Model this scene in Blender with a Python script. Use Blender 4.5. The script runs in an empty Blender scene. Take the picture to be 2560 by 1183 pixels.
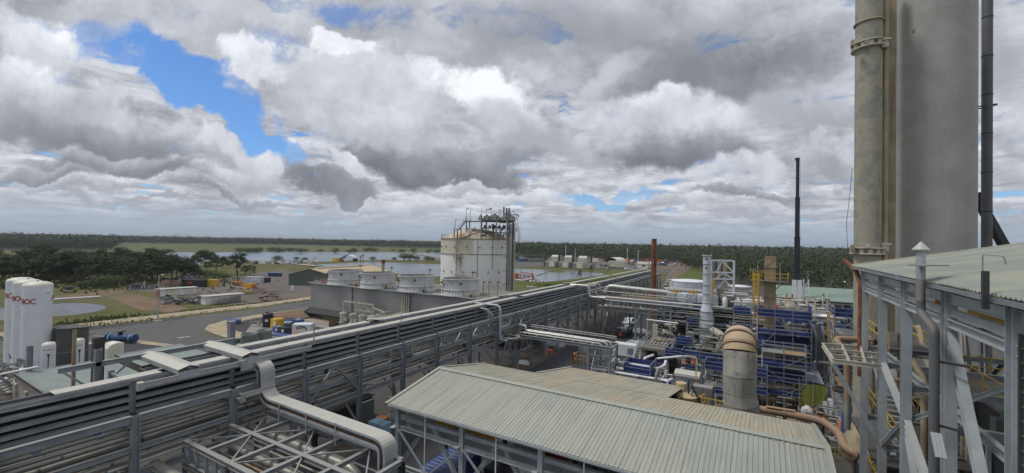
import bpy, math, random
from mathutils import Vector, Matrix
random.seed(7)
R=random.random
def U(a,b): return random.uniform(a,b)
PI=math.pi; rad=math.radians
S=bpy.context.scene; C=S.collection
# ------------------------------------------------------------------ camera
H=20.0; FPX=1074.0; YAW=rad(30); PITCH=rad(.77); ROLL=rad(1.0)
fwd=Vector((-math.sin(YAW)*math.cos(PITCH), math.cos(YAW)*math.cos(PITCH), math.sin(PITCH)))
r0=Vector((math.cos(YAW), math.sin(YAW),0)); u0=r0.cross(fwd)
cr,sr=math.cos(ROLL),math.sin(ROLL)
RT=r0*cr+u0*sr; UP=u0*cr-r0*sr
cam=bpy.data.cameras.new('camera'); co=bpy.data.objects.new('camera',cam); C.objects.link(co)
cam.sensor_width=36; cam.lens=36*FPX/2560; cam.clip_start=.2; cam.clip_end=60000
co.matrix_world=Matrix(((RT.x,UP.x,-fwd.x,0),(RT.y,UP.y,-fwd.y,0),(RT.z,UP.z,-fwd.z,H),(0,0,0,1)))
S.camera=co
def ray(u,v): return fwd*FPX+RT*(u-1280)-UP*(v-591.5)
def at(u,v,z=None,x=None,y=None,d=None):
    """world point seen in the survey photo at u,v on a known height / plane / distance"""
    r=ray(u,v)
    t=(z-H)/r.z if z is not None else x/r.x if x is not None else y/r.y if y is not None else d/FPX
    return Vector((0,0,H))+r*t
# ------------------------------------------------------------------ world
W=bpy.data.worlds.new('World'); S.world=W; W.use_nodes=True
nt=W.node_tree; nt.nodes.clear()
SUN_EL=rad(60); SUN_AZ=rad(-118)      # azimuth clockwise from +Y
class NN:
    dim='3D'
    def __init__(s,nt): s.t=nt
    def n(s,ty,**k):
        o=s.t.nodes.new(ty)
        for a,b in k.items(): setattr(o,a,b)
        return o
    def put(s,sock,v):
        if isinstance(v,bpy.types.NodeSocket): s.t.links.new(v,sock)
        else: sock.default_value=v
    def m(s,op,a,b=0.0,c=0.0,clamp=False):
        o=s.n('ShaderNodeMath',operation=op); o.use_clamp=clamp
        s.put(o.inputs[0],a); s.put(o.inputs[1],b); s.put(o.inputs[2],c); return o.outputs[0]
    def v(s,op,a,b=(0,0,0),out=0,scale=None):
        o=s.n('ShaderNodeVectorMath',operation=op); s.put(o.inputs[0],a)
        if scale is not None: s.put(o.inputs['Scale'],scale)
        else: s.put(o.inputs[1],b)
        return o.outputs[out]
    def ss(s,x,a,b,lo=0.0,hi=1.0):
        o=s.n('ShaderNodeMapRange',interpolation_type='SMOOTHSTEP'); s.put(o.inputs[0],x)
        for i,q in enumerate((a,b,lo,hi)): s.put(o.inputs[i+1],q)
        return o.outputs[0]
    def noise(s,vec,scale,det=4,rough=.55,dist=0.,out=0):
        o=s.n('ShaderNodeTexNoise',noise_dimensions=s.dim); s.put(o.inputs['Vector'],vec); s.put(o.inputs['Scale'],scale)
        o.inputs['Detail'].default_value=det; o.inputs['Roughness'].default_value=rough; o.inputs['Distortion'].default_value=dist
        return o.outputs[out]
    def mix(s,f,a,b,mode='MIX'):
        o=s.n('ShaderNodeMix',data_type='RGBA',blend_type=mode); s.put(o.inputs[0],f)
        for i,q in ((6,a),(7,b)):
            s.put(o.inputs[i],q if isinstance(q,bpy.types.NodeSocket) else (q[0],q[1],q[2],1))
        return o.outputs[2]
N=NN(nt)
tc=N.n('ShaderNodeTexCoord').outputs['Generated']
d=N.v('NORMALIZE',tc)
sx=N.n('ShaderNodeSeparateXYZ'); nt.links.new(d,sx.inputs[0])
dz=sx.outputs[2]
zc=N.m('MAXIMUM',dz,0.0)
N.dim='2D'
inv=N.m('DIVIDE',1.0,N.m('ADD',zc,0.10))
cx=N.n('ShaderNodeCombineXYZ'); N.put(cx.inputs[0],N.m('MULTIPLY',sx.outputs[0],inv)); N.put(cx.inputs[1],N.m('MULTIPLY',sx.outputs[1],inv)); cx.inputs[2].default_value=3.7
P=cx.outputs[0]
def puff(v_,sc,det=3.,sm=.6,off=0):
    o=N.n('ShaderNodeTexVoronoi',feature='SMOOTH_F1',voronoi_dimensions='2D'); N.put(o.inputs['Vector'],v_); o.inputs['Scale'].default_value=sc; o.inputs['Detail'].default_value=det; o.inputs['Roughness'].default_value=.6; o.inputs['Lacunarity'].default_value=2.2; o.inputs['Smoothness'].default_value=sm
    o.normalize=True
    return N.m('SUBTRACT',1.0,o.outputs['Distance'])
warp=N.v('SCALE',N.v('SUBTRACT',N.noise(P,1.6,4,.55,out=1),(.5,.5,.5)),scale=.5)
Pw=N.v('ADD',P,warp)
def dens(sc):
    v_=N.v('MULTIPLY',Pw,(sc,sc,1.)); return N.m('ADD',N.m('MULTIPLY',N.noise(v_,1.9,9,.6),.7),N.m('MULTIPLY',puff(v_,4.0),.3))
D0=dens(1.0); D1=dens(.955)
# smaller cumulus fields that cover the whole sky
cov=N.m('ADD',D0,.02)
thick=N.ss(cov,.52,.76)
relief=N.m('MULTIPLY',N.m('SUBTRACT',D0,D1),1.5)
lum=N.m('ADD',N.m('ADD',.80,N.m('MULTIPLY',thick,-.30)),relief)
alpha=N.ss(cov,.40,.50)
# directions measured from a fixed bearing (north-west of the plant) and the horizon
fh=Vector((fwd.x,fwd.y,0)).normalized()
df=N.m('MAXIMUM',N.v('DOT_PRODUCT',d,tuple(fh),out=1),.06)
Xq=N.m('DIVIDE',N.v('DOT_PRODUCT',d,tuple(r0),out=1),df); Yq=N.m('DIVIDE',dz,df)
cq=N.n('ShaderNodeCombineXYZ'); N.put(cq.inputs[0],Xq); N.put(cq.inputs[1],Yq); Q=cq.outputs[0]
wq=N.v('SCALE',N.v('SUBTRACT',N.noise(Q,3.2,7,.6,out=1),(.5,.5,.5)),scale=.20)
Qw=N.v('ADD',Q,wq)
sq=N.n('ShaderNodeSeparateXYZ'); nt.links.new(Qw,sq.inputs[0]); QX,QY=sq.outputs[0],sq.outputs[1]
pf=N.m('SUBTRACT',N.m('ADD',N.m('MULTIPLY',puff(Q,9.0,4.,.5),.9),N.m('MULTIPLY',N.noise(Q,14.,6,.65),.55)),.98)
big=N.m('SUBTRACT',N.noise(Qw,5.0,5,.6),.5)
N1=N.m('ADD',1.0,N.m('ADD',N.m('MULTIPLY',pf,1.0),N.m('MULTIPLY',big,1.6)))
N1h=N.m('ADD',1.0,N.m('ADD',N.m('MULTIPLY',pf,-1.3),N.m('MULTIPLY',big,2.2)))
N2=N.m('ADD',N.m('MULTIPLY',pf,.33),N.m('MULTIPLY',big,.45))
def ell(u,v,w,h,t,nz):
    cxx=(u-1280)/FPX; cyy=(606+.0184*(u-1280)-v)/FPX; w/=FPX; h/=FPX
    a=N.m('MULTIPLY_ADD',QX,1/w,-cxx/w)
    b_=N.m('MULTIPLY_ADD',QY,1/h,N.m('MULTIPLY_ADD',QX,-t/h,(t*cxx-cyy)/h))
    return b_,N.m('SUBTRACT',nz,N.m('MULTIPLY_ADD',b_,b_,N.m('MULTIPLY',a,a)))
def hole(u,v,w,h,t,amt,soft=.7):
    global alpha
    b_,s_=ell(u,v,w,h,t,N1h); alpha=N.m('MULTIPLY',alpha,N.ss(s_,.0,soft,1.,1.-amt))
def cloud(u,v,w,h,t,L,Gd,soft=.5,am=1.,*_):
    global alpha,lum
    b_,s_=ell(u,v,w,h,t,N1)
    al=N.ss(s_,.0,soft*1.35,0.,am); li=N.m('MULTIPLY_ADD',b_,Gd,L)
    mx=N.n('ShaderNodeMix',data_type='FLOAT'); N.put(mx.inputs[0],al); N.put(mx.inputs[2],lum); N.put(mx.inputs[3],li); lum=mx.outputs[0]
    alpha=N.m('MAXIMUM',alpha,al)
cloud(1280,-60,1900,520,0,.66,.05,.9,.75)
hole(480,215,230,80,-.38,1.,.5); hole(600,310,120,65,-.5,1.,.5); hole(200,95,170,45,-.1,.55,.9); hole(340,150,110,60,0,.7); hole(700,375,90,28,-.2,.8,.7); hole(700,130,90,60,-.3,.45,.9); hole(900,30,150,55,-.1,.75,.8); hole(1240,205,22,34,0,.8); hole(1465,505,80,22,0,.9); hole(1590,480,90,16,0,.7)
for c_ in ((560,60,230,75,-.1,.66,.08,.9,.9),(60,110,180,110,-.3,.82,.12,.7),
   (900,250,370,170,-.22,.76,.14,.45),(640,170,110,80,-.4,.90,.08,.4),(850,115,105,42,-.25,1.02,.05,.35,1.,.30),(1060,190,120,70,-.2,.9,.1,.5),(1210,235,170,90,-.35,1.04,.04,.45,1.,.34),
   (1400,70,420,110,.05,.44,.10,.8,.95),(1560,200,190,80,.1,.82,.12,.6),(1840,160,460,150,.14,.14,.20,1.0,1.),(1650,290,250,60,-.1,.76,.1,.7),(1660,375,290,58,-.05,.29,.30,.6),
   (1330,330,260,70,-.25,.68,.16,.6),(1090,420,330,60,-.06,.31,.34,.45),(960,340,220,60,-.1,.72,.1,.7),(1240,395,190,40,.1,.46,.2,.6),
   (200,285,390,115,-.30,.68,.30,.4),(260,350,360,60,-.12,.38,.24,.6),(470,380,140,50,-.2,.58,.2,.6),(520,345,90,40,-.2,.80,.1,.5),(330,425,300,34,-.05,.40,.26,.5),(90,445,170,26,0,.42,.2,.5),
   (800,445,150,48,-.36,.40,.20,.35),(880,505,170,14,0,.72,.2,.6),(590,445,170,34,.05,.66,.18,.6),(640,400,120,46,-.2,.78,.14,.5),(870,415,60,30,-.6,.92,.1,.5,.8),
   (2050,310,220,70,0,.50,.16,.8,.8),(2050,400,130,60,.1,.74,.16,.6,.9),(1850,430,220,40,.05,.80,.14,.6,.9),(1900,480,240,14,0,.40,.2,.6,.8),(2080,420,90,46,-.5,.44,.1,.7,.7),
   (2500,120,120,160,0,.56,.1,.8,.8),(2520,330,120,60,0,.62,.2,.6,.8),(2520,420,160,50,0,.72,.2,.6,.8),(2500,520,160,30,0,.56,.2,.6,.8),
   (180,478,240,18,0,.62,.22,.6,.9),(540,488,230,16,0,.46,.24,.6,.9),(1060,500,150,26,0,.76,.2,.6,.9),(1180,470,160,22,0,.72,.22,.6,.9),(1330,500,150,22,-.05,.80,.2,.6,.9),(1700,500,160,20,0,.74,.2,.6,.9),(1530,545,140,13,0,.76,.22,.6,.9),(1870,520,150,16,0,.66,.2,.6,.9),(330,520,300,10,0,.52,.2,.7,.8),(800,535,260,9,0,.58,.2,.7,.8),(2040,560,160,10,0,.60,.2,.7,.8)): cloud(*c_)
lum=N.m('MULTIPLY_ADD',N.m('ADD',lum,N2),1.10,-.135)
lowc=N.ss(dz,.015,.12,.55,1.0)
lum=N.m('ADD',N.m('MULTIPLY',N.m('SUBTRACT',lum,.58),lowc),.58,clamp=True)
rp=N.n('ShaderNodeValToRGB'); nt.links.new(lum,rp.inputs[0])
el=rp.color_ramp.elements; el[0].position=0.0; el[0].color=(.17,.185,.215,1); el[1].position=1.0; el[1].color=(.98,1.,1.04,1)
for p_,c_ in ((.3,(.29,.31,.35,1)),(.55,(.46,.48,.535,1)),(.78,(.69,.72,.78,1))):
    e=el.new(p_); e.color=c_
hz=N.ss(dz,.0,.085,1.,0.)
cloudc=N.mix(N.m('MULTIPLY',hz,.85),rp.outputs[0],(.36,.45,.56))
cloudc=N.mix(N.ss(dz,-.02,.0,1.,0.),cloudc,(.12,.13,.11))
sky=N.n('ShaderNodeTexSky',sky_type='NISHITA'); sky.sun_disc=False
sky.sun_elevation=SUN_EL; sky.sun_rotation=SUN_AZ; sky.altitude=100; sky.air_density=1.0; sky.dust_density=.3; sky.ozone_density=3.0
b1=N.n('ShaderNodeBackground'); nt.links.new(N.mix(1.0,sky.outputs[0],(.70,.98,1.30),'MULTIPLY'),b1.inputs[0]); b1.inputs[1].default_value=.10
b2=N.n('ShaderNodeBackground'); nt.links.new(cloudc,b2.inputs[0]); b2.inputs[1].default_value=1.0
ms=N.n('ShaderNodeMixShader'); nt.links.new(N.m('MAXIMUM',alpha,N.ss(dz,.01,.07,1.,0.)),ms.inputs[0]); nt.links.new(b1.outputs[0],ms.inputs[1]); nt.links.new(b2.outputs[0],ms.inputs[2])
wo=N.n('ShaderNodeOutputWorld'); nt.links.new(ms.outputs[0],wo.inputs[0])
W.cycles.sampling_method='MANUAL'; W.cycles.sample_map_resolution=512
sl=bpy.data.lights.new('sun','SUN'); sl.energy=1.9; sl.angle=rad(11); sl.color=(1,.965,.90)
so=bpy.data.objects.new('sun',sl); C.objects.link(so)
sd=Vector((math.sin(SUN_AZ)*math.cos(SUN_EL),math.cos(SUN_AZ)*math.cos(SUN_EL),math.sin(SUN_EL)))
so.rotation_euler=sd.to_track_quat('Z','Y').to_euler(); so.location=(0,0,90)
S.view_settings.view_transform='Standard'; S.view_settings.look='None'; S.view_settings.exposure=0; S.view_settings.gamma=1
# ------------------------------------------------------------------ materials
def mat(name,col,rough=.6,metal=0.,var=.18,scale=.6,fine=.12,dust=0.,slope=0.,dustc=(.33,.30,.245),streak=0.,streakc=(.16,.12,.09),blotch=None,bump=0.,bs=8.,spec=.5):
    m=bpy.data.materials.new(name); m.use_nodes=True; t=m.node_tree; n=NN(t)
    bs_=t.nodes['Principled BSDF']; bs_.inputs['Roughness'].default_value=rough; bs_.inputs['Metallic'].default_value=metal
    bs_.inputs['Specular IOR Level'].default_value=spec
    g=n.n('ShaderNodeNewGeometry'); pos=g.outputs['Position']
    a=n.noise(pos,scale,5,.6)
    c=n.mix(n.ss(a,.3,.7),tuple(x*(1-var) for x in col),tuple(min(1,x*(1+var)) for x in col))
    b=n.noise(pos,scale*14,3,.6)
    c=n.mix(fine,c,n.mix(b,(.05,.05,.05),tuple(min(1,x*1.9) for x in col)))
    if blotch:
        bc,sc,th,amt=blotch
        c=n.mix(n.ss(n.noise(pos,sc,6,.62),th,th+.12,0.,amt),c,bc)
    if slope:
        q=n.noise(n.v('MULTIPLY',pos,(3.2,.22,.22)),1.0,5,.65); c=n.mix(n.ss(q,.42,.66,0.,slope),c,tuple(x*1.35 for x in col))
        q=n.noise(n.v('MULTIPLY',pos,(2.1,.12,.12)),1.7,4,.6); c=n.mix(n.ss(q,.5,.7,0.,slope),c,tuple(x*.72 for x in col))
    if streak:
        sv=n.v('MULTIPLY',pos,(1.,1.,.07)); q=n.noise(sv,2.2,5,.6)
        c=n.mix(n.ss(q,.50,.72,0.,streak),c,streakc)
    if dust:
        nz=n.n('ShaderNodeSeparateXYZ'); t.links.new(g.outputs['Normal'],nz.inputs[0])
        k=n.m('MULTIPLY',n.ss(nz.outputs[2],.35,.9),n.ss(n.noise(pos,1.7,4,.6),.3,.6,dust*.65,dust))
        c=n.mix(k,c,dustc)
    t.links.new(c,bs_.inputs['Base Color'])
    if bump:
        bm=n.n('ShaderNodeBump'); bm.inputs['Strength'].default_value=bump; bm.inputs['Distance'].default_value=.1
        t.links.new(n.noise(pos,bs,6,.6),bm.inputs['Height']); t.links.new(bm.outputs[0],bs_.inputs['Normal'])
    return m
M={}
M['steel']=mat('galvanised_steel',(.25,.275,.305),.5,.25,dust=.85,dustc=(.36,.35,.31),streak=.3,streakc=(.14,.12,.11))
M['steel2']=mat('pale_galvanised_steel',(.37,.41,.44),.5,.15,dust=.5,dustc=(.45,.44,.38),streak=.25)
M['cover']=mat('dusty_tray_cover',(.36,.365,.36),.55,.15,var=.12,dust=.9,dustc=(.52,.50,.43),streak=.25)
M['dark']=mat('weathered_steel_and_shade',(.042,.044,.047),.7,.1,dust=.35,dustc=(.16,.145,.12))  # dark steel; shade under the process deck is also put into this colour
M['pipe']=mat('insulated_pipe_cladding',(.30,.30,.28),.42,.35,dust=.6,dustc=(.36,.335,.275),streak=.35)
M['bpipe']=mat('bright_pipe_cladding',(.50,.51,.49),.35,.4,dust=.4,dustc=(.5,.47,.4))
M['cream']=mat('cream_coated_steel',(.46,.44,.36),.55,0,dust=.4,streak=.25)
M['rustin']=mat('rusty_underside',(.085,.045,.03),.8,0,var=.4,scale=3)
M['rust']=mat('rusted_pole_steel',(.17,.058,.03),.85,0,var=.35,scale=.7,blotch=((.30,.13,.06),.9,.5,.8),streak=.6,streakc=(.09,.035,.025))
M['roof']=mat('green_grey_roof_sheet',slope=.4,col=(.315,.335,.29),rough=.5,metal=.05,var=.10,scale=.25,dust=0,blotch=((.38,.37,.30),.10,.46,.6),fine=.06)
M['roofdust']=mat('dusty_roof_sheet',slope=.4,col=(.36,.345,.265),rough=.6,metal=0,var=.12,scale=.3,blotch=((.43,.35,.235),.12,.45,.7),fine=.06)
M['roof_r']=mat('near_roof_sheet',slope=.0,col=(.30,.335,.295),rough=.5,metal=.05,var=.08,scale=.3,blotch=((.40,.385,.29),.3,.45,.6),fine=.06)
M['roof3']=mat('slate_green_roof',(.20,.24,.22),.55,.0,var=.08,fine=.05)
M['roof4']=mat('pale_green_far_roof',(.19,.26,.21),.55,.0,var=.08)
M['tanroof']=mat('tan_roof_sheet',(.56,.45,.27),.6,0,var=.06,blotch=((.45,.34,.2),.2,.5,.3))
M['greenwall']=mat('olive_wall_sheet',(.085,.115,.09),.6,0,var=.08)
M['wallbeige']=mat('beige_block_wall',(.33,.29,.235),.8,0,var=.08)
M['white']=mat('white_painted_steel',(.70,.72,.75),.4,0,var=.05,streak=.12,streakc=(.45,.44,.40),fine=.04)
M['whitecap']=mat('yellowed_white_paint',(.66,.65,.54),.45,0,var=.06,fine=.04)
M['tankwall']=mat('stained_white_tank_cladding',(.82,.815,.77),.5,0,var=.05,scale=.18,fine=.03,streak=.22,streakc=(.40,.34,.25))
M['tankold']=mat('yellowed_tank_cladding',(.60,.58,.46),.5,0,var=.07,scale=.2,fine=.05,streak=.35,streakc=(.33,.27,.18))
M['dome']=mat('dusty_tank_dome',(.52,.45,.34),.65,0,var=.15,scale=.4,blotch=((.30,.19,.12),.22,.48,.85))
M['fan']=mat('ribbed_white_fibreglass',(.56,.57,.57),.5,0,var=.12,scale=.6,streak=.45,streakc=(.30,.29,.26))
M['fanin']=mat('dirty_fibreglass_inside',(.30,.29,.26),.7,0,var=.25,streak=.7,streakc=(.14,.12,.10))
M['ctwall']=mat('grey_corrugated_cladding',(.30,.30,.298),.6,0,var=.08,scale=.3,streak=.3,streakc=(.27,.27,.265),fine=.08)
M['vap']=mat('weathered_grey_ribbed_panel',(.125,.125,.115),.6,.1,var=.12,dust=.4,dustc=(.2,.2,.18))
M['black']=mat('black_plastic',(.018,.02,.025),.5,0,var=.2)
M['louvre']=mat('black_louvre',(.02,.021,.023),.75,0,var=.3,dust=.3,dustc=(.08,.07,.06))
M['concrete']=mat('grey_plant_concrete',(.20,.19,.17),.85,0,var=.2,scale=.5,blotch=((.11,.10,.09),.5,.5,.6))
M['tower']=mat('grey_column_cladding',(.36,.355,.335),.6,0,var=.12,scale=.35,fine=.08,blotch=((.33,.315,.28),.13,.5,.5),streak=.35,streakc=(.25,.25,.245))
M['tower2']=mat('dusty_slim_column',(.34,.32,.25),.6,0,var=.14,scale=.5,fine=.08,blotch=((.17,.175,.165),.5,.5,.6),streak=.5,streakc=(.19,.14,.09))
M['darkpipe']=mat('dark_grey_pipe',(.115,.115,.12),.6,0,var=.15,dust=.2)
M['rustpaint']=mat('rust_stained_cream_paint',(.35,.29,.19),.65,0,var=.2,streak=.8,streakc=(.20,.095,.045))
M['duct']=mat('dirty_stainless_duct',(.40,.385,.35),.42,.3,var=.2,scale=.5,streak=.75,streakc=(.22,.14,.08),blotch=((.12,.12,.13),.35,.55,.8))
M['ductdust']=mat('dust_covered_duct',(.46,.345,.22),.75,0,var=.1,scale=.8)
M['tanpipe']=mat('tan_dusty_pipe',(.27,.18,.115),.7,0,var=.15,dust=.6,dustc=(.34,.24,.155))
M['flare']=mat('blue_grey_stack_paint',(.56,.60,.65),.5,.1,var=.08,streak=.45,streakc=(.27,.28,.29),scale=.6)
M['tanstack']=mat('weathered_tan_duct',(.33,.26,.17),.7,0,var=.2,scale=.8,blotch=((.16,.09,.05),.5,.56,.8),streak=.5,streakc=(.14,.09,.06))
M['yellow']=mat('yellow_safety_paint',(.58,.36,.03),.5,0,var=.12)
M['orange']=mat('orange_paint',(.60,.17,.03),.5,0,var=.15)
M['red']=mat('red_paint',(.38,.03,.03),.5,0,var=.15)
M['blue']=mat('royal_blue_sheet',(.022,.045,.19),.6,0,var=.25,scale=1.2,blotch=((.01,.02,.09),.8,.52,.6))
M['bluep']=mat('blue_container_paint',(.045,.09,.26),.45,0,var=.1,blotch=((.09,.13,.28),.5,.5,.5))
M['bluev']=mat('blue_vessel_paint',(.02,.055,.16),.5,0,var=.3,scale=1.5)
M['lblue']=mat('light_blue_plastic',(.25,.42,.55),.5,0,var=.1)
M['navy']=mat('navy_paint',(.014,.016,.028),.5,0,var=.2)
M['purple']=mat('purple_canvas',(.17,.16,.32),.8,0,var=.08)
M['mesh']=mat('yellow_green_mesh',(.16,.17,.025),.85,0,var=.12)
M['tarp']=mat('grey_tarpaulin',(.30,.34,.38),.7,0,var=.15,bump=.6,bs=2.)
M['bag']=mat('white_woven_bag',(.58,.58,.60),.7,0,var=.12,bump=.8,bs=5.)
M['glass']=mat('dark_window_glass',(.03,.04,.05),.1,0,var=.1)
M['wood']=mat('timber',(.30,.20,.11),.8,0,var=.2)
M['bark']=mat('grey_brown_bark',(.10,.085,.065),.9,0,var=.25,scale=2)
M['skin']=mat('skin',(.36,.22,.16),.6)
M['hivis']=mat('yellow_hivis_cloth',(.55,.55,.03),.7)
M['grn']=mat('sage_green_coating',(.15,.19,.165),.6,0,var=.12)
M['scaf']=mat('galvanised_scaffold_tube',(.34,.37,.40),.45,.4,var=.1)
M['asphalt']=mat('asphalt',(.092,.088,.082),.9,0,var=.14,scale=.12,fine=.3,blotch=((.055,.053,.05),.22,.54,.8),bump=.25,bs=6)
M['asphaltd']=mat('dark_asphalt_patch',(.038,.038,.040),.9,0,var=.12,fine=.2)
M['plantg']=mat('plant_yard_ground',(.058,.052,.045),.85,0,var=.2,scale=.09,fine=.25,blotch=((.125,.095,.065),.13,.52,.75),bump=.3,bs=4)
M['yard']=mat('gravel_yard',(.115,.098,.082),.95,0,var=.2,scale=.08,fine=.35,blotch=((.16,.115,.085),.06,.5,.6))
M['verge']=mat('sandy_verge',(.37,.30,.20),.95,0,var=.25,scale=.5,fine=.35,blotch=((.12,.12,.05),.35,.58,.7),bump=.5,bs=3)
M['dirt']=mat('red_brown_dirt',(.17,.10,.062),.95,0,var=.3,scale=.15,fine=.3,blotch=((.10,.10,.045),.12,.5,.8))
M['concg']=mat('pale_concrete_slab',(.25,.235,.205),.85,0,var=.12,scale=.3,fine=.15)
M['liner']=mat('grey_pond_liner',(.13,.14,.175),.6,0,var=.2,scale=.4)
M['paint']=mat('worn_road_paint',(.45,.45,.43),.8,0,var=.2,scale=3)
M['floor']=mat('dark_forest_floor',(.035,.038,.018),.95,0,var=.35,scale=.02)
M['hill']=mat('distant_hill_scrub',(.05,.075,.06),.95,0,var=.2,scale=.002)
def grassmat(name,a,b,c,s=.03):
    m=bpy.data.materials.new(name); m.use_nodes=True; t=m.node_tree; n=NN(t); p=t.nodes['Principled BSDF']
    p.inputs['Roughness'].default_value=.95; p.inputs['Specular IOR Level'].default_value=.15
    pos=n.n('ShaderNodeNewGeometry').outputs['Position']
    k=n.mix(n.ss(n.noise(pos,s,7,.62),.36,.62),a,b)
    k=n.mix(n.ss(n.noise(pos,s*2.7,6,.65),.52,.68,0.,.85),k,c)
    k=n.mix(.35,k,n.mix(n.noise(pos,s*45,4,.7),(.01,.012,.004),tuple(x*2.2 for x in b)))
    t.links.new(k,p.inputs['Base Color'])
    return m
M['grass']=grassmat('mown_dry_grass',(.075,.088,.028),(.115,.108,.045),(.115,.082,.05))
M['field']=grassmat('open_scrubby_field',(.075,.098,.036),(.115,.125,.052),(.05,.06,.028),.012)
M['fgrass']=grassmat('lush_bank_grass',(.07,.092,.026),(.10,.118,.034),(.13,.12,.055),.08)
def watermat(name,col,sc,st):
    m=bpy.data.materials.new(name); m.use_nodes=True; t=m.node_tree; n=NN(t); p=t.nodes['Principled BSDF']
    pos=n.n('ShaderNodeNewGeometry').outputs['Position']
    t.links.new(n.mix(n.ss(n.noise(pos,.02,4,.5),.4,.65),col,tuple(x*1.35 for x in col)),p.inputs['Base Color'])
    p.inputs['Roughness'].default_value=.22; p.inputs['IOR'].default_value=1.33
    bm=n.n('ShaderNodeBump'); bm.inputs['Strength'].default_value=st; bm.inputs['Distance'].default_value=.3
    t.links.new(n.noise(pos,sc,4,.6),bm.inputs['Height']); t.links.new(bm.outputs[0],p.inputs['Normal'])
    return m
M['water']=watermat('ruffled_lake_water',(.115,.15,.185),.5,.35)
M['pond']=watermat('still_pond_water',(.13,.14,.135),.6,.08)
def leafmat(name,a,b):
    m=bpy.data.materials.new(name); m.use_nodes=True; t=m.node_tree; n=NN(t); p=t.nodes['Principled BSDF']
    p.inputs['Roughness'].default_value=.75; p.inputs['Specular IOR Level'].default_value=.2
    g=n.n('ShaderNodeNewGeometry'); oi=n.n('ShaderNodeObjectInfo')
    k=n.mix(g.outputs['Random Per Island'],a,b)
    k=n.mix(n.m('MULTIPLY',oi.outputs['Random'],.6),k,tuple(x*1.15 for x in b))
    k=n.mix(n.ss(n.noise(g.outputs['Position'],.035,4,.6),.35,.65,0.,.55),k,(a[0]*1.5,a[1]*1.25,a[2]*1.2))
    t.links.new(k,p.inputs['Base Color']); return m
M['leaf']=leafmat('eucalypt_leaves',(.022,.035,.013),(.065,.085,.034))
M['leaf2']=leafmat('shrub_leaves',(.05,.07,.024),(.105,.13,.045))
M['fleaf']=leafmat('forest_leaves',(.030,.046,.020),(.085,.105,.045))
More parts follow.
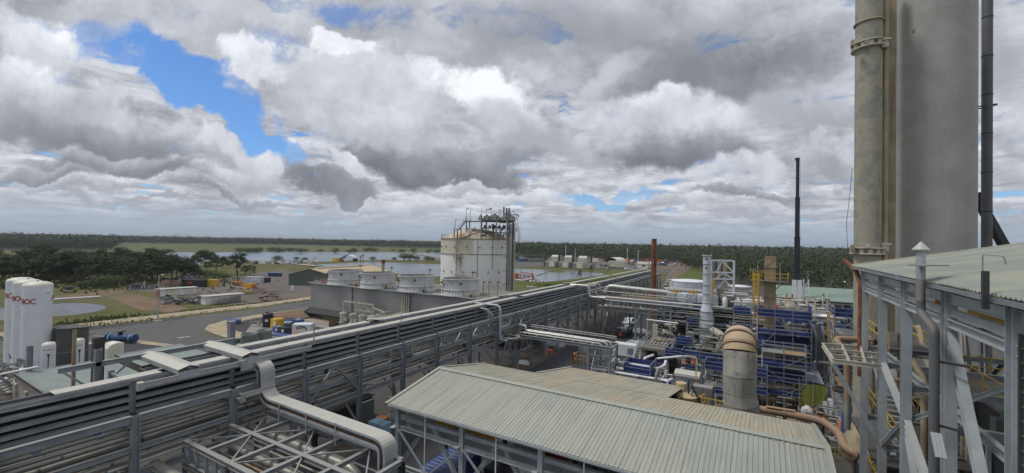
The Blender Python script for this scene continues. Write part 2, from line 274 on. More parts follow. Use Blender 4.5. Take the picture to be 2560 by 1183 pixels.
# ------------------------------------------------------------------ builders
Z=Vector((0,0,1))
class B:
    def __init__(s): s.v=[]; s.f=[]; s.sm=[]
    def add(s,vs,fs,sm=False):
        o=len(s.v); s.v+=[tuple(x) for x in vs]; s.f+=[tuple(i+o for i in f) for f in fs]; s.sm+=[sm]*len(fs); return s
    def box(s,a,b):
        x0,y0,z0=a; x1,y1,z1=b
        return s.add([(x0,y0,z0),(x1,y0,z0),(x1,y1,z0),(x0,y1,z0),(x0,y0,z1),(x1,y0,z1),(x1,y1,z1),(x0,y1,z1)],
          [(0,3,2,1),(4,5,6,7),(0,1,5,4),(1,2,6,5),(2,3,7,6),(3,0,4,7)])
    def fr(s,p,q,up=Z):
        p=Vector(p);q=Vector(q);t=(q-p).normalized()
        up=Vector(up)
        if abs(t.dot(up))>.97: up=Vector((1,0,0)) if abs(t.x)<.9 else Vector((0,1,0))
        r=t.cross(up).normalized(); return p,q,r,r.cross(t).normalized()
    def bar(s,p,q,w,h=None,up=Z):
        h=h or w; p,q,r,u=s.fr(p,q,up); r=r*w/2; u=u*h/2
        return s.add([p-r-u,p+r-u,p+r+u,p-r+u,q-r-u,q+r-u,q+r+u,q-r+u],[(0,3,2,1),(4,5,6,7),(0,1,5,4),(1,2,6,5),(2,3,7,6),(3,0,4,7)][::1])
    def prof(s,p,q,pts,up=Z):
        p,q,r,u=s.fr(p,q,up); n=len(pts)
        vs=[p+r*a+u*b for a,b in pts]+[q+r*a+u*b for a,b in pts]
        return s.add(vs,[(i,(i+1)%n,n+(i+1)%n,n+i) for i in range(n)]+[tuple(range(n))[::-1],tuple(range(n,2*n))])
    def ib(s,p,q,w,h,t=.03,up=Z):
        a=w/2;b=h/2;c=t/2
        return s.prof(p,q,[(-a,-b),(a,-b),(a,-b+t),(c,-b+t),(c,b-t),(a,b-t),(a,b),(-a,b),(-a,b-t),(-c,b-t),(-c,-b+t),(-a,-b+t)],up)
    def tube(s,pts,r,n=8,cap=True):
        pts=[Vector(p) for p in pts]; m=len(pts); rs=r if isinstance(r,(list,tuple)) else [r]*m
        ref=None; vs=[]
        for i,p in enumerate(pts):
            t=(pts[min(i+1,m-1)]-pts[max(i-1,0)]).normalized()
            if ref is None:
                ref=t.cross(Z); 
                if ref.length<.1: ref=t.cross(Vector((1,0,0)))
            a=(ref-t*ref.dot(t)).normalized(); ref=a; b=t.cross(a)
            vs+=[p+(a*math.cos(2*PI*k/n)+b*math.sin(2*PI*k/n))*rs[i] for k in range(n)]
        s.add(vs,[(i*n+k,i*n+(k+1)%n,(i+1)*n+(k+1)%n,(i+1)*n+k) for i in range(m-1) for k in range(n)],True)
        if cap: s.add(vs[:n],[tuple(range(n))[::-1]]); s.add(vs[-n:],[tuple(range(n))])
        return s
    def cyl(s,c,r,h,n=20,r2=None): return s.tube([c,(c[0],c[1],c[2]+h)],[r,r if r2 is None else r2],n)
    def lathe(s,prof,c,n=28,cap=False):
        vs=[(c[0]+r*math.cos(2*PI*k/n),c[1]+r*math.sin(2*PI*k/n),c[2]+z) for r,z in prof for k in range(n)]
        s.add(vs,[(i*n+k,i*n+(k+1)%n,(i+1)*n+(k+1)%n,(i+1)*n+k) for i in range(len(prof)-1) for k in range(n)],True)
        if cap: s.add(vs[-n:],[tuple(range(n))])
        return s
    def poly(s,pts,z): return s.add([(p[0],p[1],z) for p in pts],[tuple(range(len(pts)))])
    def prism(s,pts,z0,z1):
        n=len(pts); vs=[(p[0],p[1],z0) for p in pts]+[(p[0],p[1],z1) for p in pts]
        return s.add(vs,[(i,(i+1)%n,n+(i+1)%n,n+i) for i in range(n)]+[tuple(range(n))[::-1],tuple(range(n,2*n))])
def bend(pts,r,k=5):
    """round the corners of a polyline"""
    pts=[Vector(p) for p in pts]; out=[pts[0]]
    for i in range(1,len(pts)-1):
        a=pts[i-1]-pts[i]; b=pts[i+1]-pts[i]; rr=min(r,a.length*.49,b.length*.49)
        p=pts[i]+a.normalized()*rr; q=pts[i]+b.normalized()*rr
        for j in range(k+1):
            t=j/k; out.append(p*(1-t)**2+pts[i]*2*t*(1-t)+q*t*t)
    out.append(pts[-1]); return out
def root_of(o):
    while o.parent: o=o.parent
    return o
def tag(o,label=None,cat=None,group=None,kind=None):
    if label:o['label']=label
    if cat:o['category']=cat
    if group:o['group']=group
    if kind:o['kind']=kind
    return o
def obj(name,b,m,parent=None,label=None,cat=None,group=None,kind=None):
    me=bpy.data.meshes.new(name)
    off=Vector((0,0,0))
    if parent is not None: off=root_of(parent).location
    vs=b.v
    if off.length>0: vs=[(x-off.x,y-off.y,z-off.z) for x,y,z in b.v]
    if parent is None and kind!='structure' and vs:
        xs=[v[0] for v in vs]; ys=[v[1] for v in vs]; zs=[v[2] for v in vs]
        off=Vector(((min(xs)+max(xs))/2,(min(ys)+max(ys))/2,min(zs))); vs=[(x-off.x,y-off.y,z-off.z) for x,y,z in vs]
    me.from_pydata(vs,[],b.f)
    if any(b.sm): me.polygons.foreach_set('use_smooth',b.sm)
    me.materials.append(M[m] if isinstance(m,str) else m); me.update()
    o=bpy.data.objects.new(name,me); C.objects.link(o)
    if parent is not None: o.parent=parent
    elif kind!='structure': o.location=off
    return tag(o,label,cat,group,kind)
def thing(name,label,cat,loc=(0,0,0),group=None):
    o=bpy.data.objects.new(name,None); C.objects.link(o); o.location=loc; o.empty_display_size=.5
    return tag(o,label,cat,group)
def kids(o): return KID.get(o.name) or [c for c in o.children]
KID={}
def dup(root,loc=None,rz=None,label=None,scale=None):
    def rec(o,par):
        c=o.copy(); C.objects.link(c)
        if par is not None: c.parent=par
        for ch in kids(o): rec(ch,c)
        return c
    for o in [root]+list(root.children_recursive): KID[o.name]=list(o.children)
    r=rec(root,None)
    if loc is not None: r.location=loc
    if rz is not None: r.rotation_euler=(0,0,rz)
    if scale is not None: r.scale=scale if isinstance(scale,(tuple,list)) else (scale,)*3
    if label: r['label']=label
    return r
def struct(name,b,m): return obj(name,b,m,None,kind='structure')
def ibp(name,par,p,q,w,h,m='steel',t=.03,up=Z): return obj(name,B().ib(p,q,w,h,t,up),m,par)
def bp(name,par,p,q,w,h=None,m='steel',up=Z): return obj(name,B().bar(p,q,w,h,up),m,par)
def pp(name,par,pts,r,m='pipe',n=8,br=0): return obj(name,B().tube(bend(pts,br) if br else pts,r,n),m,par)
def rail(par,pts,h=1.05,m='steel',post=2.0,name='handrail',r=.03):
    """handrail along a polyline: one mesh"""
    b=B(); pts=[Vector(p) for p in pts]
    for a,c in zip(pts,pts[1:]):
        for k in (.5,1.): b.bar(a+Z*h*k,c+Z*h*k,r*1.6)
        n=max(1,int((c-a).length/post))
        for i in range(n+1):
            p=a.lerp(c,i/n); b.bar(p,p+Z*h,r*1.6)
    return obj(name,b,m,par)
# ------------------------------------------------------------------ ground and water
G=lambda u,v:at(u,v,z=0)
def sheet(name,pts,m,z,kind='structure',sub=None):
    return struct(name,B().poly(pts,z),m)
b=B(); rings=[0,400,1200,4000,12000,30000]
b.poly([(30000*math.cos(2*PI*k/48),30000*math.sin(2*PI*k/48)) for k in range(48)],-.03)
struct('ground',b,'grass')
# scrubby field beyond the lakes
sheet('field',[(-340,330),(-520,575),(-640,330),(-760,170),(-1500,350),(-1300,1300),(-500,1600),(-200,1100),(-260,660),(-380,665),(-480,640)],'field',-.022)
# low grassy ridges on the far shore
b=B(); n=40
for j in range(3):
    pts=[]
    for i in range(n+1):
        t=i/n; u=260+t*900; dd=900+90*j+70*math.sin(t*7+j*2)
        p=at(u,600,d=dd); pts.append((p.x,p.y,2.2*math.exp(-((t-.28-.1*j)/.20)**2)*(1-.25*j)+1.5*math.sin(t*23+j)**2))
    vs=[]
    for x,y,h in pts:
        r_=Vector((x,y,0)).normalized()
        vs+=[(x-r_.x*50,y-r_.y*50,-.1),(x,y,h),(x+r_.x*60,y+r_.y*60,h*.8),(x+r_.x*120,y+r_.y*120,-.1)]
    b.add(vs,[(4*i+k,4*i+k+4,4*i+k+5,4*i+k+1) for i in range(n) for k in range(3)],True)
struct('grassy_rise',b,'field')
lake=[(-376,213),(-351,224),(-333,253),(-331,325),(-312,319),(-300,372),(-318,388),(-420,505),(-470,571),(-524,519),(-572,435),(-607,327),(-640,250),(-600,200),(-470,190)]
sheet('far_lake',lake,'water',-.014)
sheet('causeway_lake',[(-435,471),(-318,388),(-250,443),(-204,482),(-213,549),(-318,652),(-374,661),(-480,640)],'water',-.0175)
sheet('near_lake',[(-300,214),(-306,272),(-236,288),(-165,284),(-118,292),(-92,283),(-80,262),(-84.5,230),(-90,194),(-98,189),(-112,187),(-155,188),(-187,190),(-240,190)],'water',-.012)
sheet('left_lagoon',[(-330,150),(-395,175),(-430,235),(-530,290),(-640,240),(-560,150),(-450,130)],'water',-.0195)
# causeway and banks
b=B()
def bank(pts,w,h,b):
    pts=[Vector((x,y,0)) for x,y in pts]; vs=[]
    for i,p in enumerate(pts):
        t=(pts[min(i+1,len(pts)-1)]-pts[max(i-1,0)]).normalized(); r=Vector((t.y,-t.x,0))
        vs+=[p-r*w-Z*.1,p-r*w*.35+Z*h,p+r*w*.35+Z*h,p+r*w-Z*.1]
    b.add(vs,[(4*i+k,4*i+k+1,4*i+k+5,4*i+k+4) for i in range(len(pts)-1) for k in range(3)])
bank([(-524,516),(-420,460),(-318,383),(-262,345)],3,.5,b); struct('causeway',b,'grass')
b=B(); bank([(-80,262),(-83,228),(-88,192),(-100,183),(-150,181)],5,1.0,b); bank([(-84,285),(-68,262),(-60,225),(-66,185),(-72,150)],9,2.2,b); struct('grass_bank',b,'fgrass')
sheet('shore_ground',[(-306,273),(-236,289),(-165,285),(-118,294),(-88,290),(-60,300),(-50,420),(-110,470),(-204,478),(-250,440),(-300,380),(-311,318),(-331,325),(-333,253),(-351,224),(-376,213),(-330,196),(-300,205)],'grass',-.0205)
sheet('generator_yard',[at(u,v,z=0)[:2] for u,v in ((1290,670),(1340,664),(1500,671),(1640,680),(1760,690),(1690,655),(1560,648),(1290,650))],'asphalt',-.008)
sheet('car_yard',[at(u,v,z=0)[:2] for u,v in ((1440,650),(1560,660),(1660,672),(1700,668),(1725,650),(1600,644),(1450,641))],'dirt',-.006)
sheet('perimeter_track',[at(u,v,z=0)[:2] for u,v in ((1662,706),(1680,672),(1738,652),(1745,655),(1700,690),(1690,720))],'dirt',-.004)
# works yard on the left with containers
sheet('work_yard',[at(u,v,z=0)[:2] for u,v in ((300,725),(460,712),(600,690),(700,672),(790,690),(790,745),(690,752),(600,762),(540,760),(470,740),(380,730))],'yard',-.010)
sheet('bare_dirt',[at(u,v,z=0)[:2] for u,v in ((270,742),(330,735),(420,752),(470,772),(430,781),(350,775))],'dirt',-.006)
sheet('dirt_patch',[at(u,v,z=0)[:2] for u,v in ((130,742),(190,735),(330,720),(300,734),(220,748),(140,752))],'dirt',-.007)
# road, verge, plant ground
road=[(-126,-60),(-126,34),(-123,48),(-123,69),(-126,88),(-129,120),(-122,150),(-104,176),(-76,186),(-60,200),(-52,190),(-70,170),(-96,160),(-112,140),(-115,110),(-113.5,80),(-112.5,60),(-109.5,52.5),(-104,47.5),(-97,45.8),(-84,44.2),(-60,44),(-60,36),(-85,36.5),(-94,36.6),(-101,34.5),(-106,31),(-108,27),(-108,10),(-108,-60)]
sheet('access_road',road,'asphalt',.0)
sheet('dark_road_edge',[(-126.5,-60),(-126.5,34),(-124.0,44),(-124.0,52),(-121.6,52),(-121.6,40),(-122.5,-60)],'asphaltd',.008)
b=B()
vp=[(-129,-40),(-129.5,20),(-129.5,42),(-129.3,56),(-129,74),(-131,92),(-133.5,120),(-127,152)]
vs=[]
for i,(x,y) in enumerate(vp): vs+=[(x-2.6,y+.5,-.02),(x-1.0,y,.35),(x+1.2,y,.30),(x+3.0,y-.3,.005)]
b.add(vs,[(4*i+k,4*i+k+1,4*i+k+5,4*i+k+4) for i in range(len(vp)-1) for k in range(3)],True)
struct('sandy_verge',b,'verge')
sheet('plant_ground',[(-110,-60),(-104,40),(-60,40),(-60,50),(-102,50),(-112,62),(-112,80),(-114,110),(-110,140),(-94,158),(-68,168),(-50,188),(-46,260),(-20,262),(30,250),(80,200),(80,-60)],'plantg',-.004)
sheet('service_road',[(-31.5,-20),(-31.5,110),(-31.5,180),(-27,180),(-24,130),(-20.5,110),(-18.5,60),(-19,20),(-20,-20)],'asphaltd',.003)
sheet('grass_strip',[at(u,v,z=0)[:2] for u,v in ((1662,712),(1700,688),(1755,656),(1770,668),(1780,712),(1700,716))],'fgrass',.004)
sheet('grass_strip',[(-100,182),(-72,180),(-64,200),(-60,170),(-76,140),(-90,118),(-97,120),(-100,150)],'fgrass',.002)
# kerbed island with sandy rim
isl=[(-112.3,79),(-112.5,63.5),(-111.2,56),(-108.2,50.5),(-103.5,47.4),(-97.5,46.4),(-88.5,45.7),(-79,45),(-70,46),(-70,60),(-80,70),(-95,80)]
ins=[(-109,79),(-109.5,64),(-108,58),(-105.6,53),(-101.8,50),(-97,49.4),(-92,48.8),(-79,48),(-70,48.5),(-70,60),(-80,70),(-95,79)]
struct('kerb_island_rim',B().prism(isl,-.01,.12),'verge')
sheet('bund_floor',[(-108.5,76),(-108.8,64),(-107.2,58),(-105,53.6),(-101.5,50.8),(-92,49.9),(-92,60),(-97,66),(-98,76)],'asphaltd',.136)
struct('utility_slab',B().prism([(-101,56),(-92,49.6),(-70,48),(-70,64),(-84,67),(-95,66)],.0,.15),'concg')
sheet('red_soil',[(-112,82),(-111.5,66),(-104,64),(-99,68),(-99,84),(-106,90)],'dirt',.140)
i2=[(-107,27),(-108,32),(-105.5,34.6),(-101.7,35.8),(-94,37.6),(-86.8,38.2),(-84,37.9),(-78,34),(-80,26),(-95,24)]
struct('kerb_island',B().prism(i2,-.01,.12),'verge')
sheet('island_ground',[(-105,27),(-105.6,31),(-101.4,34),(-94,36),(-87,36.6),(-80,33),(-80,26),(-95,24)],'asphaltd',.13)
for (u,v) in ((460,843),):
    p=G(u,v); struct('road_arrow',B().poly([(p.x-.5,p.y-.9),(p.x+.1,p.y-1),(p.x+.5,p.y+.9),(p.x,p.y+1)],.012),'paint')
# small lined pond by the white tanks
out=[(-172,38),(-171,43),(-166,46),(-158,47.2),(-151,45.6),(-146.5,42.6),(-144.2,38),(-145.5,30),(-152,18),(-165,12),(-174,20)]
cx_,cy_=-159,32
inn=[(cx_+(x-cx_)*.80-1.2,cy_+(y-cy_)*.66-1.6) for x,y in out]
b=B(); n=len(out)
b.add([(x*1.0,y,.5) for x,y in out]+[(x,y,.03) for x,y in inn],[(i,(i+1)%n,n+(i+1)%n,n+i) for i in range(n)])
struct('pond_liner',b,'liner'); sheet('lined_pond',inn,'pond',.04)
b=B(); o2=[(cx_+(x-cx_)*1.12,cy_+(y-cy_)*1.14) for x,y in out]
b.add([(x,y,.52) for x,y in out]+[(x,y,-.01) for x,y in o2],[(i,(i+1)%n,n+(i+1)%n,n+i) for i in range(n)]); struct('pond_bank',b,'grass')
# distant hills
for k,(u,w,h,dd) in enumerate(((450,560,95,14000),(515,420,66,15000),(700,900,38,16000),(1640,1500,22,15000),(1300,2400,20,15000))):
    p=at(u,600,d=dd); p.z=0; r_=Vector((p.x,p.y,0)).normalized(); tt=Vector((-r_.y,r_.x,0))
    b=B(); m_=28; vs=[]
    for i in range(m_+1):
        t=i/m_*2-1; hh=h*(math.cos(t*PI)*.5+.5)*(1+.25*math.sin(t*9+k))+h*.05
        c_=p+tt*t*w
        vs+=[c_-r_*400-Z*5,c_+Z*hh,c_+r_*600-Z*5]
    b.add(vs,[(3*i+j,3*i+j+1,3*i+j+4,3*i+j+3) for i in range(m_) for j in range(2)],True)
    struct('distant_hill',b,'hill')
# ------------------------------------------------------------------ trees
def leafball(b,c,r,n,s,fl=.7,sd=random):
    for _ in range(n):
        while True:
            x,y,z=sd.uniform(-1,1),sd.uniform(-1,1),sd.uniform(-1,1)
            q=x*x+y*y+z*z
            if .12<q<1: break
        p=Vector((c[0]+x*r,c[1]+y*r,c[2]+z*r*fl))
        nn=(Vector((x,y,z+.25)).normalized()+Vector((sd.uniform(-1,1),sd.uniform(-1,1),sd.uniform(-1,1)))*.55).normalized()
        a=nn.cross(Vector((sd.uniform(-1,1),sd.uniform(-1,1),sd.uniform(-1,1)))).normalized()*s*sd.uniform(.7,1.4)
        e=nn.cross(a).normalized()*s*sd.uniform(.6,1.1)
        b.add([p-a*.5,p+e*.5,p+a*.5,p-e*.4],[(0,1,2,3)])
def tree_proto(name,h,label,cat,leaf,open_=.5,group=None,seed=1,nl=70):
    sd=random.Random(seed); t=thing(name,label,cat,(0,0,0),group)
    tr=B(); cr_=B(); top=Vector((sd.uniform(-.6,.6),sd.uniform(-.6,.6),h*.72))
    tr.tube([(0,0,-.2),(top.x*.3,top.y*.3,h*.25),(top.x*.7,top.y*.7,h*.5),tuple(top)],[h*.022,h*.017,h*.012,h*.006],6)
    k=13
    for i in range(k):
        a=i*2.4+sd.uniform(-.4,.4); z0=h*(.16+.52*i/k); L=h*sd.uniform(.20,.34)*(1.1-.4*i/k)
        p0=Vector((top.x*z0/h,top.y*z0/h,z0)); p1=p0+Vector((math.cos(a)*L*.5,math.sin(a)*L*.5,L*.35)); p2=p0+Vector((math.cos(a)*L,math.sin(a)*L,L*sd.uniform(.5,.9)))
        tr.tube([p0,p1,p2],[h*.009,h*.006,h*.003],5)
        leafball(cr_,p2,h*sd.uniform(.12,.18),nl,h*.045,.65,sd)
        if sd.random()>open_: leafball(cr_,(p1+p2)/2+Z*h*.05,h*.10,nl//2,h*.045,.6,sd)
    leafball(cr_,top+Z*h*.08,h*.15,nl,h*.045,.8,sd); leafball(cr_,top+Vector((h*.08,-h*.05,-h*.02)),h*.13,nl,h*.045,.7,sd)
    obj('trunk',tr,'bark',t); obj('crown',cr_,leaf,t); return t
def shrub_proto(name,h,label,cat,leaf,seed=1,group=None):
    sd=random.Random(seed); t=thing(name,label,cat,(0,0,0),group); tr=B(); cr_=B()
    for i in range(5):
        a=i*1.3; tr.tube([(0,0,-.1),(math.cos(a)*h*.2,math.sin(a)*h*.2,h*.4),(math.cos(a)*h*.4,math.sin(a)*h*.4,h*.6)],[h*.03,h*.02,h*.01],5)
        leafball(cr_,(math.cos(a)*h*.42,math.sin(a)*h*.42,h*.5),h*.40,110,h*.085,.85,sd)
    leafball(cr_,(0,0,h*.62),h*.5,170,h*.085,.75,sd)
    obj('trunk',tr,'bark',t); obj('crown',cr_,leaf,t); return t
GT='trees in the wood behind the white tanks'
TL='gum tree in the dark wood behind the works yard and white tanks'
protos=[tree_proto('gum_tree',11.5,TL,'tree','leaf',.5,GT,3),tree_proto('gum_tree',12,TL,'tree','leaf',.2,GT,5,90),tree_proto('gum_tree',11,TL,'tree','leaf',.8,GT,8)]
sd=random.Random(11)
first=[True,True,True]
def place(k,x,y,s,label=None,group=None):
    pr=protos[k]
    if first[k]: first[k]=False; o=pr; 
    else: o=dup(pr)
    o.location=(x,y,0); o.rotation_euler=(0,0,sd.uniform(0,6.28)); sz=s*sd.uniform(.95,1.05); o.scale=(s*sd.uniform(.95,1.2),s*sd.uniform(.95,1.2),sz)
    if label: o['label']=label
    if group: o['group']=group
    return o
for u0_,u1_,v0_,v1_,cnt in ((-260,560,662,684,74),(-260,500,684,702,62),(-240,400,697,710,50)):
    for i in range(cnt):
        u=u0_+(u1_-u0_)*(i+sd.random())/cnt; v=sd.uniform(v0_,v1_)-(0 if u>0 else .02*u)*0
        p=G(u,v-.0184*(250-u)*0); place(sd.choice((0,1,1,2)),p.x,p.y,sd.choice((.6,.75,.85,.95,1.05,1.2))*sd.uniform(.92,1.08)*(1.0 if u<430 else .9))
for u,v,s,k,lb in ((592,687,1.12,1,'tall broad gum tree standing alone at the right end of the wood'),(540,678,.95,2,'thin open gum tree just left of the tall broad gum tree'),(625,690,.62,2,'sparse small tree right of the tall broad gum tree'),(612,688,.5,0,'small dark tree under the tall broad gum tree')):
    p=G(u,v); o=place(k,p.x,p.y,s,lb); del o['group']
GS='rounded shrubs along the front of the wood'
sh=shrub_proto('shrub',3.4,'rounded dark green shrub in front of the wood','shrub','leaf2',2,GS)
fs=True
for u,v,s in ((165,706,1.5),(185,708,1.3),(212,722,1.35),(258,720,2.1),(245,716,1.6),(290,712,1.5),(316,708,1.3),(205,700,1.3),(535,697,1.6),(560,700,1.4),(515,694,1.5),(500,690,1.2),(455,684,1.1),(10,722,1.2),(40,715,1.5),(-30,720,1.6),(120,706,1.4),(90,708,1.5),(345,700,.9),(380,690,1.),(420,682,1.),(480,684,1.2)):
    p=G(u,v); o=sh if fs else dup(sh); fs=False; o.location=(p.x,p.y,0); o.rotation_euler=(0,0,sd.uniform(0,6)); o.scale=(s,s,s*sd.uniform(.7,.9))
GL='trees on the strip between the two lakes'
fl=True
for u,v,s,lb in ((694,654,1.0,'round dark tree standing left on the strip between the lakes'),(741,651,.6,'small tree between two rounder ones on the lake strip'),(762,653,.65,'small round tree right of the white pipe stacks'),(932,652,.75,'round tree on the lake strip right of the white arched shelter'),(986,651,.6,'low dark bush on the strip left of the big tree clump'),(1010,651,1.25,'big dark tree left in the clump on the lake strip'),(1024,652,1.3,'big dark tree right in the clump on the lake strip'),(1042,652,.9,None),(1068,653,.9,None),(1080,654,.8,None),(1290,652,.9,None),(1316,648,.9,None),(1325,649,1.0,None),(1336,649,.95,None),(1345,648,.8,None),(1352,649,.9,None),(1362,650,.8,None),(1290,648,.7,None),(1458,648,1.0,None),(1452,648,.8,None),(1512,647,.7,None)):
    p=G(u,v); o=dup(sh); o.location=(p.x,p.y,0); s*=1.5*p.length/330; o.scale=(s,s,s*.95); o['category']='tree'; o['label']=lb or 'dark round tree on the shore near the lakes'
    o['group']=GL
    if lb: del o['group']
    o.name='lakeside_tree'
for i in range(46):
    u=sd.uniform(590,1098); v=sd.uniform(625,632)+(u-600)*.004; p=G(u,v); o=dup(sh); o.location=(p.x,p.y,0); s=sd.uniform(1.6,2.8)
    if 790<u<960: s*=1.15
    o.scale=(s*1.2,s*1.2,s*.8); o['label']='dark scrubby tree on the green far shore of the lake'; o['group']='trees on the far lake shore'; o['category']='tree'; o.name='shore_tree'
o=dup(protos[2]); p=G(1714,674); o.location=(p.x,p.y,0); o.scale=(.9,.9,1.0); o['label']='lone tree by the perimeter track right of the rusty pole'; del o['group']
# the far forest: countless crowns, laid out on jittered rows
import numpy as np
rng=np.random.default_rng(5)
FP=((-900,430),(-300,480),(0,520),(285,560),(310,1080),(640,1240),(1100,1140),(1290,620),(1400,560),(1560,520),(1690,470),(1752,310),(1790,235),(1840,204),(2130,196),(2600,188),(3600,180))
def front(u): return np.interp(u,[a for a,_ in FP],[b for _,b in FP])
def leafmesh(name,cen,rad_,hgt,nl,size,label,par=None):
    """cen Nx3 crown centres; nl leaf quads per crown"""
    n=len(cen); p=rng.normal(size=(n,nl,3)); p/=np.linalg.norm(p,axis=2,keepdims=True); p*=rng.uniform(.35,1,(n,nl,1))**.5
    p[:,:,0:2]*=rad_[:,None,None]; p[:,:,2]*=hgt[:,None]; c=(cen[:,None,:]+p).reshape(-1,3)
    m=len(c); q=p/np.stack([rad_,rad_,hgt],1)[:,None,:]; q=q.reshape(-1,3); q/=np.linalg.norm(q,axis=1,keepdims=True); q=q+rng.normal(size=(m,3))*.4; q[:,2]+=.2
    a=np.cross(q,rng.normal(size=(m,3))); a/=np.linalg.norm(a,axis=1,keepdims=True); e=np.cross(q,a); e/=np.linalg.norm(e,axis=1,keepdims=True)
    sz=np.repeat(size,nl)[:,None]*rng.uniform(.6,1.3,(m,1)); a*=sz*.5; e*=sz*.45
    v=np.stack([c-a,c+e,c+a,c-e],1).reshape(-1,3)
    me=bpy.data.meshes.new(name); me.vertices.add(len(v)); me.vertices.foreach_set('co',v.ravel().astype('f')); me.loops.add(m*4); me.loops.foreach_set('vertex_index',np.arange(m*4,dtype='i')); me.polygons.add(m); me.polygons.foreach_set('loop_start',np.arange(0,m*4,4,dtype='i')); me.update(calc_edges=True); me.materials.append(M['fleaf'])
    o=bpy.data.objects.new(name,me); C.objects.link(o); o.parent=par; return tag(o,label,None if par else 'forest',None,'stuff')
def rows(d0,d1,sp,umin=-800,umax=3500):
    U_=[];D_=[]
    d_=d0
    while d_<d1:
        x0=(umin-1280)/FPX; x1=(umax-1280)/FPX; n=int((x1-x0)*d_/sp); x=x0+(x1-x0)*(np.arange(n)+rng.uniform(-.45,.45,n))/n
        dd=d_+rng.uniform(-.5,.5,n)*sp; u=1280+x*FPX; k=dd>front(u); U_.append(x[k]); D_.append(dd[k]); d_+=sp
    x=np.concatenate(U_); dd=np.concatenate(D_); return np.stack([(fwd.x+RT.x*x)*dd,(fwd.y+RT.y*x)*dd],1),dd
def forest(name,d0,d1,sp,nl,ls,hh,label,trunks=False):
    xy,dd=rows(d0,d1,sp)
    for (u_,d_,r_) in ((1724,198,15),(1850,215,12),(2093,262,20)): q_=at(u_,600,d=d_); k_=np.hypot(xy[:,0]-q_.x,xy[:,1]-q_.y)>r_; xy=xy[k_]; dd=dd[k_]
    n=len(xy); h=hh*rng.choice([.6,.8,.95,1.05,1.25],n)*rng.uniform(.9,1.1,n); h*=1+.12*np.sin(xy[:,0]*.011)*np.cos(xy[:,1]*.013)
    cen=np.concatenate([xy,(h*.60)[:,None]],1); o=leafmesh(name,cen,sp*.46*rng.uniform(.8,1.25,n),h*.40,nl,np.full(n,ls),label)
    if trunks:
        b=B()
        for (x,y),hz_ in zip(xy[::1],h): b.bar((x,y,0),(x+.3,y,hz_*.7),.26)
        obj('trunk',b,'bark',o,kind='stuff')
    print(name,n); return o
forest('near_forest',180,620,7.2,80,.95,12,'dark open eucalypt forest spreading behind the plant on the right',True)
forest('mid_forest',620,1500,13,26,3.0,17,'dense dark forest in the middle distance behind the lakes and yards')
forest('far_forest',1500,3600,30,14,8.0,13,'unbroken dark forest carpeting the plain towards the horizon')
b=B(); us=list(range(-900,3601,50)); vs=[]
for u in us:
    f=float(front(u))+4; x=(u-1280)/FPX; pv=Vector((fwd.x+RT.x*x,fwd.y+RT.y*x,0)); vs+=[pv*f-Z*.012,pv*4500-Z*.012]
b.add(vs,[(2*i,2*i+2,2*i+3,2*i+1) for i in range(len(us)-1)]); struct('forest_floor',b,'floor')
# canopy to the horizon: bumpy sheet
b=B(); nr,na=34,150; vs=[]; fr_=random.Random(21)
for i in range(nr):
    dd=3300*(24000/3300)**(i/(nr-1))
    for j in range(na):
        x=-2.2+4.6*j/(na-1); pos=Vector((fwd.x+RT.x*x,fwd.y+RT.y*x,0))*dd
        vs.append((pos.x,pos.y,(8+5*fr_.random()+(5*math.sin(x*5+i*.7)+4 if dd>6000 else 0)) if i else -1))
b.add(vs,[(i*na+j,i*na+j+1,(i+1)*na+j+1,(i+1)*na+j) for i in range(nr-1) for j in range(na-1)],True)
obj('distant_canopy',b,M['fleaf'],None,'green forest canopy fading to the flat horizon','forest',kind='stuff')
# rough grass tufts on verges and banks
b=B()
for (x0,y0,x1,y1,w,n_,s_) in ((-131.5,30,-131.5,92,1.2,1500,.5),(-126.5,-10,-127,90,.5,900,.4),(-88,180,-62,262,3,1500,.8),(-130,30,-134,44,3,700,.7),(-240,55,-205,95,12,1500,1.1)):
    for _ in range(n_):
        t=fr_.random(); x=x0+(x1-x0)*t+fr_.gauss(0,w); y=y0+(y1-y0)*t+fr_.gauss(0,w)
        a=fr_.uniform(0,6.28); h=s_*fr_.uniform(.4,1.); c_,s2=math.cos(a)*h*.5,math.sin(a)*h*.5
        b.add([(x-c_,y-s2,-.05),(x+c_,y+s2,-.05),(x+c_*.6+fr_.uniform(-.2,.2),y+s2*.6,h)],[(0,1,2)])
obj('rough_grass',b,'leaf2',None,'rough grass tufts along the road verge and lake bank','grass',kind='stuff')
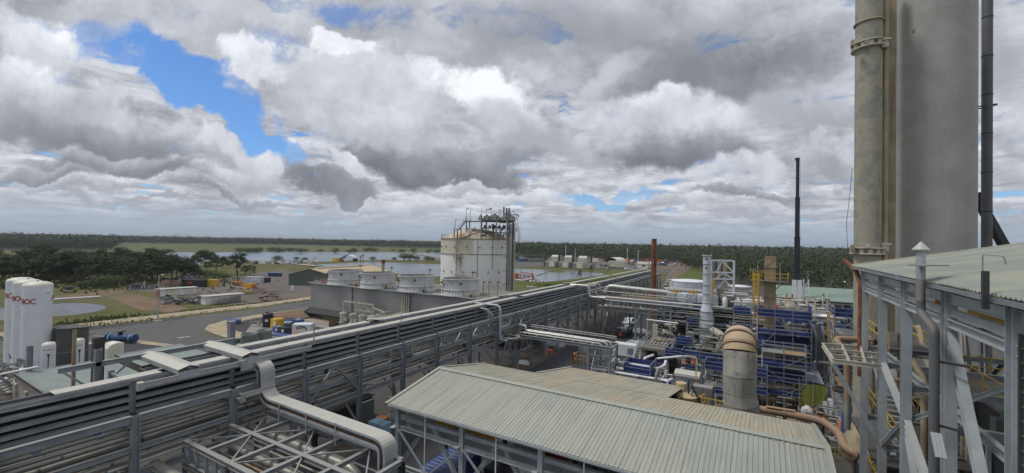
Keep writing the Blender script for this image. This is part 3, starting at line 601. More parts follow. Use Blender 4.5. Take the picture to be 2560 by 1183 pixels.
# ------------------------------------------------------------------ main pipe rack
rk=thing('pipe_rack','long two-level steel rack of pipes and covered cable trays crossing the whole plant','pipe rack',(-35,0,0))
NX,UX,UF,LF=-32.5,-34.5,-37.6,-39.5
ys=[-5.5,.1,5.7,11.3,16.9,22.5,28.1,33.8,39.3,45.9,52.5,58.1,63.4,68.6,73.8,79.0,84.2,89.5,94.8,100.1,105.4,110.7,116,121.3,126.6,131.9,137.2,142.5,147.8,153.1,158.4,163.7,169]
ZT,ZL=9.0,5.6
for i,y in enumerate(ys):
    ibp('column',rk,(NX,y,0),(NX,y,ZT+.15),.36,.40,t=.035,up=(0,1,0))
    ibp('column',rk,(LF,y,0),(LF,y,ZT-.2),.36,.40,t=.035,up=(0,1,0))
    ibp('cross_beam',rk,(NX,y,8.55),(LF,y,8.55),.26,.45)
    ibp('cross_beam',rk,(NX,y,ZL+.1),(LF,y,ZL+.1),.26,.45)
    obj('base_plinth',B().box((NX-.4,y-.4,0),(NX+.4,y+.4,.55)),'concrete',rk)
    obj('base_plinth',B().box((LF-.4,y-.4,0),(LF+.4,y+.4,.55)),'concrete',rk)
    # knee braces and sway bracing under the lower level
    if y<94 and i%2: 
        bp('brace',rk,(NX,y,1.0),(NX-1.6,y,ZL-.2),.16); bp('brace',rk,(LF,y,1.0),(LF+2.2,y,ZL-.2),.16)
    bp('brace',rk,(NX,y,2.6),(NX-3.3,y,ZL-.15),.15); bp('brace',rk,(LF,y,2.6),(LF+3.3,y,ZL-.15),.15)
for a,c in zip(ys,ys[1:]):
    ibp('chord_beam',rk,(NX,a+.2,ZT),(NX,c-.2,ZT),.30,.42)
    ibp('chord_beam',rk,(NX,a+.2,7.2),(NX,c-.2,7.2),.22,.30)
    ibp('chord_beam',rk,(NX,a+.2,ZL),(NX,c-.2,ZL),.30,.46)
    ibp('chord_beam',rk,(LF,a+.2,ZL),(LF,c-.2,ZL),.28,.42)
    ibp('chord_beam',rk,(LF,a+.2,8.5),(LF,c-.2,8.5),.28,.36)
# truss panels and long braces in the near face
def truss(par,x,y0,y1,z0,z1,n):
    for i in range(n):
        a=y0+(y1-y0)*i/n; c=y0+(y1-y0)*(i+1)/n
        if i%2: a,c=c,a
        bp('truss_diagonal',par,(x,a,z0),(x,c,z1),.16); bp('truss_post',par,(x,max(a,c),z0),(x,max(a,c),z1),.14)
truss(rk,NX-.02,39.6,45.6,7.35,8.8,4); truss(rk,NX-.02,46.2,52.2,7.35,8.8,4)
for y0,y1 in ((22.5,25.3),(28.1,25.3),(58.1,60.7),(63.4,60.7),(94.8,97.4),(100.1,97.4),(121.3,124),(126.6,124)):
    bp('brace',rk,(NX+.02,y0,ZL+.3),(NX+.02,y1,ZT-.2),.2)
for y0 in (52.5,58.1): 
    bp('brace',rk,(NX+.02,y0,.8),(NX+.02,y0+2.8,ZL-.3),.2); bp('brace',rk,(NX+.02,y0+5.4,.8),(NX+.02,y0+2.8,ZL-.3),.2)
    bp('brace',rk,(NX,y0,3.0),(NX,y0+5.4,3.0),.22,.3)
for y0 in (16.9,33.8,68.6,84.2,110.7): bp('brace',rk,(NX+.02,y0,.8),(NX+.02,y0+5.1,ZL-.3),.17)
# upper tray storey
uy=[-5,.4,6.0,11.7,17.6,23.5,29.2,34.7,40.4,44.9,49.6,54.6,60.0,64.0,67.5,71,76.4,81.6,87,92,97,102,107,112,117,122,127,132,137,142,147,152,157,162,167]
for i,y in enumerate(uy):
    far=y>90
    ibp('upper_post',rk,(UX+.25,y,8.8),(UX+.25,y,11.0 if not far else 10.4),.24,.30,t=.03,up=(0,1,0))
    if y>11: ibp('upper_post',rk,(UF,y,8.8),(UF,y,10.95 if not far else 10.3),.24,.30,t=.03,up=(0,1,0))
    obj('gusset_plate',B().box((UX+.1,y-.5,8.72),(NX-.15,y+.5,8.76)),'dark',rk)
    if not far and y>11: bp('tray_arm',rk,(UX+.25,y,10.72),(UF,y,10.72),.1,.14)
def tray(y0,y1,x0,x1,z,par=rk,cov=False,n='cable_tray'):
    b=B(); 
    b.bar((x0,y0,z),(x0,y1,z),.05,.22); b.bar((x1,y0,z),(x1,y1,z),.05,.22)
    k=y0
    if y1<100:
        while k<y1: b.bar((x0,k,z-.05),(x1,k,z-.05),.07,.04); k+=.45
    else: b.bar(((x0+x1)/2,y0,z-.06),((x0+x1)/2,y1,z-.06),abs(x1-x0)-.1,.03)
    o=obj(n,b,'steel',par)
    obj('dark_bed',B().bar(((x0+x1)/2,y0,z-.09),((x0+x1)/2,y1,z-.09),abs(x1-x0)-.06,.012),'dark',o)  # thin dark sheet added to block light through the tray stack
    if not cov:
        cb=B(); m_=5
        for j in range(m_):
            xx=x0+(x1-x0)*(j+.5)/m_; pts=[(xx+U(-.03,.03),y0+(y1-y0)*q/8,z+.03+U(0,.03)) for q in range(9)]
            cb.tube(pts,.035+.02*R(),5,False)
        obj('cable',cb,'black',o)
    return o
tops=[(10.80,True),(10.22,False),(9.70,False),(9.22,False),(8.82,False)]
for z,cv in tops:
    for xx0,xx1 in ((UX+.07,UX-.85),(UF+1.0,UF+.2)):
        tray(-6 if xx0>UF+2 else 13.2,88.5 if z>9 else 168,xx0,xx1,z)
        if z<10: tray(88.5,168,xx0,xx1,z-.05)
# side fascia rails in front of each tray (deep channel)
for z in (10.82,10.24,9.72,9.24,8.84):
    for a,c in zip([u_ for u_ in uy if u_<93],[u_ for u_ in uy if u_<93][1:]):
        bp('tray_rail',rk,(UX+.42,a+.16,z),(UX+.42,c-.16,z),.05,.19)
def cover(y0,y1,x0,x1,z):
    b=B(); b.bar(((x0+x1)/2,y0,z),((x0+x1)/2,y1,z),abs(x1-x0),.03)
    b.bar((x0,y0,z-.09),(x0,y1,z-.09),.025,.2); b.bar((x1,y0,z-.09),(x1,y1,z-.09),.025,.2)
    obj('tray_cover',b,'cover',rk)
def covers(segs,x0,x1,z):
    for y0,y1 in segs:
        y=y0
        while y<y1-.1:
            e=min(y+2.9,y1); cover(y+.01,e-.01,x0,x1,z+U(-.012,.012)); y=e
covers([(-6,5.0),(8.2,13.2),(15.2,17.4),(18.8,61.5),(63.5,88)],UX+.40,UX-.60,11.03)
covers([(19.5,33.0),(34.2,60),(61,87),(91,120),(122,167)],UF+.95,UF+.05,11.05)
covers([(90,118),(119,150),(151,167)],UX+.4,UX-.4,10.6)
# steeper loose ends of covers
for y,z in ((33.4,11.2),(61.2,11.1),(88.6,11.15)):
    obj('lifted_cover',B().bar((UF-.1,y,z),(UF+1.3,y+1.2,z+.12),.8,.03),'cover',rk)
# crossovers: roofed tray bridges over the strips
def crossover(yc,w,x0,x1,z):
    b=B(); s=w/2
    b.add([(x0,yc-s,z-.18),(x0,yc,z),(x0,yc+s,z-.18),(x1,yc-s,z-.28),(x1,yc,z-.10),(x1,yc+s,z-.28)],[(0,1,4,3),(1,2,5,4)])
    b.bar((x0,yc-s,z-.32),(x1,yc-s,z-.42),.03,.3); b.bar((x0,yc+s,z-.32),(x1,yc+s,z-.42),.03,.3)
    obj('crossover_cover',b,'cover',rk); 
crossover(14.2,1.25,-38.9,-32.8,11.55); crossover(18.2,1.25,-38.9,-32.8,11.55)
obj('side_plate',B().box((-32.86,17.5,10.2),(-32.78,18.9,11.1)),'steel2',rk)
obj('side_plate',B().box((-32.86,13.55,10.7),(-32.78,14.8,11.1)),'steel2',rk)
# outer beams near the camera on the far side
ibp('outrigger_beam',rk,(-38.6,9.4,11.3),(-38.6,20,11.3),.26,.34); ibp('outrigger_beam',rk,(-38.6,11.3,8.5),(-38.6,11.3,12.3),.34,.36,up=(0,1,0))
bp('brace',rk,(-38.5,9.6,11.2),(-38.5,11.2,9.5),.12); bp('brace',rk,(-38.5,13.1,11.2),(-38.5,11.4,9.7),.12)
for (y0,y1,z) in ((11.7,17.4,10.8),(17.7,23.2,10.8)):
    ibp('outer_rail',rk,(NX-.3,y0,z),(NX-.3,y1,z),.10,.34,'cover'); obj('bracket',B().bar((UX+.3,y1-.1,z-.3),(NX-.25,y1-.1,z),.14),'steel',rk)
    obj('bracket',B().box((NX-.5,y0-.25,z-.25),(NX-.1,y0+.05,z+.22)),'cover',rk)
for (y0,y1,z) in ((17.1,19.5,8.75),(16.9,17.3,8.5)):
    ibp('outer_rail',rk,(NX+.75,y0,z),(NX+.75,y1,z),.12,.34,'cover'); obj('bracket',B().bar((NX+.1,y0+.1,z),(NX+.8,y0+.1,z),.16),'steel',rk)
# pipes at the middle and lower level
random.seed(31)
def rackpipe(x,z,y0,y1,r,m='pipe',loops=()):
    pts=[(x,y0,z)]
    for yl in loops: pts+=[(x,yl,z),(x,yl,z+1.0),(x+.9,yl,z+1.0),(x+.9,yl+1.2,z+1.0)] if False else []
    pts.append((x,y1,z)); return pp('pipe',rk,pts,r,m,8)
for x,z,r,y0,y1,m in ((-33.1,7.75,.13,-6,168,'pipe'),(-33.6,7.8,.10,-6,168,'pipe'),(-33.95,7.75,.07,-6,168,'pipe'),(-34.3,7.9,.16,-6,90,'pipe'),(-34.8,7.8,.09,-6,168,'bpipe'),(-35.3,7.85,.12,-6,168,'pipe'),(-35.8,7.8,.09,-6,168,'cream'),(-36.4,7.95,.22,-6,168,'pipe'),(-37.1,7.85,.10,-6,168,'pipe'),(-38.0,7.95,.18,-6,168,'pipe'),
    (-33.0,6.10,.10,-6,168,'bpipe'),(-33.3,6.06,.06,-6,168,'pipe'),(-33.6,6.06,.06,-6,120,'tanpipe'),(-33.9,6.10,.09,-6,168,'bpipe'),(-34.3,6.06,.06,-6,168,'pipe'),(-34.7,6.15,.15,-6,168,'pipe'),(-35.2,6.10,.08,-6,168,'pipe'),(-35.6,6.10,.11,-6,168,'cream'),(-36.1,6.2,.19,-6,168,'pipe'),(-36.7,6.1,.10,-6,168,'pipe'),(-37.2,6.15,.13,-6,168,'pipe'),(-37.9,6.25,.24,-6,168,'pipe'),(-38.6,6.1,.12,-6,168,'pipe'),
    (-33.3,9.32,.11,92,168,'bpipe'),(-33.9,9.3,.09,92,168,'pipe'),(-38.6,9.2,.16,60,168,'pipe'),(-38.95,9.1,.1,-6,168,'pipe')):
    rackpipe(x,z,y0,y1,r,m)
# fat lagged line with expansion loops, seen through the near face
pp('pipe',rk,[(-33.9,18.0,8.35),(-33.4,20.6,8.35)],.22,'pipe')
pp('pipe',rk,bend([(-34.6,19.6,7.2),(-33.1,19.6,7.2),(-33.1,32.6,7.35),(-33.1,32.6,8.6),(-34.3,31.6,8.6),(-34.3,26,8.6)],.5),.24,'pipe',10)
pp('pipe',rk,bend([(-33.1,34.0,8.7),(-33.1,35.6,8.7),(-33.1,35.6,7.35),(-33.1,57,7.4),(-33.1,57,8.4)],.5),.22,'bpipe',10)
pp('pipe',rk,bend([(-33.2,60,7.5),(-33.2,66.5,7.5),(-33.2,66.5,8.5),(-33.2,64.5,8.5)],.4),.2,'pipe',10)
pp('pipe',rk,bend([(-33.2,70,7.6),(-33.2,79,7.6),(-33.2,79,8.4),(-33.2,77,8.4)],.4),.2,'pipe',10)
pp('pipe',rk,[(-36.5,-6,9.05),(-36.5,14,9.05)],.34,'cream',12)
for k in range(46):
    y=U(-4,120); x=U(-33.2,-38.8); z=random.choice((6.3,7.98))
    obj('valve',B().box((x-.12,y-.16,z-.12),(x+.12,y+.16,z+.25)).cyl((x,y,z+.2),.03,.25,6),random.choice(('steel','pipe','dark','bluev')),rk)
for k in range(60):
    y=U(-5,160); x=U(-33.2,-38.4); z=random.choice((6.0,7.7)); w=U(.4,1.6)
    obj('pipe_support',B().box((x-w/2,y-.07,z-.12),(x+w/2,y+.07,z+.02)),'dark',rk)
# lamp and fitting posts standing on the rack
for y,h in ((23.4,1.7),(33.7,1.0),(92.0,1.2)): bp('stub_post',rk,(NX-.3,y,11.1),(NX-.3,y,11.1+h),.07)
# small hoop of bright lines dropping off the rack to the branches
def hoop(x0,y,z0,x1,z1,r,m='pipe'): return pp('pipe',rk,bend([(-36,y,z0),(x0,y,z0),(x0,y,z1),(x1,y,z1)],.8),r,m,10)
hoop(-31.7,52.0,11.0,-30.5,6.2,.17,'steel2')
for k in range(3): pp('pipe',rk,bend([(-34.2,50.4+.5*k,10.6-.3*k),(-32.6,50.4+.5*k,10.6-.3*k),(-32.6,50.4+.5*k,7.0)],.6),.14,'steel',8)
hoop(-31.6,88.2,10.9,-28,8.6,.30,'bpipe')
# cable tray elbow branching over the front platform
te=thing('covered_cable_tray','covered cable tray bending down from the rack and running over the front bracing grid','cable tray',(-25,19,0))
path=bend([(-34.6,19,10.62),(-31.9,19,10.62),(-31.9,19,8.25),(-19.1,19,8.05),(-19.1,19,2.0)],1.05,8)
def ribbon(path,off,y0,y1,th):
    b=B(); n=len(path); pts=[]
    for i,p in enumerate(path):
        t=(path[min(i+1,n-1)]-path[max(i-1,0)]).normalized(); nn=Vector((-t.z,0,t.x)); 
        if nn.dot(Vector((1,0,.9)))<0: nn=-nn
        pts.append(p+nn*off)
        pts[-1]=(pts[-1],nn)
    vs=[]
    for p,nn in pts:
        q=p+nn*th
        vs+=[(q.x,y0,q.z),(q.x,y1,q.z),(p.x,y1,p.z),(p.x,y0,p.z)]
    b.add(vs,[(4*i+k,4*i+(k+1)%4,4*i+4+(k+1)%4,4*i+4+k) for i in range(n-1) for k in range(4)]+[(0,1,2,3),tuple(4*(n-1)+k for k in (3,2,1,0))])
    return b
cuts=[0,10,14,19,23]
step=max(1,(len(path)-1)//9); i=0
dens_=[]
for a,c in zip(path,path[1:]):
    k=max(1,int((c-a).length/2.4))
    for j in range(k): dens_.append(a.lerp(c,j/k))
dens_.append(path[-1])
i=0
while i<len(dens_)-1:
    j=i+1
    L=(dens_[j]-dens_[i]).length
    while j<len(dens_)-1 and L<1.9: j+=1; L+=(dens_[j]-dens_[j-1]).length
    obj('tray_cover',ribbon(dens_[i:j+1],.0,18.50,19.5,.03),'cover',te); i=j
obj('cover_flange',ribbon(dens_,-.12,18.48,18.50,.15),'steel2',te); obj('cover_flange',ribbon(dens_,-.12,19.5,19.52,.15),'steel2',te)
obj('rusty_liner',ribbon(dens_,-.42,18.56,18.60,.34),'rustin',te)
obj('side_rail',ribbon(dens_,-.58,18.48,18.54,.16),'steel2',te); obj('side_rail',ribbon(dens_,-.58,19.46,19.52,.16),'steel2',te)
b=B()
for k in range(len(dens_)-1):
    a,c=dens_[k],dens_[k+1]; L=(c-a).length; n_=max(1,int(L/.35)); t=(c-a).normalized(); nn=Vector((-t.z,0,t.x)); 
    if nn.dot(Vector((1,0,.9)))<0: nn=-nn
    for j in range(n_):
        p=a.lerp(c,j/n_)-nn*.55; b.bar((p.x,18.5,p.z),(p.x,19.5,p.z),.06,.03)
obj('rung',b,'steel2',te,kind='stuff')
b=B()
for j in range(7):
    yy=18.62+j*.12; b.tube([(p.x-.02*j,yy,p.z-.50) if abs(p.x+19.1)>.9 and abs(p.x+31.9)>.9 else (p.x-.5,yy,p.z-.2) for p in dens_[2:-1]],.045,5)
obj('cable',b,'black',te)
for x in (-29.6,-26.5,-23.5): bp('hanger',te,(x,18.46,6.8),(x,18.46,8.2),.06,m='steel2')
# ------------------------------------------------------------------ front bracing grid (bottom left)
gr=thing('bracing_grid','open steel bracing grid below the covered cable tray at the bottom left','steel platform',(-25,15,0))
XS=[-32.3,-29.6,-26.85,-24.1,-21.35,-18.6]
YG=[13.8,16.6,19.4]
for y in YG: 
    for a,c in zip(XS,XS[1:]): ibp('beam',gr,(a,y,6.7),(c,y,6.7),.30,.28,'steel')
for x in XS[1:]:
    for a,c in zip(YG,YG[1:]): ibp('cross_beam',gr,(x,a+.1,6.68),(x,c-.1,6.68),.27,.26,'steel')
for i,(a,c) in enumerate(zip(XS,XS[1:])):
    for j,(e,f_) in enumerate(zip(YG,YG[1:])):
        if (i+j)%2==0: bp('diagonal',gr,(a,e,6.72),(c,f_,6.72),.09,.08)
        else: bp('diagonal',gr,(a,f_,6.72),(c,e,6.72),.09,.08)
for y in (13.8,19.4):
    for a,c in zip(XS,XS[1:]): ibp('lower_chord',gr,(a,y,5.35),(c,y,5.35),.2,.24,'steel')
    k=XS[0]
    while k<-19 and y<15: 
        bp('truss_diagonal',gr,(k,y,6.55),(k+.75,y,5.45),.12); bp('truss_post',gr,(k+.75,y,5.45),(k+.75,y,6.55),.12); k+=1.1
for x in (-18.6,-26.85): 
    for y in (13.8,19.4): ibp('column',gr,(x,y,0),(x,y,6.6),.3,.3,'dark',up=(0,1,0))
for y,z,r,m in ((18.3,5.9,.30,'pipe'),(17.6,5.7,.12,'pipe'),(17.2,5.6,.08,'pipe'),(16.2,5.7,.22,'pipe'),(15.6,5.5,.08,'tanpipe'),(15.2,5.5,.08,'cream'),(12.5,5.5,.40,'pipe'),(11.6,5.4,.15,'bpipe'),(14.4,4.9,.42,'bpipe'),(13.0,4.4,.12,'pipe'),(16.9,4.6,.14,'pipe'),(18.9,4.5,.1,'pipe'),(15.9,3.8,.2,'darkpipe'),(17.4,3.5,.3,'darkpipe')):
    pp('pipe',gr,bend([(-33,y,z),(-20.5-U(0,2),y,z),(-20,y,z-1.5)],.8),r,m,10)
for y in (14.8,14.95,15.1,16.4,16.55,17.9,18.05,12.0): pp('small_line',gr,[(-33,y,5.75),(-18,y,5.75)],.035,'pipe',5)
# ------------------------------------------------------------------ branch racks to the right
def branch(name,lab,y0,y1,x0,x1,z,zl,cols,pipes,rails=True):
    t=thing(name,lab,'pipe rack',((x0+x1)/2,y0,0))
    for y in (y0,y1):
        ibp('chord_beam',t,(x0,y,z),(x1,y,z),.28,.42)
        if zl: ibp('chord_beam',t,(x0,y,zl),(x1,y,zl),.24,.34)
    n=int((x1-x0)/2.6)
    for i in range(n+1):
        x=x0+(x1-x0)*i/n; ibp('cross_beam',t,(x,y0,z),(x,y1,z),.2,.3)
        if zl:
            ibp('cross_beam',t,(x,y0,zl),(x,y1,zl),.2,.26)
            if i<n:
                x2=x0+(x1-x0)*(i+1)/n; xm=(x+x2)/2
                bp('truss_diagonal',t,(x,y0,z-.15),(xm,y0,zl+.1),.14); bp('truss_diagonal',t,(x2,y0,z-.15),(xm,y0,zl+.1),.14)
    for x in cols:
        for y in (y0,y1):
            ibp('column',t,(x,y,0),(x,y,z-.1),.34,.34,'steel',up=(0,1,0)); obj('base_plinth',B().box((x-.4,y-.4,0),(x+.4,y+.4,.5)),'concrete',t)
        bp('brace',t,(x,y0,.8),(x,y1,z-1.2),.14)
    for pts,r,m in pipes: pp('pipe',t,bend(pts,.6),r,m,10)
    return t
b58=branch('pipe_rack','short pipe rack branching right from the main rack above the dark service road',57.0,60.2,-31.8,-17.2,5.9,None,(-20.4,-17.4),
  [([(-33.5,58.9,7.2),(-31.3,58.9,7.2),(-31.3,58.9,6.5),(-17.8,58.9,6.4),(-17.8,58.9,2)],.16,'bpipe'),([(-33.5,58.4,7.2),(-31.0,58.4,7.2),(-31.0,58.4,6.45),(-18.2,58.4,6.35),(-18.2,58.4,2)],.16,'bpipe'),
   ([(-31.6,57.4,6.4),(-18.6,57.4,6.3),(-18.6,57.4,3)],.09,'bpipe'),([(-30,59.5,6.3),(-17,59.5,6.2)],.07,'pipe'),
   ([(-31.7,52,6.2),(-31.7,52,6.2),(-30.4,60.4,7.9),(-16.6,60.4,7.7),(-16.6,60.4,1.0)],.19,'steel2'),
   ([(-31,60.2,7.1),(-17.4,60.2,6.9)],.09,'steel'),([(-31,60.2,6.8),(-17.4,60.2,6.65)],.09,'steel'),([(-34.0,53,6.2),(-30.2,53.2,6.2),(-30.2,55.4,6.2),(-34,55.6,6.2)],.19,'pipe'),([(-33.0,56,5.2),(-31,60,5.0),(-28,61,4.9)],.25,'pipe')])
for z in (4.6,3.2,1.8):
    ibp('chord_beam',b58,(-20.4,57,z),(-17.4,57,z),.18,.24); ibp('chord_beam',b58,(-17.4,57,z),(-17.4,60.2,z),.18,.24)
bp('brace',b58,(-20.2,57,3.3),(-17.6,57,5.6),.12); bp('brace',b58,(-20.2,57,.5),(-17.6,57,3.1),.12); bp('brace',b58,(-17.4,57.2,3.3),(-17.4,60,5.6),.12)
for k in range(5):
    xx=U(-20,-17.7); pp('pipe',b58,bend([(xx,58+.4*k,5.6),(xx,58+.4*k,U(1.2,3)),(xx+U(-.9,.9),58+.4*k,U(1,2))],.3),U(.05,.13),random.choice(('pipe','bpipe','darkpipe')))
b93=branch('pipe_rack','far branch pipe rack with a fat white pipe leading to the process unit',91.5,96.5,-31.8,-13,7.9,5.7,(-29.5,-22.5,-15.5),
  [([(-31.6,88.2,8.6),(-31.6,92.2,8.6),(-15.0,92.2,8.3),(-15.0,92.2,6)],.0001,'bpipe'),([(-33.5,96.0,10.7),(-31.8,96.0,10.7),(-31.8,96,9.2),(-13,96,8.9)],.10,'bpipe'),
   ([(-31.6,88.0,10.9),(-30.9,90.6,10.9),(-30.9,90.6,8.7),(-30.4,92.0,8.35),(-6,92.2,8.15)],.22,'bpipe'),([(-30.6,91.0,7.9),(-14,91.2,7.7),(-8,92,7.4)],.16,'steel2'),
   ([(-31,92.5,8.2),(-13,92.5,8.2)],.12,'pipe'),([(-31,93.2,8.2),(-13,93.2,8.2)],.16,'pipe'),([(-31,94.8,8.25),(-13,94.8,8.25)],.12,'tanpipe'),
   ([(-31,93,6.1),(-17,93,6.1),(-17,93,4.5),(-12,93,4.5)],.35,'pipe'),([(-31,94.5,6.1),(-12,94.5,6.1)],.2,'pipe'),([(-31,95.5,6.1),(-12,95.5,6.1)],.15,'bpipe')])
fat=thing('white_pipe','fat pale pipe with rounded ends above the far branch rack','pipe',(-24,99,0))
pp('pipe_run',fat,bend([(-31.4,98.6,8.5),(-30.6,98.6,10.2),(-16.8,98.6,9.6),(-16.0,98.6,8.0)],1.2,8),.48,'bpipe',14)
for x in (-27,-22.5,-18.5): obj('flange_ring',B().tube([(x-.1,98.6,10.07-(x+30)*.043),(x+.1,98.6,10.06-(x+30)*.043)],.56,14),'bpipe',fat)
for x in (-26,-19): bp('support',fat,(x,98.6,7.5),(x,98.6,9.6),.2)
ct=thing('cable_tray_bridge','tan railed walkway beside the fat pale pipe and rusty pole','walkway',(-20,99,0))
obj('deck',B().box((-28,99.6,8.0),(-4,101,8.12)),'rustpaint',ct); rail(ct,[(-28,99.6,8.1),(-4,99.6,8.1)],1.0,'yellow',1.8)
obj('edge_beam',B().bar((-28,99.55,7.9),(-4,99.55,7.9),.1,.3),'cream',ct)
for x in (-26,-18,-10): bp('column',ct,(x,100.3,0),(x,100.3,8),.25,m='dark')

b=B()
for x,z,r in ((-33.1,7.75,.13),(-34.3,7.9,.16),(-35.3,7.85,.12),(-36.4,7.95,.22),(-33.0,6.10,.10),(-33.9,6.10,.09),(-34.7,6.15,.15),(-36.1,6.2,.19),(-37.9,6.25,.24)):
    y=U(-4,0)
    while y<110: b.tube([(x,y,z),(x,y+.14,z)],r*1.22,8); y+=U(2.5,7)
obj('pipe_flanges',b,'darkpipe',rk,kind='stuff')
b=B()
for k in range(70):
    y=U(-4,95); x=U(-33.1,-38.5); z=random.choice((5.85,7.5)); b.tube([(x,y,z),(x+U(-.2,.2),y+U(.3,.8),z+U(-.05,.1)),(x+U(-.3,.3),y+U(1,3),z-.2)],.03,4)
obj('loose_cables',b,'black',rk,kind='stuff')
# ------------------------------------------------------------------ cooling tower
random.seed(5)
cty=69.2; x0,x1=-98.7,-41.0; y1_=83.0
cw=thing('cooling_tower','long grey-clad cooling tower with four white ribbed fan stacks on its roof','cooling tower',((x0+x1)/2,76,0))
n=19; pitch=(x1-x0)/n
sm_=None
for i in range(n):
    a=x0+pitch*i; b=B(); k=12; vs=[]
    for j in range(k*2+1):
        xx=a+pitch*j/(k*2); yy=cty-(.05 if (j//1)%2 else 0)
        vs+=[(xx,yy,2.7),(xx,yy,8.85)]
    b.add(vs,[(2*j,2*j+2,2*j+3,2*j+1) for j in range(k*2)])
    obj('cladding_panel',b,'ctwall',cw)
obj('core',B().box((x0,cty+.02,2.7),(x1,y1_,8.8)),'ctwall',cw)
obj('inner_fill',B().box((x0+1.5,cty+1.5,0),(x1-1.5,y1_-1.5,2.7)),'louvre',cw)
obj('roof_deck',B().box((x0-.35,cty-.45,8.86),(x1+.2,y1_+.4,9.05)),'concrete',cw)
obj('edge_trim',B().box((x0-.4,cty-.52,8.8),(x1+.2,cty-.46,9.12)),'steel2',cw)
for z0,z1,o0,o1 in ((2.68,1.55,0,1.3),(1.5,.25,1.25,.1)):
    for i in range(n):
        a=x0+pitch*i+.02; c=a+pitch-.04
        obj('louvre',B().add([(a,cty-o0,z0),(c,cty-o0,z0),(c,cty-o1,z1),(a,cty-o1,z1),(a,cty-o0+.06,z0),(c,cty-o0+.06,z0),(c,cty-o1+.06,z1),(a,cty-o1+.06,z1)],[(0,1,2,3),(7,6,5,4),(3,2,6,7)]),'louvre',cw)
obj('louvre_end',B().add([(x0,cty,2.7),(x0-.9,cty-1.2,1.55),(x0-.1,cty,.2),(x0,y1_,2.7),(x0-.9,y1_,1.55),(x0-.1,y1_,.2)],[(0,1,4,3),(1,2,5,4),(0,2,1)]),'louvre',cw)
obj('basin',B().box((x0-.2,cty-.2,0),(x1+.2,y1_+.2,.35)),'concrete',cw)
for xx,m in ((-83.0,'rust'),(-66.0,'cream'),(-65.2,'cream')): bp('downpipe',cw,(xx,cty-.18,2.7),(xx,cty-.18,8.8),.16 if m=='rust' else .32,m=m)
rail(cw,[(x0,cty-.2,9.05),(x1,cty-.2,9.05)],1.0,'rustpaint',1.9); rail(cw,[(x0,y1_,9.05),(x1,y1_,9.05)],1.0,'rustpaint',1.9); rail(cw,[(x0,cty-.2,9.05),(x0,y1_,9.05)],1.0,'rustpaint',1.9); rail(cw,[(x1,cty-.2,9.05),(x1,y1_,9.05)],1.0,'rustpaint',1.9)
for k in range(34):
    xx=U(x0+1,x1-1); b=B(); z=9.1
    b.box((xx-.25,cty+.2,z),(xx+.25,cty+.8,z+U(.3,.8))); b.tube([(xx,cty+.5,z),(xx,cty+.5,z+U(.6,1.3))],.06,6)
    obj('deck_fitting',b,'red' if (xx<-80 and R()<.6) else random.choice(('steel','steel2','rustpaint')),cw)
pp('deck_pipe',cw,[(-96,cty+.6,9.35),(-60,cty+.6,9.35)],.13,'rustpaint'); pp('deck_pipe',cw,[(-90,cty+1.1,9.3),(-70,cty+1.1,9.3)],.1,'red'); obj('white_plank',B().bar((-58,cty-.6,9.1),(-53.5,cty-.6,9.05),.5,.12),'white',cw)
fc=[at(864,716,z=9.1),at(944,725,z=9.1),at(1041,734,z=9.1),at(1151,744,z=9.1)]
fw=[84,85,90,93]
print('fans',fc)
for i,(p,wpx) in enumerate(zip(fc,fw)):
    cy=p.y+4.4; cxx=p.x*(cy/p.y); dpt=Vector((cxx,cy,0)).dot(fwd); r=wpx/2/FPX*dpt*.99
    b=B(); ns=72; prof=[(1.04,0),(.985,.6),(.955,1.3),(.95,2.1),(.97,2.8),(1.0,3.3)]
    vs=[]
    for q,z in prof:
        for k in range(ns*2):
            rr=r*q+(.11 if k%4==0 else 0)
            a=PI*k/ns; vs.append((cxx+rr*math.cos(a),cy+rr*math.sin(a),9.05+z))
    m_=ns*2
    b.add(vs,[(j*m_+k,j*m_+(k+1)%m_,(j+1)*m_+(k+1)%m_,(j+1)*m_+k) for j in range(len(prof)-1) for k in range(m_)])
    st=obj('fan_stack',b,'fan',cw)
    obj('inner_lining',B().lathe([(r*.91,.1),(r*.91,2.1),(r*.975,3.27)],(cxx,cy,9.05),48),'fanin',st)
    for zz,rr in ((3.28,1.0),(1.15,.985)): obj('ring',B().lathe([(r*rr-.02,-.07),(r*rr+.12,-.07),(r*rr+.12,.08),(r*rr-.06,.08)],(cxx,cy,9.05+zz),48),'fan',st)
    fb=B()
    for k in range(8):
        a=k*PI/4; fb.bar((cxx,cy,10.4),(cxx+r*.85*math.cos(a),cy+r*.85*math.sin(a),10.45),.7,.06)
    fb.cyl((cxx,cy,10.2),.8,.6,12); obj('fan',fb,'dark',st)
    b=B(); a=-2.2
    for a in (-2.3,-.9): b.box((cxx+r*math.cos(a)-.2,cy+r*math.sin(a)-.3,11.5),(cxx+r*math.cos(a)+.2,cy+r*math.sin(a)+.05,11.8))
    b.bar((cxx-r*.5,cy-r*.9,9.1),(cxx-r*.5,cy-r*.9,11.4),.07); b.box((cxx-r*.5-.2,cy-r*.9-.1,11.3),(cxx-r*.5+.4,cy-r*.9+.1,11.45))
    b.bar((cxx+.3,cy+r,11),(cxx+.3,cy+r,13.4),.07); b.box((cxx,cy+r-.1,13.3),(cxx+.7,cy+r+.1,13.55))
    obj('floodlights',b,'dark',st,kind='stuff')
for u in (1208,1222,1244):
    p=at(u,735,z=9.1); obj('deck_lamp',B().bar((p.x,p.y,9.05),(p.x,p.y,11.6),.08).box((p.x-.1,p.y-.1,11.5),(p.x+.5,p.y+.1,11.7)),'dark',cw)
p=at(1215,752,z=9.1)
sb=B()
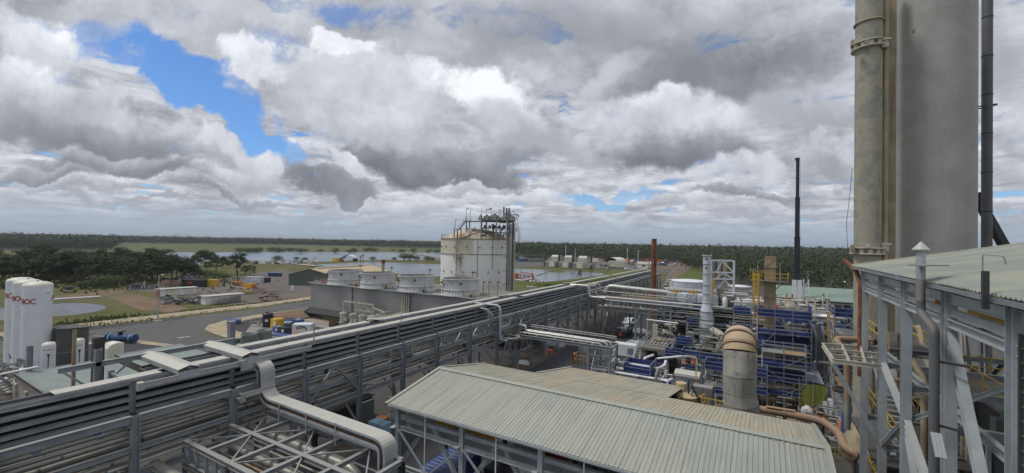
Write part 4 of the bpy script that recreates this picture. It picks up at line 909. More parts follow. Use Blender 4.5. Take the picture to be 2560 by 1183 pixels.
for k in range(9): sb.box((x1+.3,cty+1+k*.55,9-(k+1)*.42),(x1+1.3,cty+1.5+k*.55,9.05-(k+1)*.42))
sb.bar((x1+.3,cty+1,9.05),(x1+.3,cty+6,5.2),.08,.25); sb.bar((x1+1.3,cty+1,9.05),(x1+1.3,cty+6,5.2),.08,.25); obj('stairs',sb,'steel2',cw)
# pumps in front of the tower
for i,u in enumerate((857,881,904,928)):
    p=at(u,838 if i else 830,z=0.2); p=Vector((p.x,62.0,0)); p.x=at(u,820,y=62.0).x
    t=thing('vertical_pump',['leftmost cream vertical pump in front of the cooling tower','second cream vertical pump from the left by the cooling tower','third cream vertical pump from the left by the cooling tower','rightmost cream vertical pump nearest the tray rack'][i],'pump',(p.x,p.y,0))
    obj('body',B().cyl((p.x,p.y,0),.75,2.2,14).cyl((p.x,p.y,2.2),.9,.2,14),'steel2',t); obj('motor',B().cyl((p.x,p.y,2.4),.62,1.5,14),'cream',t); obj('cap',B().cyl((p.x,p.y,3.95),.78,.3,14).cyl((p.x,p.y,4.25),.55,.15,14),'cream',t)
    obj('junction_box',B().box((p.x+.6,p.y-.35,2.6),(p.x+1.2,p.y+.3,3.3)),'cream',t)
    pp('discharge_pipe',t,bend([(p.x,p.y,1.4),(p.x,p.y+2.6,1.4),(p.x+1.5,p.y+4.5,1.4)],.8),.32,'cream',10)
t=thing('pipe_bridge','cream pipe support frame standing before the grey tower wall','pipe frame',(-80,66,0))
xa=[at(u,800,y=66).x for u in (858,890,933,962,977)]
for i,xx in enumerate(xa): bp('post',t,(xx,66,0),(xx,66,6.0 if i<3 else 4.4),.28,m='cream')
bp('beam',t,(xa[0],66,5.9),(xa[2],66,5.9),.28,m='cream'); bp('beam',t,(xa[1],66,4.3),(xa[2],66,4.3),.18,m='cream'); bp('beam',t,(xa[2],66,5.2),(xa[3],66,4.6),.25,m='cream')
for i in range(4):
    a=xa[1]+(xa[2]-xa[1])*i/4; c=xa[1]+(xa[2]-xa[1])*(i+1)/4; bp('diagonal',t,(a,66,5.8 if i%2==0 else 4.3),(c,66,4.3 if i%2==0 else 5.8),.14,m='cream')
bp('beam',t,(xa[3],63.5,4.4),(xa[4]+4,63.5,4.4),.25,m='cream'); bp('beam',t,(xa[3],63.5,4.4),(xa[3],68,4.6),.25,m='cream')
for k in range(4): pp('pipe',t,bend([(-66.6+.6*k,cty-.5,8.4),(-66.6+.6*k,cty-.5,4.4),(-68.0+.5*k,65.5,3.9-.1*k),(-72.2,63.4+.4*k,3.8),(-72.2,63.4+.4*k,1.0)],.7),.17,'cream')
pp('pipe',t,bend([(-92,61,.6),(-79,61,.6),(-77,61,1.5)],.6),.45,'pipe',12)
rail(t,[(-90,66.6,.1),(-81,66.6,.1)],1.3,'rustpaint',1.2); rail(t,[(-90,60.4,.1),(-70,59.0,.1)],1.1,'steel2',1.6)
obj('rusty_fence',B().box((-84,63.6,.1),(-79.5,63.7,1.9)).box((-79.5,61.8,.1),(-79.4,63.7,1.9)),'rustin',t)
# ------------------------------------------------------------------ LNG tank
TC=Vector((-69.6,100.2,0)); TR=9.75; TH=20.75
tk=thing('storage_tank','huge white domed storage tank with rust-stained ladder behind the cooling tower','storage tank',tuple(TC))
import itertools
def wallpanel(a0,a1,z0,z1,m,rr=TR):
    n=max(2,int((a1-a0)/rad(3))); b=B(); vs=[]
    for i in range(n+1):
        a=a0+(a1-a0)*i/n; vs+=[(TC.x+rr*math.cos(a),TC.y+rr*math.sin(a),z0),(TC.x+rr*math.cos(a),TC.y+rr*math.sin(a),z1)]
    b.add(vs,[(2*i,2*i+2,2*i+3,2*i+1) for i in range(n)],True); return obj('wall_panel',b,m,tk)
obj('shell',B().lathe([(TR-.03,0),(TR-.03,TH)],(TC.x,TC.y,0),96),'tankwall',tk)
aC=math.atan2(-TC.y,-TC.x)   # towards the camera
for rI,(z0,z1) in enumerate(((0,4.2),(4.2,8.4),(8.4,12.6),(12.6,16.7),(16.75,TH))):
    nP=12
    for i in range(nP):
        a0=aC-rad(4)+2*PI*i/nP; wallpanel(a0+.003,a0+2*PI/nP-.003,z0+.02,z1-.02,'tankold' if rI==4 and i in (10,11,9) else 'tankwall')
b=B()
for aa in (aC+rad(3),aC-rad(27+4),aC+rad(27)): b.bar((TC.x+(TR+.03)*math.cos(aa),TC.y+(TR+.03)*math.sin(aa),12.8 if abs(aa-aC-rad(27))<.01 else 0),(TC.x+(TR+.03)*math.cos(aa),TC.y+(TR+.03)*math.sin(aa),TH),.14)
obj('vertical_strap',b,'pipe',tk)
obj('wind_girder',B().lathe([(TR,-.08),(TR+.2,-.08),(TR+.2,.06),(TR,.06)],(TC.x,TC.y,16.72),96),'pipe',tk)
obj('top_rim',B().lathe([(TR,-.12),(TR+.22,-.12),(TR+.22,.06),(TR-.4,.1)],(TC.x,TC.y,TH),96),'rustpaint',tk)
prof=[(TR*math.cos(t),0.05+3.0*math.sin(t)**1.0*1.0) for t in [i*PI/2/10 for i in range(11)]]
prof=[((1-i/12)*TR*.985,3.0*(1-(1-i/12)**2)) for i in range(13)]
obj('dome',B().lathe(prof,(TC.x,TC.y,TH),64),'dome',tk)
for zz in (12.0,18.6):
    for k in range(9):
        a=aC+rad(-80+20*k+(6 if zz>13 else 0)); p=(TC.x+TR*math.cos(a),TC.y+TR*math.sin(a),zz); obj('bolt_cover',B().tube([p,(TC.x+(TR+.25)*math.cos(a),TC.y+(TR+.25)*math.sin(a),zz)],.22,8),'pipe',tk)
def P3(a,r,z): return Vector((TC.x+r*math.cos(a),TC.y+r*math.sin(a),z))
rail(tk,[P3(aC+rad(-180+10*k),TR,TH+.05) for k in range(19)],1.1,'rustpaint',1.7); rail(tk,[P3(aC+rad(10*k),TR,TH+.05) for k in range(19)],1.1,'rustpaint',1.7)
# ladder with landings (left of centre as seen from the camera)
al=aC-rad(27)
b=B(); 
for i,(z0,z1,da) in enumerate(((16.0,21.0,0),(10.6,16.6,2.3),(3.0,11.2,4.6))):
    a=al+rad(da)
    for s in (-.028,.028): b.bar(P3(a+s,TR+.35,z0),P3(a+s,TR+.35,z1),.07)
    z=z0
    while z<z1: b.bar(P3(a-.028,TR+.35,z),P3(a+.028,TR+.35,z),.04); z+=.35
    z=z0+2.2
    while z<z1: 
        b.tube([P3(a-.04,TR+.35,z),P3(a-.04,TR+1.0,z),P3(a+.04,TR+1.0,z),P3(a+.04,TR+.35,z)],.03,4); z+=.9
    for s in (-.04,0,.04): b.bar(P3(a+s,TR+1.02,z0+2.2),P3(a+s,TR+1.02,z1),.04)
obj('ladder',b,'rustpaint',tk)
for z,da in ((15.9,1.0),(10.5,3.4)):
    a=al+rad(da); lb=obj('landing',B().bar(P3(a-.11,TR+.6,z),P3(a+.11,TR+.6,z),1.2,.1,Z),'rustpaint',tk)
    rail(lb,[P3(a-.11,TR+.1,z),P3(a-.11,TR+1.2,z),P3(a+.11,TR+1.2,z),P3(a+.11,TR+.1,z)],1.05,'rustpaint',.9)
    bb=B(); 
    for s in (-.09,.09): bb.bar(P3(a+s,TR,z-2.0),P3(a+s,TR+1.1,z),.09)
    obj('bracket',bb,'pipe',lb)
# gantry on the roof
gz=25.6
gx=[at(u,560,d=116) for u in (1166,1204,1246,1285)]
def gp(u,dd,z): p=at(u,560,d=dd); return Vector((p.x,p.y,z))
gt=thing('roof_gantry','dark steel equipment platform and pipework on top of the big white tank','gantry',tuple(gp(1225,118,20.8)))
dk=B()
for u0,u1,d0,d1 in ((1165,1205,116,119),(1203,1287,112,120)):
    q=[gp(u0,d0,gz),gp(u1,d0,gz),gp(u1,d1,gz),gp(u0,d1,gz)]; dk.prism([(p.x,p.y) for p in q],gz-.12,gz+.05)
obj('deck',dk,'dark',gt)
for u,dd,z0 in ((1166,116,22.4),(1174,119,22.7),(1203,112,20.9),(1216,113,21.6),(1241,112,20.9),(1285,113,20.6),(1268,112,20.8),(1204,119,22.8),(1241,120,22.8),(1285,120,21)): 
    bp('leg',gt,gp(u,dd,z0),gp(u,dd,gz),.28,m='pipe')
for z in (22.4,23.6): bp('beam',gt,gp(1203,112,z),gp(1285,112,z),.2,m='dark')
for a,c in (((1166,116,23.9),(1176,117,22.6)),((1241,112,21.3),(1262,112,23.9)),((1203,112,23.6),(1216,112,22.0)),((1203,112,22.6),(1156,113,20.9)),((1214,112,22.3),(1204,112,21.2)),((1262,112,23.9),(1283,112,22.4)),((1176,118,22.8),(1190,118,24))): bp('brace',gt,gp(*a),gp(*c),.18,m='dark')
rail(gt,[gp(1165,119,gz),gp(1165,116,gz),gp(1204,116,gz)],1.1,'pipe',1.3); rail(gt,[gp(1203,112,gz),gp(1287,112,gz),gp(1287,120,gz)],1.1,'pipe',1.3)
# stair to lower landing
lz=23.2
q=[gp(1135,111,lz),gp(1154,111,lz),gp(1154,113,lz),gp(1135,113,lz)]; ld=obj('landing',B().prism([(p.x,p.y) for p in q],lz-.1,lz),'rustin',gt)
for u in (1136,1144,1153): bp('leg',gt,gp(u,111,20.8),gp(u,111,lz),.2,m='rustin')
rail(gt,[gp(1135,113,lz),gp(1135,111,lz),gp(1147,111,lz)],1.05,'pipe',1.2)
sb=B(); A_=gp(1150,112,lz); C_=gp(1165,116,gz)
for s in (0,.9): sb.bar(A_+Vector((s*.5,-s,0)),C_+Vector((s*.5,-s,0)),.08,.28)
for k in range(11): p=A_.lerp(C_,k/11); sb.bar(p,p+Vector((.45,-.9,0)),.25,.04)
obj('stairs',sb,'pipe',gt); rail(gt,[A_+Vector((.45,-.9,0)),C_+Vector((.45,-.9,0))],1.0,'pipe',1.2)
# equipment on the deck
random.seed(8)
for u,dd,w,h in ((1201,113,1.0,1.5),(1217,114,2.0,1.5),(1236,115,2.6,1.9),(1245,114,1.2,1.1),(1262,114,1.4,2.0),(1270,115,1.8,2.2),(1280,114,1.4,1.5)):
    p=gp(u,dd,gz); e=B(); e.box((p.x-w/2,p.y-w/2,gz+.1),(p.x+w/2,p.y+w/2,gz+h*.45)); e.box((p.x-w*.33,p.y-w*.3,gz+h*.5),(p.x+w*.36,p.y+w*.3,gz+h*.82)); e.cyl((p.x,p.y,gz+h*.8),w*.2,h*.25,8)
    for s in (-.4,.4): e.bar((p.x+w*s,p.y,gz),(p.x+w*s,p.y,gz+h*.8),.12)
    obj('equipment',e,'pipe',gt)
for k in range(34):
    u_=U(1206,1284); a=gp(u_,U(112.5,119),U(21.8,gz-.3)); c=a+RT*U(-1.6,1.6); pp('pipe',gt,[a,c,c-Z*U(.3,1.5)],U(.07,.2),random.choice(('dark','pipe','rustin','darkpipe')),6)
for k in range(6): obj('process_vessel',B().tube([gp(1210+12*k,115+k%2*2,gz-1.4),gp(1216+12*k,115+k%2*2,gz-1.5)],.38,10),'pipe' if k%2 else 'dark',gt)
for u,h in ((1259,4.1),(1266,3.8),(1272,3.85)): pp('vent_stack',gt,[gp(u,115,gz),gp(u,115,gz+h*.93)],.22,'darkpipe',10)
for k in range(16):
    a=gp(U(1255,1287),U(113,119),gz+U(.3,2.6)); c=a+Vector((U(-1.5,1.5),U(-1,1),0)); pp('pipe',gt,[a,c,c-Z*U(.3,1.5)],U(.07,.16),random.choice(('darkpipe','pipe')),6)
for u,h,s in ((1138,2.6,1),(1166,3.1,1),(1175,2.7,1),(1248,2.3,-1),(1252,2.9,-1),(1285,2.6,-1)):
    z_=gz if u>1160 else lz; p=gp(u,114,z_); bq=B().bar(p,p+Z*h,.08); bq.bar(p+Z*h,p+Z*(h+.05)+RT*.45*s,.08); bq.bar(p+Z*h+RT*.2*s,p+Z*h+RT*.6*s,.22,.12); obj('lamp_post',bq,'dark',gt)
pp('mast',gt,[gp(1204,113,gz),gp(1204,113,gz+3.3)],.06,'dark',5)
ws=thing('windsock','small dark red windsock flying from a pole on the tank gantry','windsock',tuple(gp(1228,116,gz)))
bp('pole',ws,gp(1228,116,gz),gp(1228,116,gz+3.6),.07,m='dark'); bp('pole',ws,gp(1215,116,gz),gp(1215,116,gz+3.3),.07,m='dark')
pp('sock',ws,[gp(1228,116,gz+3.5),gp(1222,116,gz+3.15),gp(1216,116,gz+3.15)],[.24,.14,.09],'red',8)
# big risers hugging the right side of the tank
rs=thing('riser_pipes','bundle of tall grey riser pipes clamped to the right side of the white tank','pipes',tuple(gp(1277,113,0)))
for i,u in enumerate((1266.5,1271,1276,1280.5,1285)):
    p=at(u,700,d=111+1.0*(i%2)); zt=gz-.1-.3*(i%3)
    pp('pipe',rs,bend([(p.x,p.y,0),(p.x,p.y,zt),(p.x-1.2,p.y+1.5,zt)],.6),(.2,.22,.28,.22,.18)[i],('darkpipe','pipe','pipe','darkpipe','cream')[i],10)
for z in (2,5.5,9,12.5,16,19.5):
    a=at(1263,700,d=112); c=at(1287,700,d=112); bp('clamp',rs,(a.x-.8,a.y,z),(c.x,c.y,z),.14,.2,m='pipe')
lb=B(); pL=at(1291,560,d=114)
for s in (0,.5): lb.tube([(pL.x+s,pL.y,17.0),(pL.x+s+.5,pL.y,18.5),(pL.x+s+.7,pL.y,21.5),(pL.x+s*.8,pL.y,25.2)],.05,5)
for k in range(14): z=17.5+k*.5; lb.bar((pL.x+.4,pL.y,z),(pL.x+1.15,pL.y,z),.05)
obj('side_ladder',lb,'dark',rs)
# ------------------------------------------------------------------ front shed with corrugated roof
def roofsheets(par,x0,x1,ya,za,yb,zb,w,m,rib=.30,n='roof_sheet',rh=.045,alongx=False):
    """ribbed sheets side by side; each one a part, alike ones share a mesh"""
    cnt=max(1,round((x1-x0)/w)); w=(x1-x0)/cnt; me=None; org=root_of(par).location
    for i in range(cnt):
        xx=x0+w*i
        if me is None:
            b=B(); k=max(1,round(w/rib)); r=w/k; xs=[]
            for j in range(k): xs+=[(j*r,0),(j*r+r*.62,0),(j*r+r*.72,rh),(j*r+r*.90,rh)]
            xs.append((w-.006,0)); vs=[]
            for a,h in xs:
                if alongx: vs+=[(ya-xx*0,a,za+h),(yb,a,zb+h)]
                else: vs+=[(a,ya,za+h),(a,yb,zb+h)]
            b.add(vs,[(2*j,2*j+2,2*j+3,2*j+1) for j in range(len(xs)-1)])
            me=bpy.data.meshes.new(n); me.from_pydata(b.v,[],b.f); me.materials.append(M[m]); me.update()
        o=bpy.data.objects.new(n,me); C.objects.link(o); o.parent=par
        jit=U(-.006,.006)
        o.location=((0,xx,jit) if alongx else (xx,0,jit)); o.location=Vector(o.location)-org
xl,xr=-23.9,3.3
shd=thing('open_shed','long open-sided steel shed with a ribbed green-grey gable roof in the foreground','shed',((xl+xr)/2,29.4,0))
YE,ZE,YR,ZR,YF,ZF=23.25,7.88,29.4,9.0,36.45,7.73
roofsheets(shd,xl,xr,YE,ZE,YR-.02,ZR,.76,'roof',.253,rh=.028)
roofsheets(shd,xl,xr,YR+.02,ZR,YF,ZF,.76,'roofdust',.253,rh=.028)
obj('ridge_cap',B().add([(xl-.05,YR-.32,ZR+.02),(xr+.05,YR-.32,ZR+.02),(xr+.05,YR,ZR+.10),(xl-.05,YR,ZR+.10),(xl-.05,YR+.32,ZR+.02),(xr+.05,YR+.32,ZR+.02)],[(0,1,2,3),(3,2,5,4)]),'roof',shd)
# small closure notches along the ridge
b=B(); x=xl
while x<xr: b.box((x,YR-.36,ZR-.03),(x+.16,YR-.33,ZR+.05)); x+=.38
obj('ridge_closure',b,'roof',shd,kind='stuff')
def rake(x,par,m='cover'):
    for (ya,za,yb,zb) in ((YE-.1,ZE,YR,ZR+.06),(YR,ZR+.06,YF,ZF+.02)): obj('barge_capping',B().bar((x,ya,za+.04),(x,yb,zb+.04),.26,.06).bar((x-.13,ya,za-.06),(x-.13,yb,zb-.06),.02,.25),m,par)
rake(xl,shd,'roof'); rake(xr,shd,'roof')
obj('gutter',B().bar((xl,YE-.02,ZE-.1),(xr,YE-.02,ZE-.1),.1,.14),'steel2',shd)
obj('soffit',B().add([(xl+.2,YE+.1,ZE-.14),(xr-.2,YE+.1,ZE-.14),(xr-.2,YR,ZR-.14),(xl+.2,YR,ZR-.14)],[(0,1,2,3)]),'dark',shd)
cols=[-23.2,-17.3,-11.4,-5.5,.4,2.7]
YC=23.75
for i,x in enumerate(cols):
    ibp('column',shd,(x,YC,0),(x,YC,ZE-.15),.34,.36,'steel2',up=(0,1,0)); ibp('column',shd,(x,YF-.4,0),(x,YF-.4,ZF-.15),.32,.34,'steel',up=(0,1,0)); ibp('column',shd,(x,YR,0),(x,YR,ZR-.3),.28,.30,'dark',up=(0,1,0))
    ibp('rafter',shd,(x,YC,ZE-.25),(x,YR,ZR-.35),.2,.34,'steel2'); ibp('rafter',shd,(x,YR,ZR-.35),(x,YF,ZF-.25),.2,.34,'steel')
    for z in (6.15,3.3): obj('end_cleat',B().box((x-.45,YC-.45,z-.04),(x-.1,YC+.1,z+.02)),'steel2',shd)
for a,c in zip(cols,cols[1:]):
    L=c-a
    ibp('girt',shd,(a+.2,YC,6.95),(c-.2,YC,6.95),.34,.26,'steel2',up=Z); ibp('girt',shd,(a+.2,YC-.05,6.15),(c-.2,YC-.05,6.15),.18,.30,'steel2'); ibp('girt',shd,(a+.2,YC,3.3),(c-.2,YC,3.3),.20,.32,'steel2')
    ibp('crane_beam',shd,(a,YC+1.0,5.9),(c,YC+1.0,5.9),.3,.62,'steel2')
    ibp('girt',shd,(a,YF-.4,6.4),(c,YF-.4,6.4),.2,.3,'steel2')
    if L>3:
        bp('brace',shd,(a+.1,YC-.12,6.05),(a+L/2,YC-.12,3.4),.11,m='steel2'); bp('brace',shd,(c-.1,YC-.12,6.05),(a+L/2,YC-.12,3.4),.11,m='steel2')
        ibp('brace',shd,(a+.3,YC+.15,3.5),(a+L/2-.2,YC+.15,6.9),.24,.26,'steel2'); ibp('brace',shd,(a+L/2+.2,YC+.15,6.9),(c-.3,YC+.15,3.5),.24,.26,'steel2')
        bp('hanger_rod',shd,(a+L/2-.1,YC-.3,1.0),(a+L/2-.1,YC-.3,7.7),.06,m='white')
        bp('brace',shd,(a,YF-.4,1),(c,YF-.4,6.2),.16,m='steel2')
for k in range(9):
    y=YE+.6+k*.75; z=ZE+(y-YE)*.182-.16
    if y<YR: obj('purlin',B().bar((xl+.2,y,z),(xr-.2,y,z),.06,.16),'steel',shd)
# wing of the roof at a lower level behind
wg=thing('side_roof','dusty lower roof wing joined behind the front shed ridge','roof',(-12,40,0))
roofsheets(wg,-18.05,-6.25,YF+.02,ZF,44.95,6.2,.74,'roofdust',.247,rh=.028)
obj('barge_capping',B().bar((-18.1,YF,ZF+.06),(-18.1,45,6.26),.26,.06),'roofdust',wg)
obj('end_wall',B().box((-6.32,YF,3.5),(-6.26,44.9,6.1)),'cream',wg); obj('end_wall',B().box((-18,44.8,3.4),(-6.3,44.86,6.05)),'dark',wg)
for x in (-17.8,-12,-6.5): ibp('column',wg,(x,44.5,0),(x,44.5,6.0),.26,.26,'steel2',up=(0,1,0))
# things under the shed
def container(name,label,c,L,W,Hh,rz,m,doors=True,text=None,group=None,cat='shipping container',roofm=None):
    t=thing(name,label,cat,(0,0,0),group); b=B(); k=int(L/.28)
    def wall(p0,p1,n):
        vs=[];d_=(Vector(p1)-Vector(p0)); nn=Vector((d_.y,-d_.x,0)).normalized()
        xs=[]
        for j in range(n): xs+=[(j/n,0),((j+.3)/n,0),((j+.45)/n,-.04),((j+.85)/n,-.04)]
        xs.append((1,0))
        for s,h in xs: p=Vector(p0)+d_*s+nn*h; vs+=[(p.x,p.y,.15),(p.x,p.y,Hh-.1)]
        b.add(vs,[(2*j,2*j+2,2*j+3,2*j+1) for j in range(len(xs)-1)])
    l,w=L/2,W/2
    wall((-l,-w,0),(l,-w,0),k); wall((l,w,0),(-l,w,0),k); wall((-l,w,0),(-l,-w,0),7)
    obj('walls',b,m,t)
    f=B()
    for x in (-l,l):
        for y in (-w,w): f.box((x-.07,y-.07,0),(x+.07,y+.07,Hh))
    for z in (.08,Hh-.06):
        for y in (-w,w): f.box((-l,y-.06,z-.08),(l,y+.06,z+.06))
        for x in (-l,l): f.box((x-.06,-w,z-.08),(x+.06,w,z+.06))
    obj('frame',f,m,t)
    r=B(); n=int(L/.45); vs=[]
    xs=[]
    for j in range(n): xs+=[(-l+L*j/n,0),(-l+L*(j+.4)/n,0),(-l+L*(j+.5)/n,.03),(-l+L*(j+.9)/n,.03)]
    xs.append((l,0))
    for x,h in xs: vs+=[(x,-w,Hh-.02+h),(x,w,Hh-.02+h)]
    r.add(vs,[(2*j,2*j+2,2*j+3,2*j+1) for j in range(len(xs)-1)]); obj('roof',r,roofm or m,t)
    if doors:
        for s in (-1,1):
            dd=obj('door',B().box((l-.02,min(0,s*w)+.05,.12),(l+.04,max(0,s*w)-.05,Hh-.12)),m,t)
            obj('locking_bar',B().box((l+.04,s*w*.4-.02,.2),(l+.08,s*w*.4+.02,Hh-.2)),'steel2',dd)
    if text: obj('sign_panel',B().box((text[1],-w-.08,Hh*.45),(text[2],-w-.05,Hh*.75)),text[0],t)
    t.location=c; t.rotation_euler=(0,0,rz); return t
container('shipping_container','blue ribbed container on the ground under the front shed',(-21.2,27.0,0),6.0,2.4,2.6,rad(90),'bluep')
container('shipping_container','dark blue container beside the blue one under the front shed',(-17.0,31.0,0),6.0,2.4,2.6,rad(90),'navy')
container('site_cabin','white louvred equipment cabinet standing under the front shed',(-12.6,27.6,0),3.6,2.2,4.4,0,'white',cat='cabinet')
t=thing('overhead_crane','yellow overhead crane beam under the shed roof','crane',(-19,27,5))
obj('beam',B().box((-22,26.6,5.6),(-16.5,27.1,6.2)),'yellow',t); obj('hoist',B().box((-20,26.4,5.1),(-19,27.3,5.7)).cyl((-19.5,26.8,4.6),.18,.6,8),'yellow',t)
t=thing('machine_skid','red and cream machine skid with pipework under the shed','machine',(-15,30,0))
obj('base',B().box((-16.3,28.5,0),(-13.8,33,.5)),'red',t); obj('tank',B().tube([(-15,28.8,1.4),(-15,32.6,1.4)],.8,14),'cream',t); obj('box',B().box((-16.2,33,.5),(-14,34.5,3)),'red',t)
for k in range(8): pp('pipe',t,bend([(U(-16.5,-10),U(27,34),.3),(U(-16,-10),U(27,34),U(1.5,3.5)),(U(-16,-9),U(28,34),U(.5,3))],.4),U(.06,.14),random.choice(('pipe','bpipe','bluep')))
random.seed(77)
for k,(x,y,lab) in enumerate(((-10.2,29,'grey switchboard cabinet right of the white cabinet under the shed'),(-8.2,29.5,'darker switchboard cabinet under the middle of the shed'),(-3,29,'grey cabinet under the right part of the shed'))):
    t=thing('electrical_cabinet',lab,'cabinet',(x,y,0)); obj('housing',B().box((x-.7,y-.5,0),(x+.7,y+.5,2.6)),('steel2','dark','cream')[k],t); obj('door',B().box((x-.62,y-.54,.15),(x+.62,y-.51,2.45)),('white','steel','cream')[k],t)
# bulk bag and crates by the rack foot
p=G(982,1062)
t=thing('bulk_bag','white woven bulk bag tied in a frame beside the blue crate','bag',(p.x,p.y,0))
b=B(); b.lathe([(.5,0),(.62,.5),(.6,1.4),(.5,2.0),(.62,2.4),(.35,2.75),(.05,2.8)],(p.x,p.y,0.0),9); obj('bag',b,'bag',t)
for z in (.7,1.7): pp('strap',t,[(p.x+.66*math.cos(a),p.y+.66*math.sin(a),z) for a in [k*PI/4 for k in range(9)]],.025,'black',4)
p=G(948,1090)
t=thing('pallet_box','pale blue boxed pallet stack on the ground below the rack','pallet',(p.x,p.y,0))
for j in range(3): 
    for i in range(3): obj('box',B().box((p.x-1+j*.7,p.y-.6,.15+i*.45),(p.x-.34+j*.7,p.y+.6,.57+i*.45)),'lblue',t)
obj('pallet',B().box((p.x-1.05,p.y-.65,0),(p.x+1.1,p.y+.65,.14)),'wood',t)
p=G(955,1068); t=thing('cable_drum','rust-orange cable drum standing behind the pale blue boxes','cable drum',(p.x,p.y,0)); obj('drum',B().cyl((p.x,p.y,.1),.3,.9,12),'wood',t)
for z in (0,1.0): obj('flange',B().cyl((p.x,p.y,z),.62,.08,20),'orange',t)
p=G(905,1050); 
t=thing('transformer','dark green transformer cabinet under the rack left of the bulk bag','transformer',(p.x,p.y,0)); obj('housing',B().box((p.x-1,p.y-1,0),(p.x+1,p.y+.8,2.3)),'grn',t); obj('sign',B().box((p.x+.2,p.y-1.03,1.2),(p.x+.6,p.y-1.01,1.7)),'white',t)
for k in range(7): obj('fin',B().box((p.x-.9+k*.27,p.y-1.25,.4),(p.x-.86+k*.27,p.y-1,1.9)),'grn',t)
p=G(820,1080); 
t=thing('site_shed','dark ribbed low shed roof under the rack','shed',(p.x,p.y,0)); obj('walls',B().box((p.x-3,p.y-1,0),(p.x+1,p.y+5,2.3)),'dark',t); roofsheets(t,p.x-3.2,p.x+1.2,p.y-1.2,2.35,p.y+5.2,2.5,.7,'dark',.23,rh=.06)
p=at(1289,925,z=0); obj('post_guard',B().box((p.x-.3,p.y-.3,.01),(p.x+.3,p.y+.3,2.2)),'yellow',None,'yellow guard wrapped round the foot of a rack column','column guard')
# ------------------------------------------------------------------ big duct behind the shed
dx,dy=-1.45,43.0
du=thing('gooseneck_duct','fat dust-covered duct rising behind the shed and bending away at the top','duct',(dx,dy,0))
cur=[(dx+.25,dy,3.2),(dx+.1,dy,6.2),(dx,dy,7.2),(dx,dy,10.6)]
obj('riser',B().tube(cur[:2],[1.45,1.42],28),'duct',du); obj('riser',B().tube(cur[1:3],[1.42,1.30],28),'duct',du); obj('riser',B().tube([(dx,dy,7.22),(dx,dy,8.6)],1.30,28),'duct',du)
el_=bend([(dx,dy,8.6),(dx-.05,dy+.3,11.75),(dx-.2,dy+4.2,10.9),(dx-.3,dy+5.2,5.5)],2.9,12)
k1=5; k2=8
obj('elbow',B().tube(el_[:4],1.32,28),'duct',du); obj('elbow',B().tube(el_[3:k1+1],1.325,28),'ductdust',du); obj('elbow',B().tube(el_[k1:k2+1],1.32,28),'ductdust',du); obj('elbow',B().tube(el_[k2:],1.32,28),'ductdust',du)
for p_,q_ in ((el_[k1],el_[k1+1]),(el_[k2],el_[k2+1])): 
    t_=(q_-p_).normalized()*.12; obj('flange',B().tube([p_-t_,p_+t_],1.42,28),'tanpipe',du)
for z,r_ in ((6.2,1.44),(7.2,1.33),(8.6,1.33)): obj('seam',B().tube([(dx+(.1 if z<7 else 0),dy,z-.04),(dx+(.1 if z<7 else 0),dy,z+.04)],r_,28),'duct',du)
obj('gusset',B().add([(dx-1.5,dy-.1,6.0),(dx-2.9,dy-.1,3.4),(dx-1.4,dy-.1,3.4),(dx-1.5,dy+.1,6.0),(dx-2.9,dy+.1,3.4),(dx-1.4,dy+.1,3.4)],[(0,1,2),(5,4,3),(0,3,4,1)]),'ductdust',du)
for a in (0,1.6,3.1,4.7): bp('leg',du,(dx+1.2*math.cos(a),dy+1.2*math.sin(a),0),(dx+1.2*math.cos(a),dy+1.2*math.sin(a),3.4),.25,m='dark')
# tan pipe across the yard
tp=thing('tan_pipe','tan dusty pipe running from the fat duct down to the tall column base','pipe',(4,46,0))
pt=[at(1893,1022,z=3.0),at(1960,1033,z=3.),at(2058,1053,z=3.),at(2098,1085,z=2.6),at(2110,1118,z=2.6),at(2138,1136,z=2.6),at(2230,1146,z=2.6)]
pp('pipe_run',tp,bend(pt,.9,5),.36,'tanpipe',14); p=pt[0]; obj('flange',B().tube([p-Vector((.1,0,0)),p+Vector((.15,0,0))],.55,16),'tanpipe',tp)
for p in (pt[1],pt[5]): obj('collar',B().tube([p-Vector((.1,0,0)),p+Vector((.1,0,0))],.46,14),'tanpipe',tp)
obj('walk_plank',B().bar(pt[0]+Z*.42+Vector((.8,0,0)),pt[1]+Z*.42+Vector((1.0,0,0)),.5,.06),'tanpipe',tp)
for p in (pt[1],pt[2],pt[5]): bp('support',tp,(p.x,p.y,0),(p.x,p.y,p.z-.3),.2,m='dark')
# ------------------------------------------------------------------ tall columns at the right
Dd=43.
pc=at(2321,600,d=Dd); cb=thing('tall_column','huge grey cylindrical process column rising out of the top of the picture','column',(pc.x,pc.y,0))
rB=116/FPX*Dd*.725
def ringed(par,c,r,z0,z1,step,m,n=48,name='shell_course'):
    z=z0
    while z<z1-.01:
        e=min(z+step,z1); obj(name,B().lathe([(r,z+.007),(r,e-.007)],(c.x,c.y,0),n),m,par); z=e
ringed(cb,pc,rB,0,46,3.05,'tower',64)
obj('core',B().lathe([(rB-.02,0),(rB-.02,46)],(pc.x,pc.y,0),48,True),'tower2',cb)
b=B(); 
p=at(2284,76,d=Dd-rB*.8); obj('nozzle',B().tube([p,p+(Vector((0,0,H))-p).normalized()*.5],.14,8).tube([p,p-Z*.25],.08,6),'rustpaint',cb)
ps=at(2169,600,d=41.5); rs_=36/FPX*41.5*.765
sc=thing('slim_column','slender dusty column strapped to the left side of the huge grey column','column',(ps.x,ps.y,0))
ringed(sc,ps,rs_,0,46,2.6,'tower2',36)
obj('core',B().lathe([(rs_-.02,0),(rs_-.02,46)],(ps.x,ps.y,0),36,True),'rustpaint',sc)
obj('skirt',B().lathe([(rs_+1.1,0),(rs_+.75,1.5),(rs_+.02,3.0)],(ps.x,ps.y,0),24),'rustpaint',sc)
